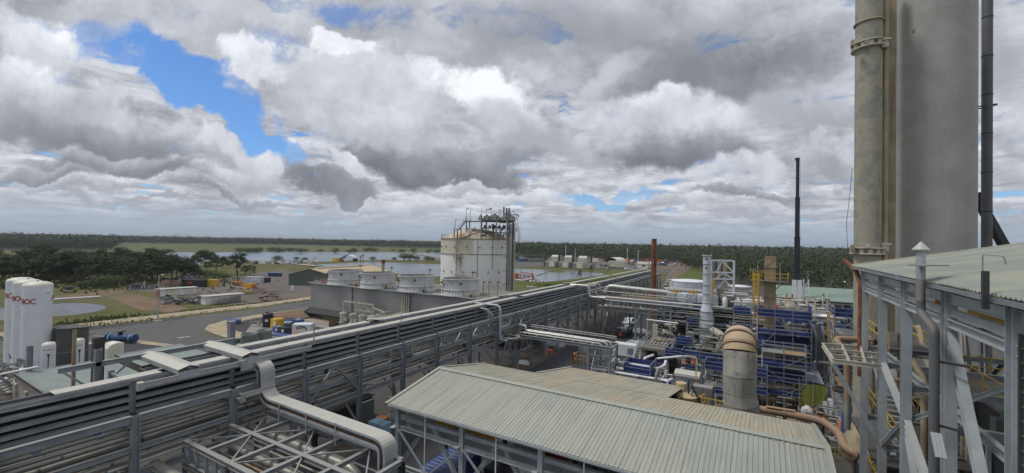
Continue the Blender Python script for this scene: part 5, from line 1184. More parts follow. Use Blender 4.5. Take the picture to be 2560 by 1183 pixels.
def zat(v,c): 
    r=ray(2169,v); t=c.dot(fwd)/FPX; 
    dd=(Vector((c.x,c.y,H))-Vector((0,0,H))).dot(fwd); 
    q=ray(2169,v)*( (c.x**2+c.y**2)**.5/ (ray(2169,v).x**2+ray(2169,v).y**2)**.5 ); return H+q.z
zr=zat(60,ps); obj('stiffening_ring',B().lathe([(rs_,-.06),(rs_+.14,-.06),(rs_+.14,.06),(rs_,.06)],(ps.x,ps.y,zr),36),'rustpaint',sc)
for v in (118,628):
    z=zat(v,ps)
    for dz_ in (-.28,.28): obj('clamp_ring',B().lathe([(rs_,-.05),(rs_+.36,-.05),(rs_+.36,.05),(rs_,.05)],(ps.x,ps.y,z+dz_),12),'cream',sc)
    cbk=B()
    for k in range(12):
        a=k*PI/6; cbk.bar((ps.x+(rs_+.18)*math.cos(a),ps.y+(rs_+.18)*math.sin(a),z-.25),(ps.x+(rs_+.18)*math.cos(a),ps.y+(rs_+.18)*math.sin(a),z+.25),.05,.3)
    obj('clamp_stiffener',cbk,'cream',sc)
    q=at(2169,v-14,d=41.5-rs_); obj('lifting_disc',B().tube([q,q+(Vector((0,0,H))-q).normalized()*.12],.22,14),'cream',sc)
    q=at(2131,v-8,d=41.2); obj('lug',B().box((q.x-.12,q.y-.3,q.z-.25),(q.x+.12,q.y+.3,q.z+.3)),'rustpaint',sc)
    q=at(2214,v-18,d=40.6); obj('bracket',B().box((q.x-.35,q.y-.3,q.z-.08),(q.x+.35,q.y+.4,q.z+.08)).box((q.x-.28,q.y-.2,q.z-.7),(q.x+.2,q.y+.3,q.z-.05)),'cream',sc)
# straight riser between the columns
pr=at(2212,600,d=40.8); rp_=thing('riser_pipe','narrow rusty cream riser between the slender and the huge column','pipe',(pr.x,pr.y,0))
pp('pipe_run',rp_,[(pr.x,pr.y,10),(pr.x,pr.y,46)],.23,'rustpaint',12); q=at(2226,600,d=42.0)
obj('rust_strip',B().box((q.x-.25,q.y-.2,12),(q.x+.35,q.y+.5,46)),'rustpaint',rp_)
q=at(2203,300,d=41.3); 
for k in range(26):
    z=14+k*.9; obj('bolt_lug',B().box((q.x-.10,q.y-.1,z-.06),(q.x+.06,q.y+.1,z+.06)),'rust',rp_)
q1=at(2467,500,d=44); r3=15/FPX*44*.67
vp_=thing('vent_pipe','tall dark grey pipe standing right of the huge column with a dark stay','pipe',(q1.x,q1.y,0))
z=0
while z<46: obj('pipe_section',B().lathe([(r3,z+.01),(r3,z+3.98)],(q1.x,q1.y,0),24),'darkpipe',vp_); obj('joint',B().lathe([(r3+.03,z+3.95),(r3+.03,z+4.05)],(q1.x,q1.y,0),24),'dark',vp_); z+=4
a=at(2436,268,d=43.6); c=at(2492,260,d=44.2); bp('stay_arm',vp_,a,c,.12,m='dark'); bp('stay_arm',vp_,a-Z*.25,c-Z*.1,.12,m='dark')
a=at(2437,485,d=45.0); c=at(2520,632,d=45.0); obj('stay',B().bar(a,c,.6,.7),'dark',vp_)
wr=at(2131,420,d=40); w2=at(2121,655,d=40); cbm=at(2116,560,d=40)
pp('hanging_wire',sc,[wr,at(2123,500,d=40),cbm,w2],.02,'dark',4)
# ------------------------------------------------------------------ near steel building at the right edge
X6=6.0
nb=thing('steel_frame_building','open steel frame building with a ribbed lean-to roof filling the right edge','building',(9,26,0))
ce=[at(u,700,x=X6).y for u in (2172,2206,2270,2380,2549)]
ce=[36.2,31.4,26.9,21.6,16.8]
yEnd=12.6
ztop=18.55
rp1=lambda y:18.75
for i,y in enumerate(ce):
    ibp('column',nb,(X6,y,0),(X6,y,ztop),.34,.42,'steel2',t=.035,up=(0,1,0))
    ibp('rafter',nb,(X6-.25,y,18.62),(15,y,20.25),.2,.34,'steel')
    ibp('column',nb,(15,y,0),(15,y,19.9),.34,.42,'steel',t=.035,up=(0,1,0))
    obj('haunch_plate',B().box((X6+.1,y-.55,18.1),(X6+.14,y+.0,18.6)),'steel',nb)
yy=ce+[yEnd]
for a,c in zip(yy,yy[1:]):
    for z,w,h in ((18.25,.16,.36),(17.75,.14,.26),(17.35,.22,.30)): ibp('girt',nb,(X6,a-.2,z),(X6,c+.2,z),w,h,'steel2')
    if c<=yEnd: ibp('girt',nb,(X6,a,16.9),(X6,c,16.9),.1,.1,'steel2')
# diagonals in the side wall and cross bracing to the lower levels
for (y0,z0,y1,z1,w) in ((31.4,13.6,26.9,12.0,.26),(26.9,12.0,21.6,9.3,.26),(21.6,9.3,16.8,6.3,.26),(21.6,17.1,16.8,9.4,.28),(31.4,9.0,26.9,12.0,.2),(26.9,11.6,22.0,5.4,.22)):
    ibp('brace',nb,(X6+.02,y0,z0),(X6+.02,y1,z1),w,w,'steel2')
ibp('brace',nb,(X6+.3,26.9,12.1),(X6+3,24,15.2),.2,.2,'steel2')
for z in (13.5,9.0,4.5):
    for a,c in zip(ce,ce[1:]): ibp('floor_beam',nb,(X6+.8,a,z),(X6+.8,c,z),.2,.34,'steel'); ibp('floor_beam',nb,(14.6,a,z),(14.6,c,z),.2,.34,'steel')
    for y in ce: ibp('floor_beam',nb,(X6,y,z),(15,y,z),.2,.3,'steel')
# roof: ribs run up the slope (along X)
roofsheets(nb,yEnd,36.9,5.45,18.80,13.4,20.42,.76,'roof_r',.25,alongx=True)
def fix_roof_along():
    pass
obj('gutter',B().bar((5.5,yEnd,18.68),(5.5,36.9,18.68),.14,.14),'steel',nb)
obj('barge_capping',B().bar((5.4,36.95,18.86),(13.4,36.95,20.48),.2,.07),'cream',nb)
obj('barge_capping',B().bar((5.4,yEnd,18.8),(13.4,yEnd,20.4),.06,.5),'roof4',nb)
pp('corner_pipe',nb,[at(2112,652,x=5.2),(5.6,36.6,18.5),(5.85,36.5,17.6)],.15,'rust',8); pp('down_pipe',nb,[(5.85,36.5,17.6),(5.85,36.5,11.5)],.16,'rust',8)
# flue in front of the wall
fp=at(2302,700,x=5.3); fl_=thing('flue_pipe','grey flue with a conical rain cap and offset bend before the steel frame','flue',(fp.x,fp.y,0))
a0=at(2302,660,x=5.3); zb=at(2302,765,x=5.3).z; zt=at(2302,632,x=5.3).z; low=at(2336,825,x=5.3)
rf=13.0/FPX*Vector((a0.x,a0.y,0)).dot(fwd)*.71
pp('pipe_section',fl_,[(a0.x,a0.y,zb),(a0.x,a0.y,at(2302,700,x=5.3).z)],rf,'pipe',18); pp('pipe_section',fl_,[(a0.x,a0.y,at(2302,699,x=5.3).z),(a0.x,a0.y,zt)],rf,'steel2',18)
pp('offset_bend',fl_,bend([(a0.x,a0.y,zb+.2),(a0.x,a0.y,zb-.25),(low.x,low.y,low.z),(low.x,low.y,low.z-.5)],.3),rf*1.02,'darkpipe',18)
pp('pipe_section',fl_,[(low.x,low.y,low.z-.4),(low.x,low.y,4)],rf*1.0,'darkpipe',18)
obj('rain_cap',B().lathe([(rf*1.9,.12),(0.02,.42)],(a0.x,a0.y,zt),20).lathe([(rf*1.9,.12),(rf*1.8,.08)],(a0.x,a0.y,zt),20),'cover',fl_)
for k in range(3): a_=k*2.1; bp('cap_strut',fl_,(a0.x+rf*math.cos(a_),a0.y+rf*math.sin(a_),zt),(a0.x+rf*1.2*math.cos(a_),a0.y+rf*1.2*math.sin(a_),zt+.16),.03,m='steel2')
obj('bracket',B().bar((5.0,a0.y-.8,zb+1.55),(6.0,a0.y+.5,zb+1.55),.5,.05),'steel',fl_)
q=at(2375,900,x=5.4); 
for v in (905,1065): q=at(2362,v,x=5.6); obj('pipe_clip',B().bar((q.x-.3,q.y,q.z),(q.x+.5,q.y-.4,q.z),.05,.08),'dark',fl_)
q=at(2345,1115,x=4.9); b=B()
for k in range(3): b.bar((q.x+k*.09-.1,q.y+.15,q.z+.35),(q.x+k*.09-.1,q.y-.3,q.z-.25),.085,.04)
obj('cowl',b,'steel2',fl_)
# small post with hook on the eave
q=at(2463,745,x=5.3); hk=thing('hooked_post','small dark post with a thin hooked rod at the near roof edge','post',(q.x,q.y,q.z-.5))
zt_=at(2465,678,x=5.3).z; bp('post',hk,(q.x,q.y,q.z-.3),(q.x,q.y,zt_),.13,m='dark'); pp('hook',hk,bend([(q.x-.05,q.y,zt_),(q.x-.05,q.y,zt_+.45),(q.x+.28,q.y-.2,zt_+.42),(q.x+.32,q.y-.2,zt_+.2)],.06),.018,'steel',5)
# dark cabled ladder rail at the frame edge
q=at(2552,900,x=5.5); obj('side_ladder',B().bar((q.x,q.y,4),(q.x,q.y,18),.08).bar((q.x,q.y-.35,4),(q.x,q.y-.35,18),.08),'dark',nb)
b=B(); z=4.
while z<18: b.bar((q.x,q.y,z),(q.x,q.y-.35,z),.04); z+=.35
obj('rung',b,'dark',nb,kind='stuff')
# crane hoist seen inside
hs=thing('yellow_hoist','yellow crane girder inside the near steel frame just under the roof','hoist',(9,22,17))
obj('girder',B().box((7.2,20.4,17.5),(7.7,24,18.0)),'yellow',hs); obj('trolley',B().box((7.0,19.6,17.2),(8.0,20.4,17.9)),'yellow',hs)
bp('hanger',hs,(7.3,27.4,17.3),(7.3,27.4,18.2),.3,m='orange')
# bracket platform left of the frame
pf=thing('bracket_platform','pale steel bracket platform jutting left from the frame with a bent pipe through it','platform',(4,33,12))
c0=at(2056,862,z=13.2); c1=at(2083,902,z=13.2); c2=at(2203,915,z=13.2); c3=at(2175,871,z=13.2)
c0=Vector((2.9,36.4,13.4)); c1=Vector((2.9,32.4,13.4)); c2=Vector((6,31.4,13.4)); c3=Vector((6,36.2,13.4))
print('brk',[(at(u,v,z=13.4)) for u,v in ((2056,862),(2083,902),(2203,915),(2175,871))])
c0,c1,c2,c3=[at(u,v,z=13.4) for u,v in ((2056,862),(2083,902),(2203,917),(2198,872))]
for a,c in ((c0,c1),(c1,c2),(c2,c3),(c3,c0)): ibp('beam',pf,a,c,.14,.26,'cream')
for s in (.35,.68): ibp('beam',pf,c0.lerp(c3,s),c1.lerp(c2,s),.12,.2,'cream'); ibp('beam',pf,c0.lerp(c1,s),c3.lerp(c2,s),.1,.18,'cream')
ibp('strut',pf,c1-Z*.15,Vector((X6,31.4,8.9)),.2,.2,'steel2')
pb=thing('bent_tan_pipe','tan bent pipe turning down through the bracket platform','pipe',(5,35,12))
A=[at(2200,856,d=31.5),at(2150,850,d=31),at(2087,846,d=31),at(2112,880,d=29.6),at(2118,905,d=29.6),at(2119,1000,d=29.6)]
pp('pipe_run',pb,bend(A,.5,6),.21,'tanpipe',12); pp('pipe_tail',pb,[A[-1]+Z*.3,A[-1]-Z*2],.19,'pipe',10)
q=at(2168,866,d=31.3); obj('lagged_valve',B().lathe([(.1,-.6),(.35,-.55),(.42,0),(.36,.4),(.1,.55)],q,12),'rustpaint',pb)
# stairs, railings, walkways and clutter behind the frame
random.seed(14)
inn=thing('stair_tower','walkways with yellow handrails, pipes and posts inside the near steel frame','walkway',(9,30,0))
for z,y0,y1,x0,x1 in ((13.5,36,44,7.2,9.5),(9.0,30,42,6.8,9.4),(4.6,24,40,6.8,9.3)):
    obj('grating',B().box((x0,y0,z),(x1,y1,z+.06)),'dark',inn); rail(inn,[(x0,y0,z),(x0,y1,z)],1.05,'yellow',1.3); rail(inn,[(x1,y0,z),(x1,y1,z)],1.05,'yellow',1.3)
for k in range(46):
    x=U(6.9,16); y=U(20,44); z=U(2,14); L=U(1,5); ax=random.choice('xyzz')
    dv=Vector((L,0,0)) if ax=='x' else Vector((0,L,0)) if ax=='y' else Vector((0,0,L))
    pp('pipe',inn,bend([(x,y,z),Vector((x,y,z))+dv,Vector((x,y,z))+dv+Vector((U(-.8,.8),U(-.8,.8),U(-1,1)))],.25),U(.04,.16),random.choice(('pipe','steel2','cream','tanpipe','steel','darkpipe','rustpaint')),7)
for k in range(26):
    x=U(7,16); y=U(22,43); z=random.choice((4.6,6.9,9.0,11.2,13.5)); s=U(.2,.7)
    obj('equipment',B().box((x-s,y-s*.7,z),(x+s,y+s*.7,z+U(.5,1.4))).cyl((x,y,z+.5),s*.4,1.2,8),random.choice(('steel','dark','concrete','rustpaint','blue','grn')),inn)
for k in range(10): ibp('post',inn,(U(7,16),U(38,46),0),(U(7,16),U(38,46),14),.22,.22,random.choice(('steel2','cream','dark')))
obj('shade_wall',B().box((9.6,14,0),(15.6,35,12.6)),'dark',inn); obj('wall_deck',B().box((9.5,13.8,12.6),(15.8,35.2,12.75)),'concrete',inn)  # dark mass added to darken the frame interior; shade is in its colour
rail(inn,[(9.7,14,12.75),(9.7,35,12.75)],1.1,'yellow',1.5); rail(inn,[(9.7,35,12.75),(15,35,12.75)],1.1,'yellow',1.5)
obj('shade_slab',B().box((6.6,36,6.0),(16,45,6.15)),'dark',inn); obj('shade_slab',B().box((6.8,14,3.6),(9.4,36,3.7)),'dark',inn)  # dark slabs added in the gaps, shade put into their colour
for k in range(22): z=U(1,12); y=U(15,30); pp('wall_pipe',inn,[(9.4-U(0,.3),y,z),(9.4-U(0,.3),y+U(2,6),z)],U(.04,.13),random.choice(('pipe','steel2','darkpipe','rustpaint','cream')),7)
for k in range(14): y=U(15,34); obj('wall_post',B().box((9.35,y-.08,U(0,5)),(9.5,y+.08,U(9,12.5))),random.choice(('steel2','cream','steel')),inn)
st2=B(); 
for s in (0,.9): st2.bar((6.9+s,41,13.5),(6.9+s,34,9.0),.06,.26)
for k in range(20): st2.box((6.9,41-7*k/20-.12,13.45-4.5*k/20),(7.8,41-7*k/20+.12,13.5-4.5*k/20))
obj('stairs',st2,'steel2',inn)
for k in range(24): 
    q=at(2197+U(-3,3),880+k*12,d=30); obj('coil',B().tube([q+RT*.16,q-RT*.16+Z*.05],.05,6),'rustpaint',inn)
e=thing('lit_lamp','glowing pinkish lamp deep inside the near steel frame','lamp',tuple(at(2466,1075,d=24)))
lm=bpy.data.materials.new('lamp_glow'); lm.use_nodes=True; pbn=lm.node_tree.nodes['Principled BSDF']; pbn.inputs['Emission Color'].default_value=(1,.72,.78,1); pbn.inputs['Emission Strength'].default_value=1.6
q=at(2466,1075,d=24); obj('bulb',B().tube([q-RT*.25,q+RT*.3],.09,8),lm,e); obj('housing',B().tube([q-RT*.32+Z*.14,q+RT*.4+Z*.14],.12,8),'steel2',e); bp('post',e,q-RT*.5+Z*.2,q-RT*.5-Z*3,.1)
# bottom centre: ground objects near the column foot
p=at(2112,1120,z=0); obj('blue_drum',B().lathe([(.9,0),(.95,.8),(.9,3.2),(.3,3.5),(0,3.6)],(p.x+.6,p.y,0),20),'bluev',None,'blue upright vessel beside the foot of the slender column','vessel')
obj('orange_hose',B().tube([at(2103,1052,z=2.3),at(2100,1080,z=1.2),at(2106,1100,z=.6),at(2118,1108,z=.3)],.22,8),'orange',None,'orange plastic sheet edge curving round the blue vessel','hose')
p=at(2088,1048,z=0); t=thing('chest_cabinet','white cabinet on the ground between the green mesh and the slender column','cabinet',(p.x,p.y,0)); obj('body',B().box((p.x-1.2,p.y-.2,.1),(p.x+1.,p.y+1.8,1.9)),'white',t); obj('side_panel',B().box((p.x+.1,p.y-.26,.3),(p.x+.95,p.y-.21,1.7)),'steel2',t)
p=at(2094,1050,z=0); obj('bucket',B().lathe([(.26,0),(.33,.6)],(p.x,p.y-1.2,0),14).lathe([(.0,.02),(.26,.02)],(p.x,p.y-1.2,0),14),'white',None,'white bucket on the ground in front of the white cabinet','bucket')
for u,v,m,lab in ((2018,1042,'bag','white bag heaped in a small crate before the green mesh'),(2044,1042,'black','black bag in a crate beside the white bag')):
    p=at(u,v,z=0); t=thing('waste_bag',lab,'bag',(p.x,p.y,0)); obj('bag',B().lathe([(.6,0),(.75,.4),(.55,.9),(.15,1.2),(0,1.25)],(p.x,p.y,.1),9),m,t); rail(t,[(p.x-.8,p.y-.6,0),(p.x+.8,p.y-.6,0)],.5,'red',.4)
# ------------------------------------------------------------------ process unit
random.seed(41)
def scaffold(label,x0,y0,nx,ny,levels,blue=(),bw=2.2,lv=2.0,z0=0,decks=None,braces=True,group=None):
    t=thing('scaffold_tower',label,'scaffold',(x0,y0,z0),group); H_=levels*lv
    for i in range(nx+1):
        for j in range(ny+1):
            if 0<i<nx and 0<j<ny: continue
            pp('standard',t,[(x0+i*bw,y0+j*bw,z0),(x0+i*bw,y0+j*bw,z0+H_+1.1)],.035,'scaf',6)
    for k in range(1,levels+1):
        z=z0+k*lv; b=B()
        for zz in (z,z+.5,z+1.0):
            for (a,c) in (((x0,y0),(x0+nx*bw,y0)),((x0,y0),(x0,y0+ny*bw)),((x0+nx*bw,y0),(x0+nx*bw,y0+ny*bw)),((x0,y0+ny*bw),(x0+nx*bw,y0+ny*bw))):
                b.bar((a[0],a[1],zz),(c[0],c[1],zz),.05)
        obj('ledgers',b,'scaf',t)
        for i in range(nx): obj('deck_board',B().box((x0+i*bw+.03,y0,z-.05),(x0+(i+1)*bw-.03,y0+ny*bw,z)),'wood' if R()<.15 else 'steel',t)
    if braces:
        for k in range(levels):
            i=k%nx; a,c=(x0+i*bw,x0+(i+1)*bw) if k%2 else (x0+(i+1)*bw,x0+i*bw)
            bp('brace',t,(a,y0-.05,z0+k*lv),(c,y0-.05,z0+(k+1)*lv),.05,m='scaf')
            bp('brace',t,(x0-.05,y0,z0+k*lv),(x0-.05,y0+bw,z0+(k+1)*lv),.05,m='scaf')
    for (k,side,a,c,h) in blue:
        z=z0+k*lv-.05
        h*=.85
        if side=='f': q=((x0+a*bw,y0+.09),(x0+c*bw,y0+.09))
        elif side=='r': q=((x0+nx*bw-.09,y0+a*bw),(x0+nx*bw-.09,y0+c*bw))
        elif side=='l': q=((x0+.09,y0+a*bw),(x0+.09,y0+c*bw))
        else: q=((x0+a*bw,y0+ny*bw-.1),(x0+c*bw,y0+ny*bw-.1))
        (xa,ya),(xb,yb)=q; b=B(); n=6; vs=[]
        for s in range(n+1):
            tt=s/n; x=xa+(xb-xa)*tt; y=ya+(yb-ya)*tt; wv=.05*math.sin(tt*9+k); off=(0,wv) if side in 'fb' else (wv,0)
            vs+=[(x+off[0],y+off[1],z),(x-off[0],y-off[1],z+h)]
        b.add(vs,[(2*s,2*s+2,2*s+3,2*s+1) for s in range(n)]); obj('blue_sheet',b,'blue',t)
    return t
def ladder(name,label,x,y,z0,z1,m='yellow',cage=True,par=None):
    t=par or thing(name,label,'ladder',(x,y,z0)); b=B()
    for s in (-.3,.3): b.bar((x+s,y,z0),(x+s,y,z1),.11)
    z=z0+.3
    while z<z1: b.bar((x-.3,y,z),(x+.3,y,z),.06); z+=.32
    obj('ladder_frame',b,m,t)
    if cage:
        c=B(); z=z0+2.3
        while z<z1: c.tube([(x-.4,y,z),(x-.42,y-.55,z),(x,y-.8,z),(x+.42,y-.55,z),(x+.4,y,z)],.05,4); z+=.7
        for s,yy_ in ((-.42,-.5),(-.2,-.75),(.2,-.75),(.42,-.5)): c.bar((x+s,y+yy_,z0+2.3),(x+s,y+yy_,z1),.075)
        obj('safety_cage',c,m,t)
    return t
def clutter(par,x0,x1,y0,y1,z0,z1,n,mats=('pipe','dark','steel','bpipe','darkpipe'),r=(.04,.16),Lm=5,name='pipe'):
    for k in range(n):
        x=U(x0,x1); y=U(y0,y1); z=U(z0,z1); L=U(.8,Lm); ax=random.choice('xxyz')
        dv=Vector((min(L,x1-x),0,0)) if ax=='x' else Vector((0,min(L,y1-y),0)) if ax=='y' else Vector((0,0,min(L,z1-z)))
        if dv.length<.3: dv=Vector((0,0,-.5))
        p=Vector((x,y,z)); e=p+dv; w=Vector((U(-1,1),U(-1,1),U(-1,1)))*.9
        w=Vector((w.x,0,0)) if abs(w.x)>abs(w.z) and ax!='x' else Vector((0,0,w.z)) if ax!='z' else Vector((0,w.y,0))
        pp(name,par,bend([p,e,e+w],.25,3),U(*r),random.choice(mats),7)
# elevated process module
mx0,mx1,my0,my1,mz=-18.5,14.0,94.0,106.0,7.5
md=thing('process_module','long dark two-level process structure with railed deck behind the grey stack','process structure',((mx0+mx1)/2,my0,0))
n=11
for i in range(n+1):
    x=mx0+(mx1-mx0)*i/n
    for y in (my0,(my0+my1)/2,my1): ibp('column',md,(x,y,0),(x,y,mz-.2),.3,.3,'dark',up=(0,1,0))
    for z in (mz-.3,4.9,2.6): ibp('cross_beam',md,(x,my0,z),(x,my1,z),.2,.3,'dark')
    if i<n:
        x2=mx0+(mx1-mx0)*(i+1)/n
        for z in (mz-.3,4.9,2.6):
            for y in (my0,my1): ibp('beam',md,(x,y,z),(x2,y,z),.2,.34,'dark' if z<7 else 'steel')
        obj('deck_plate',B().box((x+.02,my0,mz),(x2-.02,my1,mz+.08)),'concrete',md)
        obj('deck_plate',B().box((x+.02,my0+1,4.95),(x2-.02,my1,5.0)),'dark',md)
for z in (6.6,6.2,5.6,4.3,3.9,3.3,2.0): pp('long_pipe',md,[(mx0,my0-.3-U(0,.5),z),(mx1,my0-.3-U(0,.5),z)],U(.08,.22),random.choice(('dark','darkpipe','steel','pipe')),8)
clutter(md,mx0,mx1,my0-.6,my0+5,.5,7,110,('dark','darkpipe','dark','steel','dark'),(.05,.28),6)  # mostly dark mix: the under-deck shade is painted into the pipes
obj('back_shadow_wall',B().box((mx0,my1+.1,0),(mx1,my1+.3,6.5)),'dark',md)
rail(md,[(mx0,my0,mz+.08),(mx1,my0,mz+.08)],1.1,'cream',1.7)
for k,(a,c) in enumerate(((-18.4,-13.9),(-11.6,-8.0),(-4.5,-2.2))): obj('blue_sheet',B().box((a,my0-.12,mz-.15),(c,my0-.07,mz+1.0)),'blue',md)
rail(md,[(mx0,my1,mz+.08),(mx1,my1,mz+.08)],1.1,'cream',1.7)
t=thing('fin_fan_cooler','row of pale cooler boxes with two yellow fan guards on the process deck','cooler',(-13,98,mz))
for i in range(5): obj('cooler_box',B().box((-17.2+i*2.0,97,mz+.1),(-15.3+i*2.0,100.5,mz+2.2)),'flare' if i%2 else 'steel2',t)
for x in (-15.5,-12.2):
    for k in range(3): obj('fan_guard',B().lathe([(.9-.25*k,0),(.9-.25*k,.12)],(x,98.5,mz+2.3+.22*k),18),'yellow',t)
    obj('fan_hub',B().cyl((x,98.5,mz+2.2),.35,.7,10),'tanpipe',t)
for k in range(9): pp('header_pipe',t,bend([(-17+k*1.05,96.7,mz+.2),(-17+k*1.05,96.4,mz+1.7),(-17+k*1.05,97.4,mz+1.9)],.3),.07,'bpipe',6)
pp('long_header',t,[(-18.5,101,mz+2.9),(-8,101,mz+2.9)],.14,'bpipe'); pp('long_header',t,[(-18.5,101.8,mz+2.5),(-6,101.8,mz+2.5)],.2,'bpipe')
t=thing('horizontal_drum','grey horizontal drum on the process deck right of the grey stack','vessel',(-5,100,mz))
pp('drum',t,[(-7.2,99,mz+1.6),(-6.9,99,mz+1.6),(-4.2,99.4,mz+1.6),(-3.9,99.4,mz+1.6)],[.7,1.3,1.3,.7],'concrete',18)
for x in (-6.4,-4.8): bp('saddle',t,(x,99.2,mz),(x,99.2,mz+.8),.5,m='dark')
t=thing('deck_pipework','bright pipes, posts and small vessels crowding the process deck','pipework',(2,98,mz))
clutter(t,-8,12,96,104,mz+.3,mz+3.2,70,('bpipe','pipe','steel2','cream','tanpipe','white'),(.05,.2),5)
for k in range(16):
    x=U(-7,12); y=U(97,104); s=U(.4,1.1); obj('small_vessel',B().lathe([(s*.9,0),(s,.3),(s,1.6),(s*.6,2.0),(0,2.2)],(x,y,mz),14),random.choice(('steel2','white','flare','cream','concrete')),t)
obj('red_drum',B().tube([(.2,97,mz+.9),(3.2,97,mz+.9)],.5,12),'red',t)
# rear pipes frame with flat portal
xA,xB=at(1778,650,d=92).x,at(1836,650,d=92).x
po=thing('portal_frame','pale steel portal frame with three grey flues behind the grey stack','frame',(xA,98,0))
yP=99.0
def pz(u,v): return at(u,v,y=yP)
A1,A2=pz(1778,651),pz(1835,653)
for p in (A1,A2): bp('post',po,(p.x,yP,mz),(p.x,yP,p.z),.42,m='flare')
for v in (651,681,697,724): a=pz(1778,v);c=pz(1835,v+1); bp('beam',po,a,c,.3,m='flare')
for a,c in (((1790,681),(1806,653)),((1806,653),(1832,680)),((1790,697),(1808,683)),((1808,683),(1833,697)),((1795,720),(1812,700)),((1812,700),(1832,722))): bp('diagonal',po,pz(*a),pz(*c),.22,m='flare')
for u,m in ((1785,'darkpipe'),(1797,'steel'),(1811,'rustpaint')): p=pz(u,655); pp('flue',po,[(p.x,yP+2,p.z-3.5),(p.x,yP+2,p.z)],.42,m,10)
rail(po,[pz(1778,697)-Vector((0,1,0)),pz(1798,697)-Vector((0,1,0))],1.3,'yellow',.5); ladder('',None,pz(1781,697).x,yP-1,mz,pz(1781,697).z,par=po)
obj('box',B().box((pz(1806,710).x-1,yP-.5,mz+2),(pz(1806,710).x+1,yP+.5,mz+3.6)),'concrete',po)
# grey stack
fx=at(1766,800,d=84)
fk=thing('exhaust_stack','pale blue-grey flanged exhaust stack widening near its foot','stack',(fx.x,fx.y,0))
rS=10.3/FPX*84*.9; rL=16.2/FPX*84*.9
zz=[at(1767,v,d=84).z for v in (638,660,684,712,734,757,778,798,818,845)]
ztop_,z2,zc1,zc2=zz[0],zz[5],zz[5],zz[6]
for a,c in zip(zz[:5],zz[1:6]): obj('stack_section',B().lathe([(rS,c),(rS,a)],(fx.x,fx.y,0),32),'flare',fk)
obj('stack_section',B().lathe([(rL,zc2),(rS,zc1)],(fx.x,fx.y,0),32),'flare',fk)
for a,c in ((zz[6],zz[7]),(zz[7],zz[8]),(zz[8],zz[9]),(zz[9],0)): obj('stack_section',B().lathe([(rL,c),(rL,a)],(fx.x,fx.y,0),32),'flare',fk)
for i,z in enumerate(zz[1:]): r_=rS if i<5 else rL; obj('flange',B().lathe([(r_,-.05),(r_+.14,-.05),(r_+.14,.06),(r_,.06)],(fx.x,fx.y,z),32),'steel2',fk)
obj('top_rim',B().lathe([(rS,-.3),(rS+.2,-.2),(rS+.2,0),(rS-.1,0)],(fx.x,fx.y,zz[0]),32),'cream',fk); obj('inner',B().lathe([(rS-.1,0),(rS-.1,-3)],(fx.x,fx.y,zz[0]),24),'dark',fk)
for v in (648,670): q=at(1765,v,d=84-rS); obj('port',B().tube([q,q+(Vector((0,0,H))-q).normalized()*.15],.2,8),'black',fk)
for s in (-1,1): bp('lug',fk,(fx.x+s*rS,fx.y,zz[0]-.4),(fx.x+s*rS,fx.y,zz[0]+.5),.12,m='steel')
# duct from stack base
pp('side_duct',fk,bend([(fx.x+rL,fx.y-1,3.8),(fx.x+3,fx.y-3,3.4),(fx.x+3.2,fx.y-3.4,.5)],.8),.7,'cream',12); pp('side_duct',fk,[(fx.x+3,fx.y-3,3.3),(fx.x+9,fx.y-4,3.0)],.4,'tanpipe',10)
# rusty pole
px_=at(1634,700,d=112); rr_=6.2/FPX*112
rpz=at(1634,597,d=112).z
rpo=thing('rusty_pole','tall slightly tapering rust-brown steel stack above the far branch rack','stack',(px_.x,px_.y,0))
z=0; k=0
while z<rpz-.1: e=min(z+2.9,rpz); obj('pole_section',B().lathe([(rr_*(1.1-.08*z/rpz),z+.01),(rr_*(1.1-.08*e/rpz),e-.01)],(px_.x,px_.y,0),20),'rust',rpo); z=e
obj('top_lip',B().lathe([(rr_*1.06,-.2),(rr_*1.06,0),(rr_*.9,0),(rr_*.9,-2)],(px_.x,px_.y,rpz),20),'rust',rpo)
# tan stack with yellow platform
tx=at(1925,700,d=64); tw=12/FPX*64
ts=thing('rectangular_stack','weathered tan rectangular flue with a yellow railed platform','stack',(tx.x,tx.y,0))
zs=[at(1925,v,d=64).z for v in (641,668,703,742,790)]
for i,(a,c) in enumerate(zip(zs,zs[1:]+[0])): 
    w=tw*(1.0 if i<2 else 1.05); obj('flue_section',B().box((tx.x-w,tx.y-w*.8,c+.02),(tx.x+w,tx.y+w*.8,a-.02)),'tanstack',ts); obj('flange',B().box((tx.x-w-.1,tx.y-w*.8-.1,a-.05),(tx.x+w+.1,tx.y+w*.8+.1,a+.05)) if i else B().box((tx.x-w,tx.y-w*.8,a-.03),(tx.x+w,tx.y+w*.8,a)),'tanstack',ts)
bp('stiffener',ts,(tx.x-tw*.8,tx.y-tw*.82,zs[1]+.2),(tx.x+tw*.7,tx.y-tw*.82,zs[0]-.4),.1,m='rustpaint')
zp=zs[2]
obj('platform',B().box((tx.x-2.6,tx.y-1.6,zp-.1),(tx.x+2.3,tx.y+1.6,zp)),'dark',ts)
rail(ts,[(tx.x-.8,tx.y-1.6,zp),(tx.x+2.3,tx.y-1.6,zp),(tx.x+2.3,tx.y+1.6,zp)],1.2,'yellow',.8,r=.045); rail(ts,[(tx.x-2.6,tx.y-1.6,zp),(tx.x-.8,tx.y-1.6,zp)],1.6,'yellow',.35,r=.045); rail(ts,[(tx.x-2.6,tx.y-1.6,zp),(tx.x-2.6,tx.y+1.6,zp)],1.6,'yellow',.5,r=.045)
bp('knee_brace',ts,(tx.x+1.6,tx.y-1.2,zp-.1),(tx.x+.7,tx.y-1.0,zp-1.1),.12,m='dark')
ladder('',None,tx.x-1.75,tx.y-1.7,zs[4]-.3,zp+1.2,par=ts); 
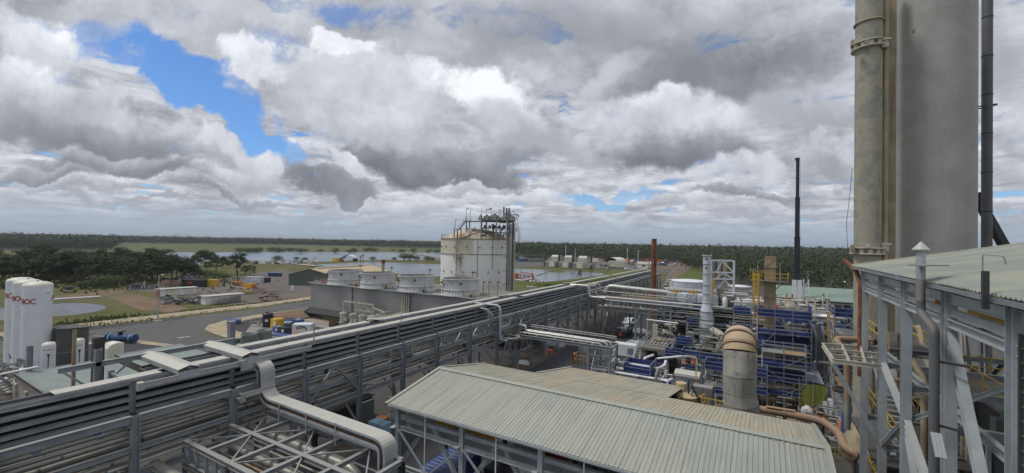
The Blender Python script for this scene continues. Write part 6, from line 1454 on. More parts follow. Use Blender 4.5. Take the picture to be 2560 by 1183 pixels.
obj('landing',B().box((tx.x-4.0,tx.y-2.4,zs[4]-.5),(tx.x-.6,tx.y-1.2,zs[4]-.4)),'cream',ts); rail(ts,[(tx.x-4.0,tx.y-2.4,zs[4]-.4),(tx.x-.6,tx.y-2.4,zs[4]-.4)],1.1,'yellow',.6)
# crane
kx=at(1992,690,d=130)
kr=thing('mobile_crane','black telescopic crane boom raised high with white lattice base','crane',(kx.x,kx.y,0))
zk=[at(1990,v,d=130).z for v in (400,495,595,700)]
for a,c,w in ((zk[3]-2,zk[2],1.35),(zk[2],zk[1],1.15),(zk[1],zk[0],.85)): bp('boom_section',kr,(kx.x,kx.y,a),(kx.x,kx.y,c),w,w,'navy')
for z,w in ((zk[2],1.6),(zk[1],1.35)): obj('collar',B().box((kx.x-w/2,kx.y-w/2,z-.2),(kx.x+w/2,kx.y+w/2,z+.2)),'black',kr)
obj('boom_head',B().box((kx.x-.7,kx.y-.5,zk[0]),(kx.x+.5,kx.y+.5,zk[0]+.7)),'black',kr); bp('hoist_line',kr,(kx.x+.8,kx.y,zk[3]),(kx.x+.6,kx.y,zk[0]),.06,m='dark')
zb_=at(1990,778,d=130).z
for s in (-.65,.65): bp('base_leg',kr,(kx.x+s,kx.y-.9,0),(kx.x+s,kx.y-.9,zk[3]),1.1,m='white')
lx=kx.x+2.3; zl_=at(2000,698,d=130).z; b=B()
for s in (-.6,.6):
    for q in (-.5,.5): b.bar((lx+s,kx.y+q,0),(lx+s,kx.y+q,zl_),.26)
obj('lattice_chords',b,'white',kr); k=zb_-1; b=B(); f_=1
while k<zl_-1: b.bar((lx-.6*f_,kx.y-.5,k),(lx+.6*f_,kx.y-.5,k+1.1),.2); b.bar((lx-.6,kx.y-.5,k),(lx+.6,kx.y-.5,k),.1); k+=1.1; f_=-f_
obj('lattice_bracing',b,'white',kr); obj('carrier',B().box((kx.x-3,kx.y-1.3,.6),(kx.x+5,kx.y+1.3,2.2)),'orange',kr)
# open sided green roofed shed and storage tanks behind
g0=at(1938,741,y=157); gs=thing('green_roof_shed','long open shed with a pale green roof behind the crane','shed',(20,165,0))
zr_=at(1945,714,y=170).z
obj('roof',B().add([(3.5,154,4.6),(38,154,4.6),(38,172,zr_),(3.5,172,zr_),(3.5,154,4.5),(38,154,4.5),(38,172,zr_-.1),(3.5,172,zr_-.1)],[(0,1,2,3),(7,6,5,4),(0,4,5,1)]),'roof4',gs)
for k in range(9): ibp('column',gs,(4+k*4.2,154.3,0),(4+k*4.2,154.3,4.4),.25,.25,'steel',up=(0,1,0))
for k in range(4): ibp('truss_beam',gs,(4,154.4,4.3-.4*k),(38,154.4,4.3-.4*k),.1,.16,'dark')
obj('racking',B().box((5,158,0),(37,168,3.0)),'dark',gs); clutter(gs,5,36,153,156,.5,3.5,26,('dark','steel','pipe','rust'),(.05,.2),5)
for u,d_,r_,h_,lab in ((1724,198,8.6,None,'low round grey storage tank with white roof left of the grey stack'),(1850,215,5.2,None,'small round tank with white roof beyond the portal frame'),(2093,262,13,None,'low round storage tank with white roof behind the green roof shed')):
    p=at(u,600,d=d_); zt_=at(u,{1724:706,1850:718,2093:710}[u],d=d_-r_).z
    t=thing('storage_tank',lab,'storage tank',(p.x,p.y,0)); obj('shell',B().lathe([(r_,0),(r_,zt_)],(p.x,p.y,0),48),'flare',t); obj('roof',B().lathe([(r_+.15,zt_-.05),(r_+.15,zt_+.1),(r_*.5,zt_+.5),(0,zt_+.7)],(p.x,p.y,0),48),'white',t)
    for k in range(8): a=k*PI/4; bp('strap',t,(p.x+(r_+.05)*math.cos(a),p.y+(r_+.05)*math.sin(a),0),(p.x+(r_+.05)*math.cos(a),p.y+(r_+.05)*math.sin(a),zt_),.12,m='steel')
for u,v0,d_,lab in ((1894,653,175,'slim lamp post left of the tan flue before the forest'),(1950,657,175,'slim lamp post right of the tan flue before the forest'),(1883,672,190,'plain thin mast left of the lamp post by the forest'),(2020,678,190,'thin mast right of the crane lattice')):
    p=at(u,700,d=d_); zt_=at(u,v0,d=d_).z; t=thing('lamp_post',lab,'lamp post',(p.x,p.y,0)); bp('pole',t,(p.x,p.y,0),(p.x,p.y,zt_),.18,m='steel2'); bp('arm',t,(p.x,p.y,zt_),(p.x+ (1.3 if u<1900 else -1.3),p.y,zt_+.1),.12,m='steel2')
# scaffold towers
scaffold('tall scaffold tower with blue sheets in front of the tan flue',-.2,66.5,3,2,5,((5,'f',0,3,1.3),(5,'r',0,2,1.9),(4,'r',0,2,1.6),(4,'f',0,3,.7),(3,'f',0,1,.9),(2,'f',0,3,1.1),(3,'r',0,2,1.7),(4,'l',0,2,1.5),(3,'b',0,3,1.6),(1,'f',0,2,.6)),2.0,2.15)
scaffold('lower front scaffold with blue toe sheets beside the yellow-green mesh',.4,63.0,2,1,4,((2,'f',0,2,.5),(3,'f',0,1,.8),(1,'f',0,2,.8),(2,'b',0,2,1.2)),2.3,1.7)
scaffold('narrow scaffold tower with blue panels left of the tan flue ladder',-3.3,72,1,1,5,((5,'f',0,1,1.2),(4,'f',0,1,.6),(3,'f',0,1,1.0),(2,'f',0,1,1.0)),2.2,2.0)
scaffold('scaffold tower with blue panels in front of the process deck',-1.0,88,2,1,4,((4,'f',0,1,1.5),(3,'f',1,2,1.8),(4,'f',1,2,1.0),(2,'f',0,2,1.0)),2.6,2.1)
scaffold('scaffold against the slender column with blue debris sheets',7.6,62.5,1,2,6,((6,'f',0,1,1.2),(6,'l',0,2,1.2),(5,'l',0,2,.9),(4,'l',0,2,.7),(3,'l',0,2,.9),(2,'l',0,2,.8),(3,'f',0,1,1.5)),2.2,2.0)
scaffold('scaffold round a white-topped vessel left of the slender column',6.9,80,2,2,5,((4,'f',0,2,1.5),(4,'l',0,2,1.3),(5,'r',0,2,1.0)),2.2,1.9)
scaffold('low scaffold with blue skirts left of the fat duct',-9.6,66,3,1,2,((2,'f',0,3,1.2),(1,'f',0,1,1.3),(2,'l',0,1,1.2)),2.4,2.0)
scaffold('small scaffold hung with blue sheets left of the grey stack',-11.7,74,1,1,2,((2,'f',0,1,1.6),(2,'r',0,1,1.2),(1,'f',0,1,1.2)),2.4,2.0)
scaffold('long low scaffold walkway with blue panels behind the fat duct',-6.0,60.5,3,1,2,((2,'f',0,3,1.4),(1,'f',1,3,1.0)),2.3,2.1)
t=thing('white_vessel','white domed vessel inside the scaffold near the slender column','vessel',(9,82,0)); obj('shell',B().lathe([(1.8,0),(1.8,8.4)],(9,82,0),24),'steel2',t); obj('head',B().lathe([(1.85,8.4),(1.6,9.1),(.8,9.6),(0,9.75)],(9,82,0),24),'white',t)
# dark structures left and right of the scaffold
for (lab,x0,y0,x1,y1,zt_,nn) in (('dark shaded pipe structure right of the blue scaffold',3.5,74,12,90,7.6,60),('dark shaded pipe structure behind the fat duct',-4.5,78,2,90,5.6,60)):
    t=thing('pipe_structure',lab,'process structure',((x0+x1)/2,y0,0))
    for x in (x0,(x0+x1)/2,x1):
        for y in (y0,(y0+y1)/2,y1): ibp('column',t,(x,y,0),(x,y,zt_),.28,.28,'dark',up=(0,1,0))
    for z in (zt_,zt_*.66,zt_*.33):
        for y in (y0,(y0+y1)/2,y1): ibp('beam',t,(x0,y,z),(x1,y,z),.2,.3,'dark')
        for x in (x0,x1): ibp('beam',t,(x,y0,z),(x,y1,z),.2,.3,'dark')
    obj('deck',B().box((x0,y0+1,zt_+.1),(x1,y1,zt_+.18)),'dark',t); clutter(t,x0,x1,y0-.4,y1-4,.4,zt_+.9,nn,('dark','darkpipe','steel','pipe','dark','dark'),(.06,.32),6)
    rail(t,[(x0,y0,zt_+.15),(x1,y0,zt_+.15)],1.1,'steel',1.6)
t=thing('red_trimmed_deck','flat deck edged with blue sheet and red bars at the crane foot','deck',(5,84,7)); obj('deck',B().box((3.6,83,7.9),(9.2,90,8.05)),'dark',t); obj('blue_sheet',B().box((3.6,82.9,7.6),(9.2,82.95,8.7)),'blue',t); rail(t,[(3.6,82.9,8.6),(9.2,82.9,8.6)],.7,'red',.6); obj('edge_board',B().box((3.6,82.8,7.3),(9.2,82.86,7.55)),'wood',t)
ladder('caged_ladder','long yellow caged ladder between the dark structure and the slender column',8.2,70.5,1.2,11.5)
for k in range(5): pass
t=thing('bent_pipes','bundle of curved grey pipes beside the yellow caged ladder','pipes',(6,70,0))
for k in range(6): pp('pipe',t,bend([(5.6+.35*k,71,9.5),(5.9+.3*k,69.5,9.0-.4*k),(5.9+.3*k,69.5,1.0)],.6),U(.12,.22),random.choice(('steel','darkpipe','pipe')),8)
# mesh fence, barriers and ground clutter
p0,p1=G(1997,1030),G(2068,1045)
t=thing('mesh_screen','yellow-green debris mesh hung on scaffold poles at ground level','screen',(p0.x,p0.y,0)); b=B(); vs=[]
for i in range(13):
    s=i/12; p=p0.lerp(p1,s); w=.03*math.sin(i*1.7); vs+=[(p.x,p.y+w,.1),(p.x,p.y-w,3.6-.08*math.sin(s*PI*2))]
b.add(vs,[(2*i,2*i+2,2*i+3,2*i+1) for i in range(12)]); obj('mesh_sheet',b,'mesh',t); 
q0=p0+Vector((-.2,4.2,0)); b=B(); b.add([(p0.x,p0.y,.1),(q0.x,q0.y,.1),(q0.x,q0.y,3.6),(p0.x,p0.y,3.6)],[(0,1,2,3)]); obj('mesh_sheet',b,'mesh',t)
for s in (0,.5,1): p=p0.lerp(p1,s); pp('pole',t,[(p.x,p.y-.15,0),(p.x,p.y-.15,4.2)],.04,'scaf',6)
bp('pole_brace',t,p0.lerp(p1,.6)+Z*.1-Vector((0,.15,0)),p0.lerp(p1,.98)+Z*3.4-Vector((0,.15,0)),.06,m='scaf')
obj('tarpaulin_cover',B().add([(p0.x+.4,p0.y+1,3.7),(p1.x-.2,p1.y+1,3.6),(p1.x-.4,p1.y+5,4.3),(p0.x+.7,p0.y+5,4.5)],[(0,1,2,3)]),'tarp',t)
def barrier(label,p,q,m='yellow',grp=None):
    p=Vector(p);q=Vector(q); t=thing('crowd_barrier',label,'barrier',tuple(p),grp); rail(t,[p,q],1.1,m,.28,'frame',.022); return t
bp_=[G(1893,1005),G(1912,1013),G(1950,1018),G(1995,1026),G(2035,1048),G(2074,1062)]
for i,(a,c) in enumerate(zip(bp_,bp_[1:])): barrier(['yellow crowd barrier nearest the fat duct','second yellow crowd barrier right of the fat duct','yellow crowd barrier below the blue scaffold','yellow crowd barrier at the left foot of the green mesh','yellow crowd barrier at the right foot of the green mesh'][i],a,c)
bq=G(2075,1178); barrier('tan barrier at the bottom edge beside the column skirt',at(2068,1150,z=1.2),at(2106,1152,z=1.2))
for u,v,lab in ((1711,955,'small orange traffic cone left on the blue-sheeted deck'),(1732,957,'small orange traffic cone right on the blue-sheeted deck')):
    p=at(u,v-48,z=4.1) if False else at(u,908,z=4.2); t=thing('traffic_cone',lab,'traffic cone',tuple(p)); obj('cone',B().lathe([(.18,0),(.03,.7)],tuple(p),12),'orange',t); obj('base',B().box((p.x-.24,p.y-.24,p.z-.02),(p.x+.24,p.y+.24,p.z+.03)),'orange',t)
# umbrellas
for u,v,d_,s,lab in ((1641,893,72,1.9,'left of two purple shade umbrellas above the front pipework'),(1666,905,69,1.8,'right of two purple shade umbrellas above the front pipework'),(1760,868,84,2.2,'purple shade umbrella just left of the fat duct'),(2025,852,78,2.3,'purple shade umbrella right of the blue scaffold')):
    p=at(u,v,d=d_); t=thing('shade_umbrella',lab,'umbrella',(p.x,p.y,0)); b=B(); k=8
    vs=[(p.x,p.y,p.z+.45)]+[(p.x+s*math.cos(2*PI*i/k),p.y+s*math.sin(2*PI*i/k),p.z-.15) for i in range(k)]
    b.add(vs,[(0,1+i,1+(i+1)%k) for i in range(k)]); obj('canopy',b,'purple',t); pp('pole',t,[(p.x,p.y,0),(p.x,p.y,p.z+.4)],.035,'dark',6)
    for i in range(k): bp('rib',t,(p.x,p.y,p.z+.40),(p.x+s*math.cos(2*PI*i/k),p.y+s*math.sin(2*PI*i/k),p.z-.18),.03,m='dark')
# raised concrete platform with pump set
ax,ay,bx,by,zpz=-16.6,70.6,-12.0,80.0,3.5
cp=thing('concrete_platform','raised concrete platform with railings, steps and a cream pump skid','platform',((ax+bx)/2,ay,0))
obj('slab',B().box((ax,ay,zpz-.35),(bx,by,zpz)),'concrete',cp)
for x in (ax+.5,bx-.5):
    for y in (ay+.5,by-.5): obj('pier',B().box((x-.35,y-.35,0),(x+.35,y+.35,zpz-.35)),'concrete',cp)
obj('wall',B().box((ax+.8,ay+1,0),(ax+1.1,by-1,zpz-.35)),'concrete',cp)
rail(cp,[(ax,by,zpz),(ax,ay,zpz),(bx,ay,zpz),(bx,by,zpz)],1.1,'steel2',1.3,r=.04)
obj('skid_grille',B().box((ax+1.0,ay+2,zpz+.15),(bx-.8,ay+5.5,zpz+.25)),'cream',cp)
for k in range(5): obj('grille_bar',B().box((ax+1.1+k*.55,ay+2,zpz+.26),(ax+1.3+k*.55,ay+5.5,zpz+.5)),'cream',cp)
for k in range(3): obj('grille_slot',B().box((ax+1.1,ay+2.5+k*1.1,zpz+.3),(bx-.9,ay+2.9+k*1.1,zpz+.36)),'dark',cp)
obj('exhaust_mouth',B().tube([(ax+2,ay+3.6,zpz+.8),(ax+2.2,ay+3.0,zpz+1.1)],.35,12),'rustpaint',cp); obj('white_cabinet',B().box((ax+.9,ay+5,zpz),(ax+1.7,ay+5.8,zpz+2.9)),'cream',cp)
clutter(cp,ax+1,bx-.3,ay+4,by-1,zpz+.2,zpz+3.2,24,('cream','rustpaint','pipe','bpipe'),(.05,.16),3)
for x in (ax-.2,bx+.1): bp('goalpost',cp,(x,ay+6,zpz),(x,ay+6,zpz+3.6),.16,m='rustin' if x>ax else 'bpipe')
for k in range(3): pp('top_pipe',cp,[(ax-.2,ay+5.4+.4*k,zpz+3.6-.1*k),(bx+.2,ay+5.4+.4*k,zpz+3.5-.1*k)],.12,'white',8)
sb=B()
for s in (0,.95): sb.bar((ax-.95+s,ay+3,zpz),(ax-.95+s,ay-2.2,0),.07,.28)
for k in range(11): sb.box((ax-.95,ay+3-5.2*k/11-.15,zpz-.05-zpz*k/11),(ax,ay+3-5.2*k/11+.15,zpz-zpz*k/11))
obj('stairs',sb,'steel2',cp)
for s in (0,.95): rail(cp,[(ax-.95+s,ay+3,zpz),(ax-.95+s,ay-2.2,0)],1.05,'steel2',1.4)
# front pipework, baskets, boxes
fpw=thing('front_pipework','bright white pipes and valves crowded behind the dusty roof wing','pipework',(-14,58,0))
for pts,r_ in (([(-20.4,61,1.5),(-20.4,61,3.2),(-12.0,61.4,3.0),(-11.5,63.5,3.0),(-11.5,64.5,3.4)],.20),([(-20.0,57.2,1),(-20.0,57.2,2.8),(-10,57.6,2.7),(-9.6,59.0,2.7),(-9.6,59,1)],.18),([(-17,59,2.9),(-13.8,58.8,2.8),(-13.2,60.5,2.8),(-14.5,61.5,3.0)],.2),([(-20.2,62.0,3.3),(-17.5,62.1,3.2)],.15),([(-15.6,55.5,2.6),(-8.5,56,2.5),(-8.5,56,.5)],.1),([(-13,66,3.2),(-8.8,66.2,4.2),(-7.6,66.2,4.2),(-7.6,66.2,1)],.16),([(-14.5,64.4,1),(-14.5,64.4,3.4),(-13.6,66.2,3.6)],.18),([(-13.9,62.3,.5),(-13.9,62.3,2.4),(-11.8,62.3,2.4),(-11.8,62.3,.5)],.14)): pp('white_pipe',fpw,bend(pts,.4),r_,'white',10)
clutter(fpw,-20,-8,54.5,64,.4,2.9,95,('bpipe','pipe','steel2','dark','darkpipe','dark','white'),(.04,.17),3.2)
for k in range(40):
    x=U(-20,-8); y=U(54.5,64); z=U(.6,2.8); s=U(.12,.3); obj('valve',B().lathe([(s,0),(s*.4,s*.8),(s,s*1.6)],(x,y,z),8).box((x-s*1.3,y-.05,z+s*1.7),(x+s*1.3,y+.05,z+s*1.9)),random.choice(('steel2','dark','white','bluev','bpipe')),fpw)
for k in range(12): bp('support_post',fpw,(-20+k*1.05,57+U(-.5,1),0),(-20+k*1.05,57+U(-.5,1),2.6),.14,m='steel')
def basket(lab,c,L,W_,h,m='blue'):
    t=thing('scaffold_basket',lab,'basket',c); x,y,z=c
    for a,b_ in (((x,y),(x+L,y)),((x+L,y),(x+L,y+W_)),((x+L,y+W_),(x,y+W_)),((x,y+W_),(x,y))):
        obj('side_panel',B().bar((a[0],a[1],z+h*.5),(b_[0],b_[1],z+h*.5),.05,h*.72),m,t)
    for k in range(4): zz_=z+h*(.1+.3*k); bb=B(); [bb.bar(a,b_,.06) for a,b_ in (((x-.1,y-.1,zz_),(x+L+.1,y-.1,zz_)),((x+L+.1,y-.1,zz_),(x+L+.1,y+W_+.1,zz_)),((x-.1,y-.1,zz_),(x-.1,y+W_+.1,zz_)))]; obj('rail',bb,'scaf',t)
    for q in ((x-.1,y-.1),(x+L+.1,y-.1),(x+L+.1,y+W_),(x-.1,y+W_)): bp('post',t,(q[0],q[1],0),(q[0],q[1],z+h+.2),.07,m='scaf')
    obj('floor',B().box((x,y,z),(x+L,y+W_,z+.06)),'navy',t); return t
basket('blue open-topped scaffold box astride the white front pipes',(-15.9,58.6,1.9),3.4,3.6,2.2)
basket('blue sheeted scaffold enclosure right of the open-topped blue box',(-12.2,56.4,1.0),2.9,2.2,1.5)
basket('blue sheeted scaffold deck below the cones',(-12.6,70.4,2.5),4.2,4.5,1.6)
t=thing('equipment_housing','grey equipment housing with a rounded pale lid behind the roof wing','equipment housing',(-8.0,58.6,0)); obj('body',B().box((-9.2,57.8,0),(-6.4,59.9,3.5)),'steel',t); obj('lid',B().prof((-9.3,58.85,3.5),(-6.3,58.85,3.5),[(-1.1,0),(-1.0,.3),(-.4,.55),(.4,.55),(1.0,.3),(1.1,0)]),'cover',t)
t=thing('control_cabinet','grey twin-door control cabinet left of the fat duct','cabinet',(-5.5,56,0)); obj('body',B().box((-6.8,55.8,0),(-4.7,57,3.2)),'steel',t)
for s in (0,1): obj('door',B().box((-6.75+s*1.02,55.74,.2),(-5.78+s*1.02,55.79,3.1)),'concrete',t)
# tan capped vessel by the wing with yellow rails
q=at(1718,985,z=6.2); vs_=thing('capped_vessel','dusty tan round vessel with fittings at the end of the roof wing','vessel',(q.x,q.y,0))
obj('shell',B().lathe([(.95,0),(.95,5.9),(.98,5.95),(.98,6.1)],(q.x,q.y,0),28),'ductdust',vs_); obj('lid',B().lathe([(.98,6.1),(.5,6.22),(0,6.25)],(q.x,q.y,0),28),'ductdust',vs_)
for k in range(5): x=q.x+U(-.5,.5); y=q.y+U(-.4,.4); pp('fitting',vs_,[(x,y,6.1),(x,y,6.1+U(.3,1.1))],U(.05,.14),random.choice(('ductdust','rustpaint','steel2')),8)
pp('fitting',vs_,bend([(q.x+.1,q.y,6.2),(q.x+.1,q.y,7.5),(q.x+.9,q.y+.2,7.5)],.2),.08,'dark',8); bp('tripod_leg',vs_,(q.x+.4,q.y,7.0),(q.x+1.2,q.y-.4,5.6),.12,m='black')
for a,c in (((q.x+1.1,q.y-.3,4.6),(q.x+1.4,q.y+1,4.6)),((q.x+1.1,q.y-.3,4.6),(q.x+3.2,q.y-.3,4.6)),((q.x+3.2,q.y-.3,4.6),(q.x+3.2,q.y+1.6,4.6))): rail(vs_,[a,c],1.6,'yellow',.6,r=.045)
obj('duct_box',B().cyl((q.x-.7,q.y+1.2,4.5),.5,2.3,14),'ductdust',vs_)
bp('yellow_post',vs_,at(1740,960,d=52),at(1740,895,d=52),.12,m='yellow'); bp('yellow_arm',vs_,at(1740,897,d=52),at(1725,893,d=52),.12,m='yellow')
# mushroom vent, brick red box, white labelled cabinet
p=at(1723,850,d=80); t=thing('mushroom_vent','grey round vent column with a wide cream mushroom cap','vent',(p.x,p.y,0)); obj('shaft',B().lathe([(.9,0),(.75,p.z-.3)],(p.x,p.y,0),20),'flare',t); obj('cap',B().lathe([(1.45,-.3),(1.45,0),(.8,.5),(0,.65)],(p.x,p.y,p.z),20).lathe([(1.45,-.3),(.7,-.3)],(p.x,p.y,p.z),20),'cream',t)
p=at(1752,870,d=82); t=thing('brick_red_box','brick-red walled enclosure with white lamp at the foot of the grey stack','enclosure',(p.x,p.y,0)); obj('walls',B().box((p.x-1.2,p.y-1,0),(p.x+1.6,p.y+1,p.z+.6)),'rustin',t); obj('white_panel',B().box((p.x-1.7,p.y-1.1,0),(p.x-1.2,p.y-.7,p.z+.5)),'white',t)
p=at(1737,882,d=80); obj('white_cabinet',B().box((p.x-.5,p.y-.4,.01),(p.x+.5,p.y+.4,p.z+.2)),'white',None,'small white cabinet standing between the mushroom vent and brick-red box','cabinet')
for u,v,d_ in ((1660,827,86),(1679,825,95),(1884,783,76),(1886,824,74),(1975,874,72),(1996,852,72),(2112,705,130),(2056,770,90),(1771,908,66),(1765,854,84),(1706,851,80),(1700,872,78)):
    p=at(u,v,d=d_); t=thing('work_light','small round white work light among the plant scaffolds','light',tuple(p),'round white work lights in the plant'); obj('globe',B().lathe([(.02,-.25),(.28,-.1),(.28,.1),(.02,.25)],tuple(p),10),'white',t); bp('pole',t,(p.x,p.y,max(0,p.z-3)),(p.x,p.y,p.z-.2),.06,m='dark')
# ------------------------------------------------------------------ vehicles and people on the service road
def ute(label,c,rz,m='white'):
    t=thing('pickup_truck',label,'pickup truck',(0,0,0)); b=B()
    b.prof((0,-.92,0),(0,.92,0),[(-2.6,.45),(2.6,.45),(2.6,.85),(2.35,1.02),(1.35,1.1),(.75,1.75),(-.7,1.78),(-.9,1.1),(-2.6,1.1)][::-1],Z)
    obj('body',b,m,t); obj('windscreen',B().add([(1.38,-.8,1.12),(1.38,.8,1.12),(.80,.72,1.72),(.80,-.72,1.72)],[(0,1,2,3)]),'glass',t)
    obj('dark_bed',B().box((-2.5,-.8,1.0),(-.95,.8,1.13)),'dark',t)
    for s in (-1,1): obj('side_window',B().box((-.65,s*.93-.01,1.15),(.85,s*.93+.01,1.65)),'glass',t); obj('headlight',B().box((2.58,s*.7-.18,.75),(2.63,s*.7+.18,.92)),'glass',t)
    for x in (-1.6,1.6):
        for s in (-1,1): w=obj('wheel',B().tube([(x,s*.78,.38),(x,s*.98,.38)],.38,14),'black',t); obj('rim',B().tube([(x,s*.97,.38),(x,s*.995,.38)],.2,10),'steel2',w)
    t.location=c; t.rotation_euler=(0,0,rz); return t
p=G(1568,818); ute('white pickup parked beyond the black skip on the service road',(p.x-.2,p.y+3,0),rad(-100))
p=G(1560,840); t=thing('waste_skip','black open skip heaped with white and grey bagged waste','skip',(p.x,p.y,0)); obj('body',B().prof((p.x,p.y-3,.9),(p.x,p.y+3,.9),[(-1.0,-.9),(1.0,-.9),(1.3,.6),(-1.3,.6)]),'black',t); obj('red_marker',B().tube([(p.x+.1,p.y-3.25,.9),(p.x+.1,p.y-3.05,.9)],.4,12),'red',t)
for k in range(16): x=p.x+U(-.9,.9); y=p.y+U(-2.5,2.5); obj('waste_bag',B().lathe([(.1,0),(.5,.15),(.4,.5),(.05,.7)],(x,y,1.4),7),random.choice(('bag','tarp','dark','white')),t)
def person(label,c,rz,hat='white',vest='hivis'):
    t=thing('person',label,'person',(0,0,0)); me=bpy.data.meshes.new('body')
    vs=[(0,0,.95),(0,0,1.2),(0,.02,1.42),(0,.02,1.56),(0,.03,1.70),(-.10,0,.9),(-.12,.05,.5),(-.13,0,.08),(-.13,.14,.04),(.10,0,.9),(.12,-.03,.5),(.13,-.05,.08),(.13,.09,.04),(-.2,0,1.40),(-.28,.05,1.14),(-.24,.22,.98),(.2,0,1.40),(.28,.08,1.14),(.24,.25,1.05)]
    ed=[(0,1),(1,2),(2,3),(3,4),(0,5),(5,6),(6,7),(7,8),(0,9),(9,10),(10,11),(11,12),(2,13),(13,14),(14,15),(2,16),(16,17),(17,18)]
    rr=[.16,.16,.17,.06,.11,.10,.075,.06,.05,.10,.075,.06,.05,.07,.055,.045,.07,.055,.045]
    me.from_pydata(vs,ed,[]); me.materials.append(M['navy']); o=bpy.data.objects.new('body',me); C.objects.link(o); o.parent=t
    o.modifiers.new('skin','SKIN')
    for i,sv in enumerate(me.skin_vertices[0].data): sv.radius=(rr[i],rr[i])
    me.skin_vertices[0].data[0].use_root=True
    s=o.modifiers.new('sub','SUBSURF'); s.levels=1; s.render_levels=1
    obj('vest',B().lathe([(.19,.95),(.21,1.2),(.22,1.38),(.12,1.5)],(0,.01,0),14),vest,t); obj('face',B().lathe([(.02,1.55),(.09,1.60),(.105,1.68),(.09,1.76),(.02,1.80)],(0,.05,0),12),'skin',t)
    obj('hard_hat',B().lathe([(.17,1.74),(.13,1.76),(.12,1.84),(.04,1.90),(0,1.90)],(0,.04,0),12),hat,t)
    t.location=c; t.rotation_euler=(0,0,rz); t.scale=(1,1,1); return t
q=at(1988,862,d=76); person('worker in yellow vest and white hard hat on the dark structure right of the scaffold',(q.x,q.y,q.z-.9),rad(200))
for u,v,lab,m,s in ((1388,862,'heap of grey and white wrapped sheets on the ground beyond the short rack','tarp',1.3),(1601,830,'grey crumpled tarpaulin heap right of the black skip','tarp',1.5),(1592,862,'grey tarpaulin draped over boxes left of the concrete platform','tarp',1.6),(1310,908,'pale wrapped bundles beside the yellow column guard','bag',.8)):
    p=G(u,v); b=B(); sd_=random.Random(u); vs=[]; n=9
    for i in range(n+1):
        for j in range(n+1): x=(i/n-.5)*2;y=(j/n-.5)*2; h=max(0,1-x*x)*max(0,1-y*y); vs.append((p.x+x*s*1.5,p.y+y*s,.02+h**.5*s*.6*sd_.uniform(.5,1.2)))
    b.add(vs,[(i*(n+1)+j,i*(n+1)+j+1,(i+1)*(n+1)+j+1,(i+1)*(n+1)+j) for i in range(n) for j in range(n)]); obj('tarpaulin_heap',b,m,None,lab,'tarpaulin')
for u,v,lab in ((1373,884,'small orange box on the ground beyond the short rack'),(1548,872,'orange lidded box beside the white generator')):
    p=G(u,v); s=.5 if u<1400 else .8; t=thing('orange_box',lab,'box',(p.x,p.y,0)); obj('body',B().box((p.x-s,p.y-s*.8,.05),(p.x+s,p.y+s*.8,s*1.2)),'orange',t); obj('lid',B().box((p.x-s*1.05,p.y-s*.85,s*1.2),(p.x+s*1.05,p.y+s*.85,s*1.35)),'orange',t)
p=G(1560,893); t=thing('generator_set','white generator housing left of the steps to the concrete platform','generator',(p.x,p.y,0)); obj('housing',B().box((p.x-2,p.y,.2),(p.x+2,p.y+2,2.2)),'white',t); obj('vent',B().box((p.x+.6,p.y-.03,.6),(p.x+1.6,p.y-.01,1.7)),'steel',t); obj('skid',B().box((p.x-2.1,p.y-.1,0),(p.x+2.1,p.y+2.1,.2)),'dark',t)
p=G(1456,908); t=thing('timber_frame','tan slatted timber crate frame left of the short rack legs','crate',(p.x,p.y,0)); rail(t,[(p.x-1.2,p.y-1,0),(p.x+1.2,p.y-1,0),(p.x+1.2,p.y+1,0),(p.x-1.2,p.y+1,0),(p.x-1.2,p.y-1,0)],1.5,'wood',.5,'slat',.06)
p=G(1437,905); b=B(); [b.cyl((p.x,p.y,.0+.25*k),.28,.24,10) for k in range(6)]; obj('bollard',b,'orange',None,'orange banded bollard beside the timber crate frame','bollard')
p=G(1460,880); t=thing('gas_bottles','rack of grey gas bottles behind the timber crate frame','gas bottles',(p.x,p.y,0))
for k in range(12): obj('bottle',B().lathe([(.13,0),(.13,1.4),(.05,1.6),(.05,1.75)],(p.x-1+.28*(k%6),p.y+.3*(k//6),0),8),'steel2',t)

t=thing('yard_pipework','tangle of dark and pale pipes between the concrete platform and the fat duct','pipework',(-5,72,0))
clutter(t,-11,1,61,92,.3,4.2,120,('dark','darkpipe','steel','pipe','bpipe','cream','rustpaint'),(.05,.22),5)
for k in range(26): x=U(-11,0); y=U(64,90); s=U(.3,.9); obj('small_equipment',B().box((x-s,y-s,0),(x+s,y+s,U(.8,2.6))).lathe([(s*.5,.5),(s*.5,2.8),(0,3.0)],(x,y,0),10),random.choice(('steel','dark','cream','rustin','concrete','blue','grn')),t)
scaffold('bare scaffold tower between the grey stack and the concrete platform',-11.5,84,2,1,3,((3,'f',0,1,1.0),),2.2,2.0)
scaffold('bare low scaffold tower beside the foot of the fat duct',-4.2,53,1,1,2,((2,'f',0,1,.9),),1.8,1.8)
t=thing('yard_pipework','jumble of pipes, posts and frames on the ground right of the fat duct','pipework',(5,60,0))
clutter(t,1.5,9,50,62,.2,2.2,40,('dark','darkpipe','steel','pipe','cream'),(.04,.12),3)
t=thing('access_frame','steel stair frame and pipes standing before the caged yellow ladder','frame',(5,68,0))
clutter(t,4.8,8.5,66,74,.5,7.5,50,('steel','darkpipe','scaf','cream'),(.05,.14),4)
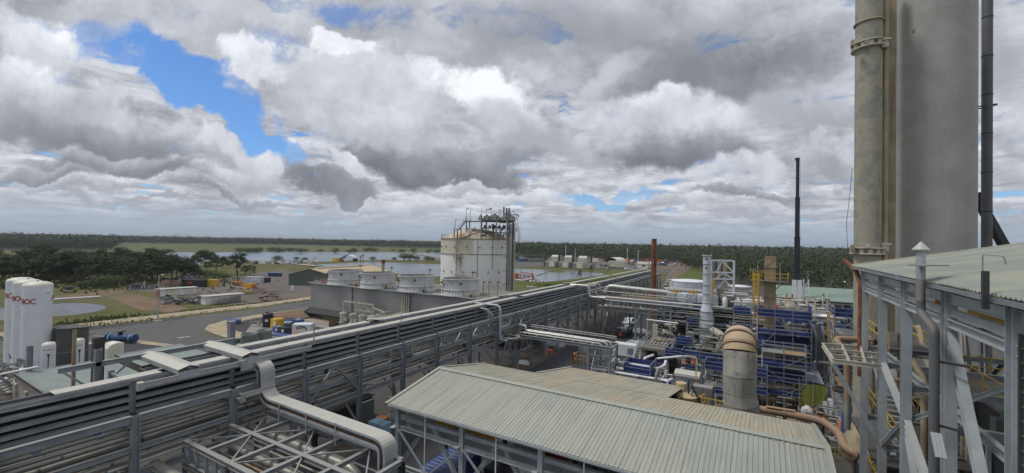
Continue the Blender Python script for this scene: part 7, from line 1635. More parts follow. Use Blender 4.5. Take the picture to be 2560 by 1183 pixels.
# ------------------------------------------------------------------ white gas tanks at the left
TXT=[]
def text_on_cyl(par,body,c,r,z,h,a_c,m):
    """lettering built from strokes and wrapped round a cylinder, centred at angle a_c"""
    st={'B':[[(0,0),(0,1)],[(0,1),(.4,1),(.55,.88),(.55,.65),(.4,.53),(0,.53)],[(.4,.53),(.6,.4),(.6,.13),(.42,0),(0,0)]],
        'O':[[(.45+.45*math.cos(t*PI/8),.5+.5*math.sin(t*PI/8)) for t in range(17)]],
        'C':[[(.45+.45*math.cos(t*PI/10),.5+.5*math.sin(t*PI/10)) for t in range(3,18)]]}
    x=0; segs=[]
    for ch in body:
        for pl in st[ch]: segs+= [((x+a[0])*h,a[1]*h,(x+b[0])*h,b[1]*h) for a,b in zip(pl,pl[1:])]
        x+=.85 if ch=='B' else 1.12
    W_=x*h; b=B()
    for x0,z0,x1,z1 in segs:
        dx_,dz_=x1-x0,z1-z0; L=math.hypot(dx_,dz_); ux,uz=dx_/L*h*.09,dz_/L*h*.09; px2,pz2=-uz,ux
        q=[(x0-ux-px2,z0-uz-pz2),(x1+ux-px2,z1+uz-pz2),(x1+ux+px2,z1+uz+pz2),(x0-ux+px2,z0-uz+pz2)]
        vs=[]
        for rr in (r+.012,r+.03):
            for xx,zz in q: a=a_c+(xx-W_/2)/r; vs.append((c[0]+rr*math.cos(a),c[1]+rr*math.sin(a),z+zz))
        b.add(vs,[(4,5,6,7),(0,1,5,4),(1,2,6,5),(2,3,7,6),(3,0,4,7)])
    obj('lettering',b,m,par)
BR=1.50
cs=[]
for u,v,dd in ((52,700,65.2),(71,706,62.6),(95.5,712,60.0)):
    p=at(u,700,d=dd); cs.append(p)
labs=['rearmost of the three tall white gas tanks','middle one of the three tall white gas tanks','nearest and widest-looking of the three tall white gas tanks']
for i,p in enumerate(cs):
    zt=13.0; t=thing('gas_tank',labs[i]+' with red lettering','storage tank',(p.x,p.y,0))
    obj('shell',B().lathe([(BR,.9),(BR,zt-.12)],(p.x,p.y,0),48),'white',t)
    obj('top',B().lathe([(BR,zt-.12),(BR*.93,zt+.12),(BR*.6,zt+.33),(0,zt+.42)],(p.x,p.y,0),48),'whitecap',t)
    obj('top_fitting',B().cyl((p.x-.1,p.y,zt+.38),.12,.14,8),'dark',t)
    for k in range(4): a=k*PI/2+.4; obj('leg',B().box((p.x+1.2*math.cos(a)-.15,p.y+1.2*math.sin(a)-.15,0),(p.x+1.2*math.cos(a)+.15,p.y+1.2*math.sin(a)+.15,1.)),'white',t)
    ac=math.atan2(-p.y,-p.x); 
    text_on_cyl(t,'BOC',p,BR,zt-2.55,.62,ac-rad(34),'red')
    # swoosh emblem further round
    b=B(); vs=[]
    for rr in (BR+.012,BR+.03):
        for s,zz in ((0,0),(.35,.05),(.55,.5),(.95,.45),(.62,.72),(.35,.5),(.2,.12)): a=ac+rad(52)+s/BR; vs.append((p.x+rr*math.cos(a),p.y+rr*math.sin(a),zt-2.3+zz))
    b.add(vs,[tuple(range(7,14))]+[(k,(k+1)%7,7+(k+1)%7,7+k) for k in range(7)]); obj('emblem',b,'red',t)
    a=ac+rad(42); obj('lug',B().tube([(p.x+BR*math.cos(a),p.y+BR*math.sin(a),zt-1.0),(p.x+(BR+.3)*math.cos(a),p.y+(BR+.3)*math.sin(a),zt-1.0)],.18,8),'white',t)
for (u,v,dd,r_,zt,lab) in ((122,856,56,.62,4.6,'short white gas cylinder with yellowed cap in front of the tall tanks'),(199,846,58,.46,5.1,'slim short white gas cylinder right of the dark post')):
    p=at(u,860,d=dd); zt=at(u,v+4,d=dd).z; t=thing('gas_cylinder',lab,'gas cylinder',(p.x,p.y,0)); r_=r_*1.08
    obj('shell',B().lathe([(r_,0),(r_,zt-.1)],(p.x,p.y,0),28),'white',t); obj('cap',B().lathe([(r_,zt-.1),(r_*.8,zt+.18),(0,zt+.26)],(p.x,p.y,0),28),'whitecap',t)
    ac=math.atan2(-p.y,-p.x); b=B()
    for k in range(5):
        a0=ac-.9+k*.36; vs=[]
        for s,zz in ((0,0),(.2,.03),(.26,.15),(.06,.13)): a=a0+s; vs.append((p.x+(r_+.01)*math.cos(a),p.y+(r_+.01)*math.sin(a),zt-.75+zz))
        b.add(vs,[(0,1,2,3)])
    obj('red_stripe',b,'red',t); q=(p.x+(r_+.03)*math.cos(ac),p.y+(r_+.03)*math.sin(ac))
    pp('gauge_line',t,[(q[0],q[1],zt-3.2),(q[0],q[1],zt-1.3)],.05,'dark',5); obj('gauge',B().box((q[0]-.1,q[1]-.1,zt-1.45),(q[0]+.1,q[1]+.1,zt-1.2)),'dark',t)
# vaporiser fins / grey louvred boxes right of the tanks
for (u,dd,w,zt,lab) in ((160,66,1.9,None,'rear dark grey ribbed vaporiser box beside the white tanks'),(182,62.5,1.95,None,'front dark grey ribbed vaporiser box beside the white tanks')):
    p=at(u,830,d=dd); zt=at(u,{160:819,182:821}[u],d=dd-1).z; t=thing('vaporiser',lab,'vaporiser',(p.x,p.y,0)); w=2.05
    obj('lid',B().prism([(p.x-w*.9,p.y-w*.7),(p.x+w*.5,p.y-w*.95),(p.x+w*.9,p.y+w*.6),(p.x-w*.3,p.y+w*.9)],zt-.12,zt),'dark',t)
    b=B(); n=26; cn=[(p.x-w*.85,p.y-w*.66),(p.x+w*.47,p.y-w*.9),(p.x+w*.85,p.y+w*.57),(p.x-w*.28,p.y+w*.85)]
    for k in range(4):
        a=Vector((*cn[k],0)); c=Vector((*cn[(k+1)%4],0))
        for j in range(9): q=a.lerp(c,j/9); q2=a.lerp(c,(j+.75)/9); b.bar(q.lerp(q2,.5)+Z*.1,q.lerp(q2,.5)+Z*(zt-.13),(q2-q).length,.10,c-a)
    obj('fin',b,'vap',t,kind='stuff'); obj('core',B().prism([(cx2*.99+p.x*.01,cy2*.99+p.y*.01) for cx2,cy2 in cn],.0,zt-.14),'vap',t); obj('mid_band',B().prism([(cx2*1.03-p.x*.03,cy2*1.03-p.y*.03) for cx2,cy2 in cn],zt*.48,zt*.48+.15),'steel',t)
# low buildings with slate green roofs at the left
def lowbuilding(label,x0,y0,x1,y1,zb,zf,m='roof3'):
    t=thing('low_building',label,'building',((x0+x1)/2,(y0+y1)/2,0)); obj('walls',B().box((x0+.3,y0+.3,0),(x1-.3,y1-.3,min(zb,zf)-.1)),'wallbeige',t)
    roofsheets(t,y0,y1,x0,zb,x1,zf,.8,m,.4,alongx=True,rh=.025)
    obj('gable',B().add([(x0+.3,y0+.29,zf-.12),(x1-.3,y0+.29,zf-.12),(x1-.3,y0+.29,zf-.05),(x0+.3,y0+.29,zb-.05)],[(0,1,2,3)]),'wallbeige',t)
    obj('barge_capping',B().bar((x0,y0,zb+.02),(x1,y0,zf+.02),.08,.22),'dark',t); obj('gutter',B().bar((x0-.05,y0,zb),(x0-.05,y1,zb),.12,.14),'steel2',t)
    obj('vent_box',B().box((x0+3.2,y0+.1,1.6),(x0+4.0,y0+.3,2.7)),'cover',t); return t
lowbuilding('beige building with a slate green roof below the white tanks',-73.2,14.3,-60.5,22.4,4.0,3.7)
lowbuilding('second beige building with a slate green roof beyond the tray crossover',-73.0,23.0,-61.5,30.5,4.3,4.0)
p=at(282,880,z=3.5); t=thing('vent_hood','cream curved vent hood standing between the two slate green roofs','vent hood',(p.x,p.y,0)); obj('hood',B().prof((p.x-1,p.y,3.6),(p.x+1,p.y,3.6),[(-.9,-1.2),(.9,-1.2),(.9,.6),(.5,1.1),(-.2,1.3),(-.9,1.1)]),'whitecap',t); obj('base',B().box((p.x-.8,p.y-.8,0),(p.x+.8,p.y+.8,2.4)),'steel',t)
dd_=thing('dark_duct','tall dark rectangular duct standing behind the rack at the left','duct',(-41.5,12,0)); obj('body',B().box((-41.9,11.9,4),(-41.45,12.5,12.55)),'dark',dd_); obj('top_bar',B().tube([(-42.0,12.0,12.62),(-41.3,12.4,12.62)],.04,6),'steel',dd_)
dd_=thing('brown_post','slim brown post crossing the outrigger beam at the left','post',(-41,10.8,0)); obj('post',B().box((-41.15,10.68,3),(-40.97,10.86,13.5)),'rustpaint',dd_); obj('cap',B().box((-41.2,10.62,13.5),(-40.92,10.9,13.56)),'dark',dd_)
p=at(95,905,d=52); t=thing('pipe_skid','grey pipe rail and post among white pipework left of the slate green roof','pipe rack',(p.x,p.y,0))
q=at(74,880,d=50); ibp('post',t,(q.x,q.y,0),(q.x,q.y,at(74,878,d=50).z+.6),.5,.5,'steel',up=(0,1,0))
for v,dv in ((908,0),(928,0)): a=at(-60,v+22,d=52); c=at(78,v-8,d=50.5); bp('rail_beam',t,a,c,.16,m='steel')
random.seed(3)
for k in range(22): 
    q=at(U(-20,60),U(880,960),d=U(52,58)); q.z=max(.4,min(q.z,4)); pp('pipe',t,bend([q,q+Vector((U(-1,2),0,0)),q+Vector((U(-1,2),U(-1,1),U(-1,1)))],.3,3),U(.05,.2),random.choice(('white','bpipe','steel','dark')),6)
a=at(-40,945,d=46); c=at(96,917,d=44); pp('white_line',t,[a,c],.12,'white',8)
p=at(36,975,d=46); t=thing('striped_steps','cream framed steps with striped markings beside the beige building','steps',(p.x,p.y,0))
rail(t,[at(33,985,z=1.2),at(37,1000,z=1.2)],1.6,'cream',.7,'frame',.06)
for k in range(7): q=at(6+k*3.0,965+k*3,z=.6+.1*k); obj('stripe_block',B().box((q.x-.3,q.y-.2,q.z-.1),(q.x+.3,q.y+.2,q.z+.05)),'cream' if k%2 else 'dark',t)
# blue vessel on the kerb island
p=G(302,858)
t=thing('blue_valve_body','big blue flanged valve body lying on timbers by the road','valve',(p.x,p.y,0)); dv=(G(336,857)-G(270,855)).normalized(); p.z=.95
a=p-dv*2.6; c=p+dv*2.7
obj('body',B().tube([a,a.lerp(c,.3),a.lerp(c,.34),a.lerp(c,.7),a.lerp(c,.74),c],[.55,.6,.75,.75,.6,.6],18),'bluev',t)
for s in (.0,.12,.88,1.0): q=a.lerp(c,s); obj('flange',B().tube([q-dv*.08,q+dv*.08],.78,18),'bluev' if s not in (.12,.88) else 'lblue',t)
obj('neck',B().lathe([(.3,.5),(.3,1.0),(.75,1.15),(.75,1.25),(0,1.25)],(p.x-.2,p.y,p.z),16),'navy',t)
for s in (.25,.75): q=a.lerp(c,s); obj('timber',B().box((q.x-.3,q.y-1,.12),(q.x+.3,q.y+1,.4)),'wood',t)
# utility slab: dosing tank, boxes, white container
p=G(669,820); t=thing('dosing_tank','black cylindrical dosing tank with a white label on a round plinth','tank',(p.x,p.y,0)); obj('shell',B().lathe([(1.05,.3),(1.05,3.1)],(p.x,p.y,0),32),'navy',t); obj('lid',B().lathe([(1.14,3.1),(1.1,3.2),(.3,3.35),(0,3.36)],(p.x,p.y,0),32),'navy',t); obj('plinth',B().cyl((p.x,p.y,.15),1.35,.18,32),'concg',t)
ac=math.atan2(-p.y,-p.x); b=B(); vs=[]
for s in (-.28,-.1,.1,.28): vs+=[(p.x+1.065*math.cos(ac-.25+s),p.y+1.065*math.sin(ac-.25+s),1.55),(p.x+1.065*math.cos(ac-.25+s),p.y+1.065*math.sin(ac-.25+s),2.05)]
b.add(vs,[(2*k,2*k+2,2*k+3,2*k+1) for k in range(3)]); obj('label_plate',b,'white',t); obj('hatch',B().cyl((p.x-.3,p.y,3.3),.25,.25,10),'navy',t)
p=G(640,818); t=thing('pipe_stand','small galvanised pipe stand with valves left of the black dosing tank','pipe stand',(p.x,p.y,0)); rail(t,[(p.x-1.4,p.y-.4,.15),(p.x+.6,p.y+.8,.15)],1.9,'steel2',.8,r=.04); clutter(t,p.x-1.5,p.x+.8,p.y-1.5,p.y+.8,.3,1.2,10,('steel2','cream','dark'),(.04,.1),2)
p=G(585,812); t=thing('blue_bin','blue lidded grit bin on the sandy kerb island','bin',(p.x,p.y,0)); obj('body',B().prof((p.x-.9,p.y-1,.75),(p.x+.6,p.y+1.2,.75),[(-.7,-.6),(.7,-.6),(.75,.3),(.2,.65),(-.75,.4)]),'bluep',t); obj('label_plate',B().box((p.x-.95,p.y-1.02,.5),(p.x-.7,p.y-.98,1.1)),'white',t)
p=G(760,842); container('shipping_container','white half-height container with a dark printed emblem beside the rack',(p.x,p.y-.2,.15),3.4,2.3,2.55,rad(38),'white')
t=bpy.context.scene.objects[-1] if False else None
cq=Vector((p.x,p.y-.2,0)); 
e=B()
mt=Matrix.Translation(cq)@Matrix.Rotation(rad(38),4,'Z')
for seg in (((-1.0,1.9),(-.5,2.2),(.4,2.15),(1.0,1.8)),((-.9,1.6),(-.3,1.9),(.2,1.85)),((.3,1.9),(.7,1.95),(1.1,1.55),(.8,1.4))):
    for a,c in zip(seg,seg[1:]): 
        A=mt@Vector((a[0],-1.22,a[1]+.15)); Cc=mt@Vector((c[0],-1.22,c[1]+.15)); e.bar(A,Cc,.05,.14)
cont=[o for o in C.objects if o.get('label','').startswith('white half-height')][0]
me_e=obj('printed_emblem',e,'dark',None); 
me_e.parent=cont; me_e.matrix_parent_inverse=Matrix.Identity(4)
wm=Matrix.Translation(me_e.location); me_e.location=(0,0,0)
me_e.data.transform((Matrix.Translation(cont.location)@Matrix.Rotation(rad(38),4,'Z')).inverted()@wm)
for (u,v,w,h,m,lab) in ((693,826,1.1,2.4,'yellow','yellow tall chemical store cabinet beside the dosing tank'),(697,832,1.0,1.1,'bluep','blue pallet tote with a white cap nearest the dosing tank'),(715,838,1.3,1.6,'navy','dark blue storage tote before the white container'),(728,834,1.1,2.0,'black','black cabinet just left of the white container'),(745,822,1.0,1.9,'bluep','blue tote behind the white container'),(756,824,1.0,1.3,'lblue','pale blue tote right behind the white container'),(718,818,1.1,1.0,'lblue','pale blue tote on a stand behind the yellow cabinet')):
    p=G(u,v); t=thing('storage_tote',lab,'storage box',(p.x,p.y,.15)); obj('body',B().box((p.x-w,p.y-w*.8,.16),(p.x+w,p.y+w*.8,.16+h)),m,t); obj('cap',B().cyl((p.x,p.y,.16+h),.3,.18,12),'white' if m=='bluep' else m,t); obj('label_plate',B().box((p.x+w*.1,p.y-w*.8-.03,.16+h*.4),(p.x+w*.6,p.y-w*.8-.01,.16+h*.75)),'white',t)
p=G(700,843); obj('spill_tray',B().box((p.x-1.6,p.y-1,.15),(p.x+2.6,p.y+1.2,.65)),'bluep',None,'long low blue spill tray in front of the blue tote','tray')
p=G(738,846); t=thing('yellow_crates','small heap of yellow crates left of the white container','crates',(p.x,p.y,.15))
for k in range(3): obj('crate',B().box((p.x-.8+.5*k,p.y-.4,.16+.1*k),(p.x-.2+.5*k,p.y+.3,.55+.3*k)),'orange',t)
p=at(632,870,z=.15)
t=thing('evaporative_cooler','pair of sage green round cooler housings on a green skid','cooler',(p.x,p.y,0))
q0=G(622,872); q1=G(660,862); dv=(q1-q0).normalized()
for q in (q0,q1): obj('fan_housing',B().lathe([(1.35,1.1),(1.22,2.3),(1.35,2.75),(1.2,2.75),(1.1,1.3)],(q.x,q.y,0),24),'grn',t)
obj('skid',B().bar(q0-dv*3.0+Z*.7,q1+dv*2.4+Z*.7,2.5,.8),'grn',t); obj('motor',B().box((q0.x-3.1,q0.y-1.6,.6),(q0.x-1.9,q0.y-.4,1.7)),'grn',t); clutter(t,q0.x-4.5,q0.x-2,q0.y-2.6,q0.y-1,.3,1.4,8,('grn','steel','dark'),(.05,.12),1.5)
p=G(577,880); obj('grey_bollard',B().box((p.x-.45,p.y-.45,0.01),(p.x+.45,p.y+.45,5.2)).box((p.x-.5,p.y-.5,5.2),(p.x+.5,p.y+.5,5.35)),'steel',None,'thick grey square post near the curved kerb','post')
p=G(585,870); t=thing('lamp_post','thin pale pole beside the thick grey square post','lamp post',(p.x,p.y,0)); bp('pole',t,(p.x,p.y,0),(p.x,p.y,at(585,800,d=(p-Vector((0,0,0))).dot(fwd)).z),.12,m='steel2')
# street lamp by the road
p=G(394,803); t=thing('street_lamp','tall slim street lamp beside the sandy road verge','street lamp',(p.x,p.y,0)); zt=at(398,688,d=p.dot(fwd)).z
obj('pole',B().tube([(p.x,p.y,0),(p.x,p.y,zt)],[.16,.08],8),'steel2',t); bp('arm',t,(p.x,p.y,zt),(p.x+1.0,p.y+.3,zt+.15),.07,m='steel2'); obj('head',B().box((p.x+.7,p.y+.1,zt+.08),(p.x+1.5,p.y+.45,zt+.22)),'white',t); obj('base_slab',B().box((p.x-1.3,p.y-.6,0),(p.x+1.0,p.y+.7,.12)),'concg',t)
k=0
for i,(u,v) in enumerate(((259,812),(322,804),(381,797),(434,791),(484,786),(531,780),(577,775),(617,769),(656,765),(692,761),(725,757),(757,752))):
    p=G(u,v); o=obj('guide_post',B().box((p.x-.07,p.y-.05,.02),(p.x+.07,p.y+.05,1.1)),'white',None,'small white guide post along the sandy road verge','guide post','guide posts along the road')
p=at(740,700,d=200)
# ------------------------------------------------------------------ works yard
p=G(486,717); container('shipping_container','black container with a red and white sign in the works yard',(p.x,p.y,0),8.2,2.6,2.8,rad(28),'black',text=('red',-1.8,.2))
p=G(529,716); container('shipping_container','yellow container right of the black one in the works yard',(p.x,p.y+.5,0),3.4,2.6,2.7,rad(35),'yellow')
p=G(636,707); container('shipping_container','light blue-grey container with a white sign left of the black bin',(p.x,p.y,0),7.0,2.5,2.7,rad(30),'flare',text=('white',-.6,1.9))
p=G(663,706); t=thing('waste_bin','small black waste bin right of the light blue container','bin',(p.x,p.y,0)); obj('body',B().prof((p.x-1.3,p.y,1.1),(p.x+1.3,p.y+.8,1.1),[(-1.1,-1.1),(1.1,-1.1),(1.3,1.0),(-1.3,1.0)]),'black',t)
p=G(687,691); t=thing('blue_skip','long blue skip bin at the back of the works yard','skip',(p.x,p.y,0)); obj('body',B().prof((p.x-3.2,p.y-1,.9),(p.x+2.6,p.y+1.6,.9),[(-1.0,-.9),(1.0,-.9),(1.3,.9),(-1.3,.9)]),'bluev',t)
p=G(730,731); t=thing('site_sign','small white and blue site sign standing in the yard','sign',(p.x,p.y,0)); obj('panel',B().box((p.x-1,p.y-.05,.8),(p.x+1,p.y+.05,2.4)),'white',t); obj('print',B().box((p.x-.8,p.y-.08,1.1),(p.x+.5,p.y-.055,2.1)),'lblue',t); bp('post',t,(p.x-.8,p.y,0),(p.x-.8,p.y,.9),.1); bp('post',t,(p.x+.8,p.y,0),(p.x+.8,p.y,.9),.1)
p=G(596,713); t=thing('boom_lift','orange boom lift with a dark raised arm in the works yard','boom lift',(p.x,p.y,0)); obj('base',B().box((p.x-1.8,p.y-1,.5),(p.x+1.6,p.y+1,1.5)),'orange',t); a=at(594,706,d=p.dot(fwd)); c=at(593,690,d=p.dot(fwd)); e_=at(595,678,d=p.dot(fwd)); pp('arm',t,[(p.x-1,p.y,1.4),a,c,e_],.22,'dark',6)
for s in (-1,1): obj('wheel',B().tube([(p.x+s*1.2,p.y-1.15,.5),(p.x+s*1.2,p.y-.85,.5)],.5,12),'black',t)
p=G(625,720); t=thing('yellow_machine','yellow and orange machine frames heaped right of the boom lift','machinery',(p.x,p.y,0))
for k in range(6): obj('frame_piece',B().box((p.x-3+k*1.2,p.y-1+U(-.6,.6),0),(p.x-2.2+k*1.2,p.y+.5,U(.8,2.2))),random.choice(('yellow','orange')),t)
def longshed(lab,p,q,w,h,zz=0):
    t=thing('site_shed',lab,'shed',tuple(p)); d_=(q-p); L=d_.length; d_.normalize(); n_=Vector((-d_.y,d_.x,0))
    k=6
    for i in range(k): a=p+d_*L*(i+.02)/k; c=p+d_*L*(i+.98)/k; obj('wall_panel',B().bar(a+Z*h*.5,c+Z*h*.5,.1,h-.05),'whitecap' if i%3!=0 else 'white',t)
    obj('back_wall',B().bar(p+n_*w+Z*h*.5,q+n_*w+Z*h*.5,.1,h),'white',t); obj('end_wall',B().bar(p+Z*h*.5,p+n_*w+Z*h*.5,.1,h),'white',t); obj('end_wall',B().bar(q+Z*h*.5,q+n_*w+Z*h*.5,.1,h),'white',t)
    obj('roof',B().bar(p+n_*w*.5+Z*(h+.08)-d_*.4,q+n_*w*.5+Z*(h+.08)+d_*.4,w+1.0,.12),'cover',t); return t
longshed('long low cream shed by the red end wall behind the street lamp',G(400,742),G(491,735),3.0,2.3)
t=longshed('long low cream shed with grey racking nearest the sandy verge',G(514,763),G(607,754),3.2,2.4)
a=G(540,762);c=G(607,754)
for z in (.5,1.0,1.5,2.0): obj('racking_shelf',B().bar(a+Z*z+Vector((.3,-.5,0)),c+Z*z+Vector((.3,-.5,0)),.5,.14),'steel',t)
p=G(395,742); obj('red_end',B().box((p.x-.6,p.y-.2,.01),(p.x+.4,p.y+2.6,2.4)),'red',None,'dark red end wall at the left end of the cream shed','wall')
def scrap(lab,u0,v0,u1,v1,n,mats,h=.6,cat='scrap heap'):
    t=thing('scrap_heap',lab,cat,tuple(G((u0+u1)/2,(v0+v1)/2)))
    for k in range(n):
        p=G(U(u0,u1),U(v0,v1)); a=U(0,PI); L=U(.8,3.2); z=U(.1,h); dv_=Vector((math.cos(a),math.sin(a),U(-.06,.06)))*L/2; obj('scrap_piece',B().bar(p-dv_+Z*z,p+dv_+Z*z,U(.15,.8),U(.08,.4)),random.choice(mats),t)
scrap('heap of black poly pipes and sheets between the two cream sheds',405,745,505,762,80,('black','dark','steel','dark','liner'),1.0)
scrap('rows of stacked steel members behind the racked shed',505,733,545,742,24,('dark','steel','wood','tarp'),.8)
scrap('scattered steel offcuts and frames right of the boom lift',575,722,660,738,60,('dark','steel','rust','yellow','steel2','wood'),1.0)
scrap('dark crates and timber stacks near the site sign',645,738,700,753,34,('dark','steel','wood','rust'),1.6)
for (lab,u0,u1,v0,v1,hh,mm) in (('low heap of black torn liner left of the black container',315,385,717,724,2.6,'black'),('long ridge of black liner and dirt behind the works yard',385,460,705,716,2.2,'rustin'),('grey rubble mound in front of the shrubs',326,368,698,703,1.8,'dark'),('grey and black rubble mound behind the black container',440,495,694,702,3.0,'dark')):
    t=thing('rubble_mound',lab,'rubble mound',tuple(G((u0+u1)/2,(v0+v1)/2)))
    a=G(u0,v1); c=G(u1,(v0+v1)/2); b=B(); n=22; vs=[]; rng=random.Random(u0); nn=(c-a).normalized(); sd2=Vector((-nn.y,nn.x,0))
    for i in range(n+1):
        s=i/n; p=a.lerp(c,s); e_=math.sin(s*PI)**.6*hh
        for j in range(7): tt=j/6*2-1; vs.append(tuple(p+sd2*tt*hh*1.6+Z*(e_*(1-tt*tt)*rng.uniform(.55,1.25)-.02)))
    b.add(vs,[(i*7+j,i*7+j+1,(i+1)*7+j+1,(i+1)*7+j) for i in range(n) for j in range(6)]); obj('mound',b,mm,t)
    for k in range(16):
        p=a.lerp(c,rng.random())+sd2*rng.uniform(-hh,hh); obj('chunk',B().bar(p+Z*rng.uniform(.2,hh*.6),p+Vector((rng.uniform(-1.4,1.4),rng.uniform(-1,1),rng.uniform(.0,hh*.9))),rng.uniform(.3,1.2),rng.uniform(.1,.5)),rng.choice(('black','dark','tarp','dirt')),t)
p=G(172,731); t=thing('small_trailer','small dark trailer with cream edge parked on the grass','trailer',(p.x,p.y,0)); obj('bed',B().box((p.x-1.4,p.y-1,.6),(p.x+1.4,p.y+1,.8)),'cream',t); obj('load',B().box((p.x-1.1,p.y-.8,.8),(p.x+1.1,p.y+.8,2.0)),'dark',t)
for s in (-1,1): obj('wheel',B().tube([(p.x+s*.9,p.y-1.15,.35),(p.x+s*.9,p.y-.95,.35)],.35,10),'black',t)
a=G(135,751); c=G(251,744); obj('white_pipeline',B().tube([a+Z*.3,c+Z*.3],.28,8),'white',None,'long straight white pipeline lying on the grass','pipe')
# ------------------------------------------------------------------ tan roofed shed
sx0,sx1=-172,-140
sh_=thing('tan_roof_shed','big olive shed with a tan gable roof behind the cooling tower','shed',(-155,125,0))
c0=G(722,714); gR=at(772,675,d=c0.dot(fwd)+8)
e0=at(722,686,d=c0.dot(fwd)); zE=e0.z
# gable end faces the camera side; ridge runs away to the right
q0=Vector((c0.x,c0.y,0)); dirR=(G(820,745)-q0); 
zE=4.6; zR_=7.1
L0=at(722,686,z=zE); Pk=at(775,672.5,z=zR_); g_=Pk-L0; g_.z=0; R0=L0+g_*2; r_1=at(930,663.5,z=zR_)-Pk; r_1.z=0
def gz_(p,z): return Vector((p.x,p.y,z))
L0=gz_(L0,0); R0=gz_(R0,0); P0=L0+g_; gd=g_.normalized(); rd=r_1.normalized()
w_=B(); fl4=[L0,R0,R0+r_1,L0+r_1]; w_.add([gz_(p,0) for p in fl4]+[gz_(p,zE) for p in fl4],[(0,1,5,4),(1,2,6,5),(2,3,7,6),(3,0,4,7)]); obj('walls',w_,'greenwall',sh_)
obj('gable',B().add([gz_(L0,zE),gz_(R0,zE),gz_(P0,zR_)],[(0,1,2)]),'greenwall',sh_); obj('gable',B().add([gz_(L0+r_1,zE),gz_(R0+r_1,zE),gz_(P0+r_1,zR_)],[(0,1,2)]),'greenwall',sh_)
nS=24
for side,(E0,z0_) in enumerate(((L0-gd*.5,zE-.12),(R0+gd*.5,zE-.12))):
    for i in range(nS):
        a=-.4*rd+r_1*(i+.005)/nS; c=-.4*rd+r_1*(i+.995)/nS; m1=a.lerp(c,.9)
        vs=[gz_(E0+a,z0_),gz_(P0+a,zR_),gz_(E0+m1,z0_),gz_(P0+m1,zR_),gz_(E0+m1,z0_+.07),gz_(P0+m1,zR_+.07),gz_(E0+c,z0_+.07),gz_(P0+c,zR_+.07)]
        obj('roof_sheet',B().add(vs,[(0,2,3,1),(2,4,5,3),(4,6,7,5)]),'tanroof',sh_)
obj('ridge_vent',B().bar(gz_(P0+r_1*.08,zR_+.3),gz_(P0+r_1*.85,zR_+.3),.8,.5),'whitecap',sh_)
obj('barge_capping',B().bar(gz_(L0-gd*.5-rd*.45,zE),gz_(P0-rd*.45,zR_+.15),.1,.22).bar(gz_(P0-rd*.45,zR_+.15),gz_(R0+gd*.5-rd*.45,zE),.1,.22),'cover',sh_)
for k in range(3): q=L0.lerp(R0,.52+.07*k)-rd*.06; obj('door_panel',B().bar(gz_(q,1.7),gz_(q+gd*1.6,1.7),.08,3.3),'dark',sh_)
p=at(957,700,d=135); t=thing('chimney','rust-topped chimney flue standing behind the second fan stack','chimney',(p.x,p.y,0)); pp('flue',t,[(p.x,p.y,0),(p.x,p.y,at(957,651,d=135).z)],.5,'rustpaint',12); pp('flue_top',t,[(p.x,p.y,at(957,658,d=135).z),(p.x,p.y,at(957,649,d=135).z)],.62,'rust',12)
# ------------------------------------------------------------------ between the lakes
t=thing('arched_shelter','white arched fabric shelter between the two lakes','shelter',tuple(G(868,652))); p=G(868,653); b=B(); vs=[]; n=12
for i in range(n+1): a=PI*i/n; vs+=[(p.x+5.5*math.cos(a)*.87-0,p.y+5.5*math.cos(a)*.5,2+3.6*math.sin(a)),(p.x+5.5*math.cos(a)*.87-5,p.y+5.5*math.cos(a)*.5+9,2+3.6*math.sin(a))]
b.add(vs,[(2*i,2*i+2,2*i+3,2*i+1) for i in range(n)]); obj('canopy',b,'white',t)
for s in (-1,1): q=p+Vector((s*6.5,s*3.2,0)); obj('side_container',B().bar(q+Z*1.3-Vector((1.6,0,0)),q+Z*1.3+Vector((1.6,1,0)),3,2.6),'navy',t)
p=G(840,654); obj('yellow_hut',B().box((p.x-3,p.y-1.5,0.01),(p.x+3,p.y+1.5,3)),'yellow',None,'small pale yellow hut left of the white arched shelter','hut')
p=G(855,655); obj('rusty_box',B().box((p.x-1.6,p.y-1,0.01),(p.x+1.6,p.y+1,2)),'rust',None,'small rusty box between the yellow hut and the arch','box')
t=thing('pipe_stacks','long rows of white stacked pipes and pallets on the strip left of the gantry frame','pipe stacks',tuple(G(700,658)))
random.seed(19)
for k in range(120):
    u=U(628,772); v=U(652.5,661)-(u-628)*.006; p=G(u,v)
    if 665<u<678: continue
    obj('stack',B().bar(p+Z*.5,p+Z*.5+Vector((U(1,3.5),U(.5,1.5),0)),U(.8,1.5),U(.5,1.4)),random.choice(('white','white','steel2','dark','bag')),t)
p=G(783,664); t=thing('inclined_gantry','pale inclined gantry frame on a jetty at the lake edge','gantry',(p.x,p.y,0)); D_=p.dot(fwd)
A=at(786,643,d=D_);Bq=at(793,643,d=D_)
for a,c in ((at(776,662,d=D_),A),(at(782,664,d=D_),at(790,645,d=D_)),(at(793,664,d=D_),Bq),(A,Bq)): bp('frame_bar',t,a,c,.45,m='cream')
a=at(793,651,d=D_); obj('cabin',B().box((a.x-1.5,a.y-1,a.z-1),(a.x+2.5,a.y+1,a.z+.6)),'white',t); a=G(750,663);c=G(792,667); obj('jetty',B().bar(a+Z*.5,c+Z*.5,4,.5),'cover',t); obj('jetty_shadow_base',B().bar(G(775,667)+Z*.3,c+Z*.3,3,.6),'dark',t)
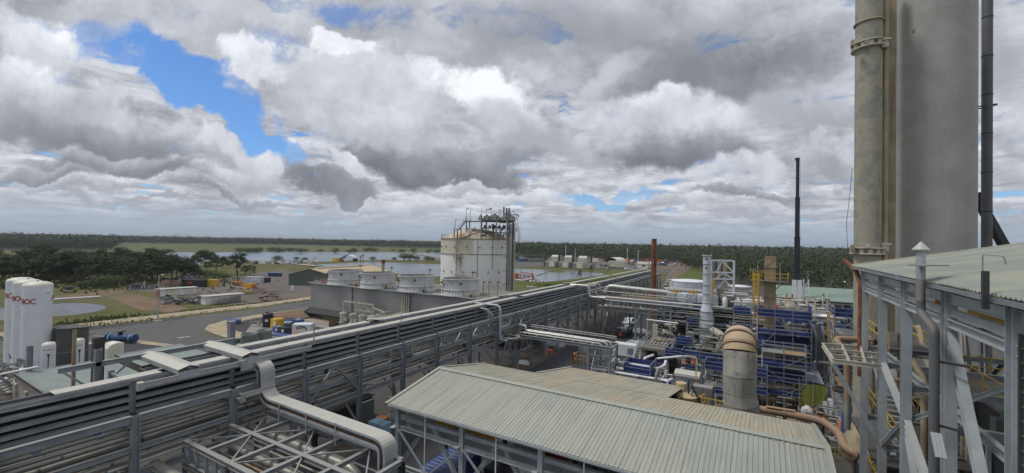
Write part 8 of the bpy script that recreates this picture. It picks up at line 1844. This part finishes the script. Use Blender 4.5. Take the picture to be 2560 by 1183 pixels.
for u in (901,907):
    p=G(u,655); D_=p.dot(fwd); t=thing('flood_light','lamp mast right of the white arched shelter, '+('shorter left one' if u==901 else 'taller right one'),'lamp mast',(p.x,p.y,0)); bp('pole',t,(p.x,p.y,0),(p.x,p.y,at(u,641 if u==901 else 638,d=D_).z),.35,m='dark'); zz_=at(u,641 if u==901 else 638,d=D_).z; obj('head',B().box((p.x-.9,p.y-.5,zz_-.4),(p.x+.9,p.y+.5,zz_+.4)),'dark',t)
# ------------------------------------------------------------------ generator yard and car yard right of the tank
def genset(lab,u,v,s=1):
    p=G(u,v); t=thing('generator_enclosure',lab,'generator',(p.x,p.y,0))
    obj('enclosure',B().box((p.x-4.2,p.y-2,0.3),(p.x+4.2,p.y+4,5.0)),'cream',t); obj('louvre_panel',B().box((p.x-3.9,p.y-2.06,.8),(p.x-1.4,p.y-2.01,4.2)),'concrete',t)
    for k in range(2): obj('door',B().box((p.x+.2+k*1.7,p.y-2.05,.5),(p.x+1.5+k*1.7,p.y-2.01,4.3)),'whitecap',t)
    obj('upper_box',B().box((p.x-3.2,p.y+6,4.2),(p.x+4.5,p.y+16,8.6)),'cream',t); obj('roof_hood',B().prof((p.x-2.8,p.y+11,8.6),(p.x+4,p.y+11,8.6),[(-4,0),(-3,1.2),(3,1.2),(4,0)]),'cover',t)
    pp('exhaust',t,[(p.x-5.6,p.y+2,0),(p.x-5.6,p.y+2,9),(p.x-5.6,p.y+2,12.5)],[1.1,.9,.5],'dark',10); pp('exhaust',t,[(p.x+5.8,p.y+14,4),(p.x+5.8,p.y+14,14)],.6,'dark',8); obj('side_box',B().box((p.x-6.4,p.y-.5,0),(p.x-4.8,p.y+4,4)),'dark',t); return t
genset('left one of the three cream generator enclosures with black exhausts',1377,668); genset('middle one of the three cream generator enclosures with black exhausts',1411,670); genset('right one of the three cream generator enclosures with black exhausts',1446,672)
p=G(1487,668); t=thing('raised_cabin','small cream cabin on a post right of the generators','cabin',(p.x,p.y,0)); bp('post',t,(p.x,p.y,0),(p.x,p.y,4.6),.8,m='cream'); obj('box',B().box((p.x-3,p.y-1.5,4.6),(p.x+3,p.y+1.5,7.4)),'whitecap',t)
p=G(1543,672); t=thing('transportable_building','long cream transportable building raised on dark piers','cabin',(p.x,p.y,0)); obj('body',B().box((p.x-7,p.y-2,1.6),(p.x+6.5,p.y+3,6.2)),'cream',t)
for k in range(7): bp('pier',t,(p.x-6.6+k*2,p.y-1.8,0),(p.x-6.6+k*2,p.y-1.8,1.6),.5,m='dark')
obj('door',B().box((p.x-3,p.y-2.06,1.8),(p.x-2,p.y-2.01,4)),'whitecap',t); bp('steps',t,(p.x-7.3,p.y-2,1.6),(p.x-7.6,p.y-3,0),.9,.2,'steel')
p=G(1606,670); t=thing('small_house','small cream gabled hut with a dark window near the car yard','hut',(p.x,p.y,0)); obj('walls',B().box((p.x-4,p.y-2.5,0),(p.x+5,p.y+2.5,3.6)),'whitecap',t); obj('window',B().box((p.x+.2,p.y-2.56,1.4),(p.x+3,p.y-2.51,2.7)),'black',t)
obj('roof',B().add([(p.x-4.4,p.y-2.8,3.5),(p.x+5.4,p.y-2.8,3.5),(p.x+5.4,p.y+2.8,3.5),(p.x-4.4,p.y+2.8,3.5),(p.x-4.4,p.y,5.4),(p.x+5.4,p.y,5.4)],[(0,1,5,4),(2,3,4,5),(0,4,3),(1,2,5)]),'cream',t)
random.seed(23)
def simplecar(lab,p,rz,m,grp):
    t=thing('parked_car',lab,'car',(0,0,0),grp); b=B(); b.prof((0,-.9,0),(0,.9,0),[(-2.2,.3),(2.2,.3),(2.2,.8),(1.3,.95),(.7,1.45),(-1.2,1.45),(-2.1,.95),(-2.2,.8)][::-1]); obj('body',b,m,t)
    obj('window_band',B().box((-1.2,-.92,1.0),(.85,.92,1.32)),'glass',t); t.location=p; t.rotation_euler=(0,0,rz); return t
base=None; cols_=('red','white','bluep','steel2','rust','white','orange','dark')
for k in range(70):
    u=U(1560,1688); v=U(647,665)
    if 1590<u<1618 and v>658: continue
    p=G(u,v); t=simplecar('parked car or van in the crowded car yard left and right of the rusty pole',(p.x,p.y,0),U(0,PI),random.choice(cols_),'vehicles in the far car yard'); s=U(1.,1.6); t.scale=(s,s,s*U(1,1.7))
p=G(1573,675); t=simplecar('white car parked by the cream hut near the rack end',(p.x,p.y,0),rad(30),'white',None); t.scale=(1.6,1.4,1.4)
p=G(1573,668); t=simplecar('pale blue van behind the white car near the cream hut',(p.x,p.y,0),rad(30),'flare',None); t.scale=(1.9,1.4,1.8)
p=G(1525,655); t=thing('arched_shelter','large cream arched shelter with a rust-red end in the far yard','shelter',(p.x,p.y,0)); b=B(); vs=[]
for i in range(13): a=PI*i/12; vs+=[(p.x+8*math.cos(a),p.y,5.0*math.sin(a)),(p.x+8*math.cos(a)+4,p.y+22,5.0*math.sin(a))]
b.add(vs,[(2*i,2*i+2,2*i+3,2*i+1) for i in range(12)]); obj('canopy',b,'whitecap',t); obj('end_wall',B().add([(p.x+8*math.cos(PI*i/12)+1,p.y+8,4.9*math.sin(PI*i/12)) for i in range(13)],[tuple(range(13))]),'rustin',t)
for u0,u1,v,m,lab in ((1293,1312,654,'bluep','blue container row at the far shore right of the tank'),(1312,1320,654,'rust','red-brown container beside the blue container row'),(1322,1362,655,'grn','long dark green container row before the dark trees')):
    a=G(u0,v); c=G(u1,v+.4); t=thing('container_row',lab,'containers',tuple((a+c)/2)); n=max(1,int((c-a).length/7))
    for i in range(n): obj('container',B().bar(a.lerp(c,(i+.03)/n)+Z*1.6,a.lerp(c,(i+.97)/n)+Z*1.6,2.6,3.2),m,t)
for u,vt,vb,lab in ((1414,613,660,'tall thin mast behind the middle generator'),(1438,620,652,'thin mast right of the middle generator'),(1568,619,667,'tall thin mast left of the car yard'),(1595,626,655,'thin mast behind the cream hut'),(1302,673,690,'thin pole left above the red pump station'),(1331,673,700,'thin pole right above the red pump station')):
    p=G(u,vb); D_=p.dot(fwd); t=thing('mast',lab,'mast',(p.x,p.y,0)); bp('pole',t,(p.x,p.y,0),(p.x,p.y,at(u,vt,d=D_).z),.0016*D_,m='steel2'); obj('base',B().box((p.x-.5,p.y-.5,0),(p.x+.5,p.y+.5,.3)),'concrete',t)
t=thing('yard_pipework','low cream and grey pipework between the generators and the transportable building','pipework',tuple(G(1490,668)))
clutter(t,G(1465,672).x,G(1520,672).x,G(1480,672).y,G(1480,668).y+14,.4,4,40,('cream','steel','dark','cream'),(.2,.45),8)
# red pump station and little islet on the pond
p=G(1310,701); t=thing('pump_station','rust-red fire pump station with pipes at the pond corner','pump station',(p.x,p.y,0))
obj('slab',B().box((p.x-9,p.y-3,0.02),(p.x+6,p.y+5,.35)),'rust',t); obj('red_tank',B().box((p.x-8.5,p.y-1,.35),(p.x-4.6,p.y+2,3.6)),'orange',t); random.seed(4)
clutter(t,p.x-6,p.x+6,p.y-2,p.y+4,.5,3,36,('rust','orange','red','steel2'),(.12,.26),3)
pp('hoop',t,bend([(p.x+6,p.y-2,.3),(p.x+6,p.y-2,3.9),(p.x-4,p.y+3,3.9)],.6),.25,'red'); pp('white_hose',t,[(p.x-3,p.y-4,.4),(p.x+2,p.y-4.4,.4),(p.x+6,p.y-2.6,1.6)],.25,'white'); 
for k in range(14): q=G(1322+k*3,704+k*.12); obj('float',B().lathe([(.4,0),(.4,.5),(0,.7)],(q.x,q.y,.0),8),'white' if k%3 else 'dark',t)
p=G(1390,679); t=thing('pond_islet','tiny green islet in the pond reached by a floating pipe','islet',(p.x,p.y,0)); obj('islet',B().lathe([(7,0),(5,.7),(0,1.0)],(p.x,p.y,0),14),'fgrass',t); a=G(1372,680); c=G(1342,690); pp('floating_pipe',t,[a+Z*.2,c+Z*.2],.3,'rustpaint')
for u,v,h,lab in ((1449,706,7,'thin young tree on the grassy bank by the pond'),(1478,692,8,'leafless young tree on the bank right of the thin one')):
    p=G(u,v-6); o=dup(protos[2]); o.location=(p.x,p.y,0); o.scale=(.35,.35,h/12); o['label']=lab; o.name='young_tree'
    if 'group' in o: del o['group']
for k,(u,v,s) in enumerate(((1524,684,1.0),)): 
    p=G(u,v); o=dup(sh); o.location=(p.x,p.y,0); o.scale=(s,s,s*.8); o['label']='bushy shrub on the bank end near the rack'; del o['group']
for k,(a,c) in enumerate((((1290,765),(1290,735)),)):
    for j,u in enumerate((1327,1337)): 
        p=at(u,735,x=-43+0); t=thing('vent_hook',('left' if j==0 else 'right')+' of two pale hooked vent pipes behind the rack','vent pipe',(p.x,p.y,0)); zt=at(u,718,x=-43).z; pp('pipe_run',t,bend([(p.x,p.y,5),(p.x,p.y,zt),(p.x-.9,p.y-.4,zt+.02)],.4),.22,'cream',10)
# perimeter fence
pts=[G(1664,706),G(1676,690),G(1690,678),G(1706,668),G(1722,661),G(1740,655)]
t=thing('wire_fence','thin grey post fence following the perimeter track','fence',tuple(pts[0]))
for a,c in zip(pts,pts[1:]):
    n=max(2,int((c-a).length/6))
    for i in range(n): q=a.lerp(c,i/n); bp('post',t,q,q+Z*2.4,.25,m='steel2')
    bp('top_wire',t,a+Z*2.3,c+Z*2.3,.08,m='steel2')
# cream pipe frames beyond the rack end
t=thing('cream_pipework','cream pipes and ladders at the far end of the main rack','pipework',tuple(at(1668,740,d=150)))
for u,v0,v1 in ((1664,705,748),(1669,700,735),(1674,722,750),(1660,712,752)): 
    a=at(u,v1,d=150); c=at(u,v0,d=150); pp('pipe',t,bend([a,c,c+Vector((1.2,0,0))],.4),.25,'cream')
a=at(1655,745,d=150);c=at(1690,748,d=150); pp('pipe',t,[a,c],.25,'cream'); pp('pipe',t,[a-Z*1.5,c-Z*1.5],.3,'cream'); pp('pipe',t,[a-Z*3,c-Z*2.6+Vector((3,0,0))],.3,'pipe')

# ------------------------------------------------------------------ air
hb=B().box((-34000,-34000,-1.2),(34000,34000,110)); hz_o=obj('haze',hb,'white',None,kind='stuff',label='pale haze in the air over the plain',cat='haze')
hm=bpy.data.materials.new('haze_air'); hm.use_nodes=True; ht=hm.node_tree; ht.nodes.clear()
vo=ht.nodes.new('ShaderNodeVolumePrincipled'); vo.inputs['Color'].default_value=(.80,.88,1,1); vo.inputs['Density'].default_value=.00010; vo.inputs['Anisotropy'].default_value=.2
mo=ht.nodes.new('ShaderNodeOutputMaterial'); ht.links.new(vo.outputs[0],mo.inputs['Volume']); hz_o.data.materials.clear(); hz_o.data.materials.append(hm)
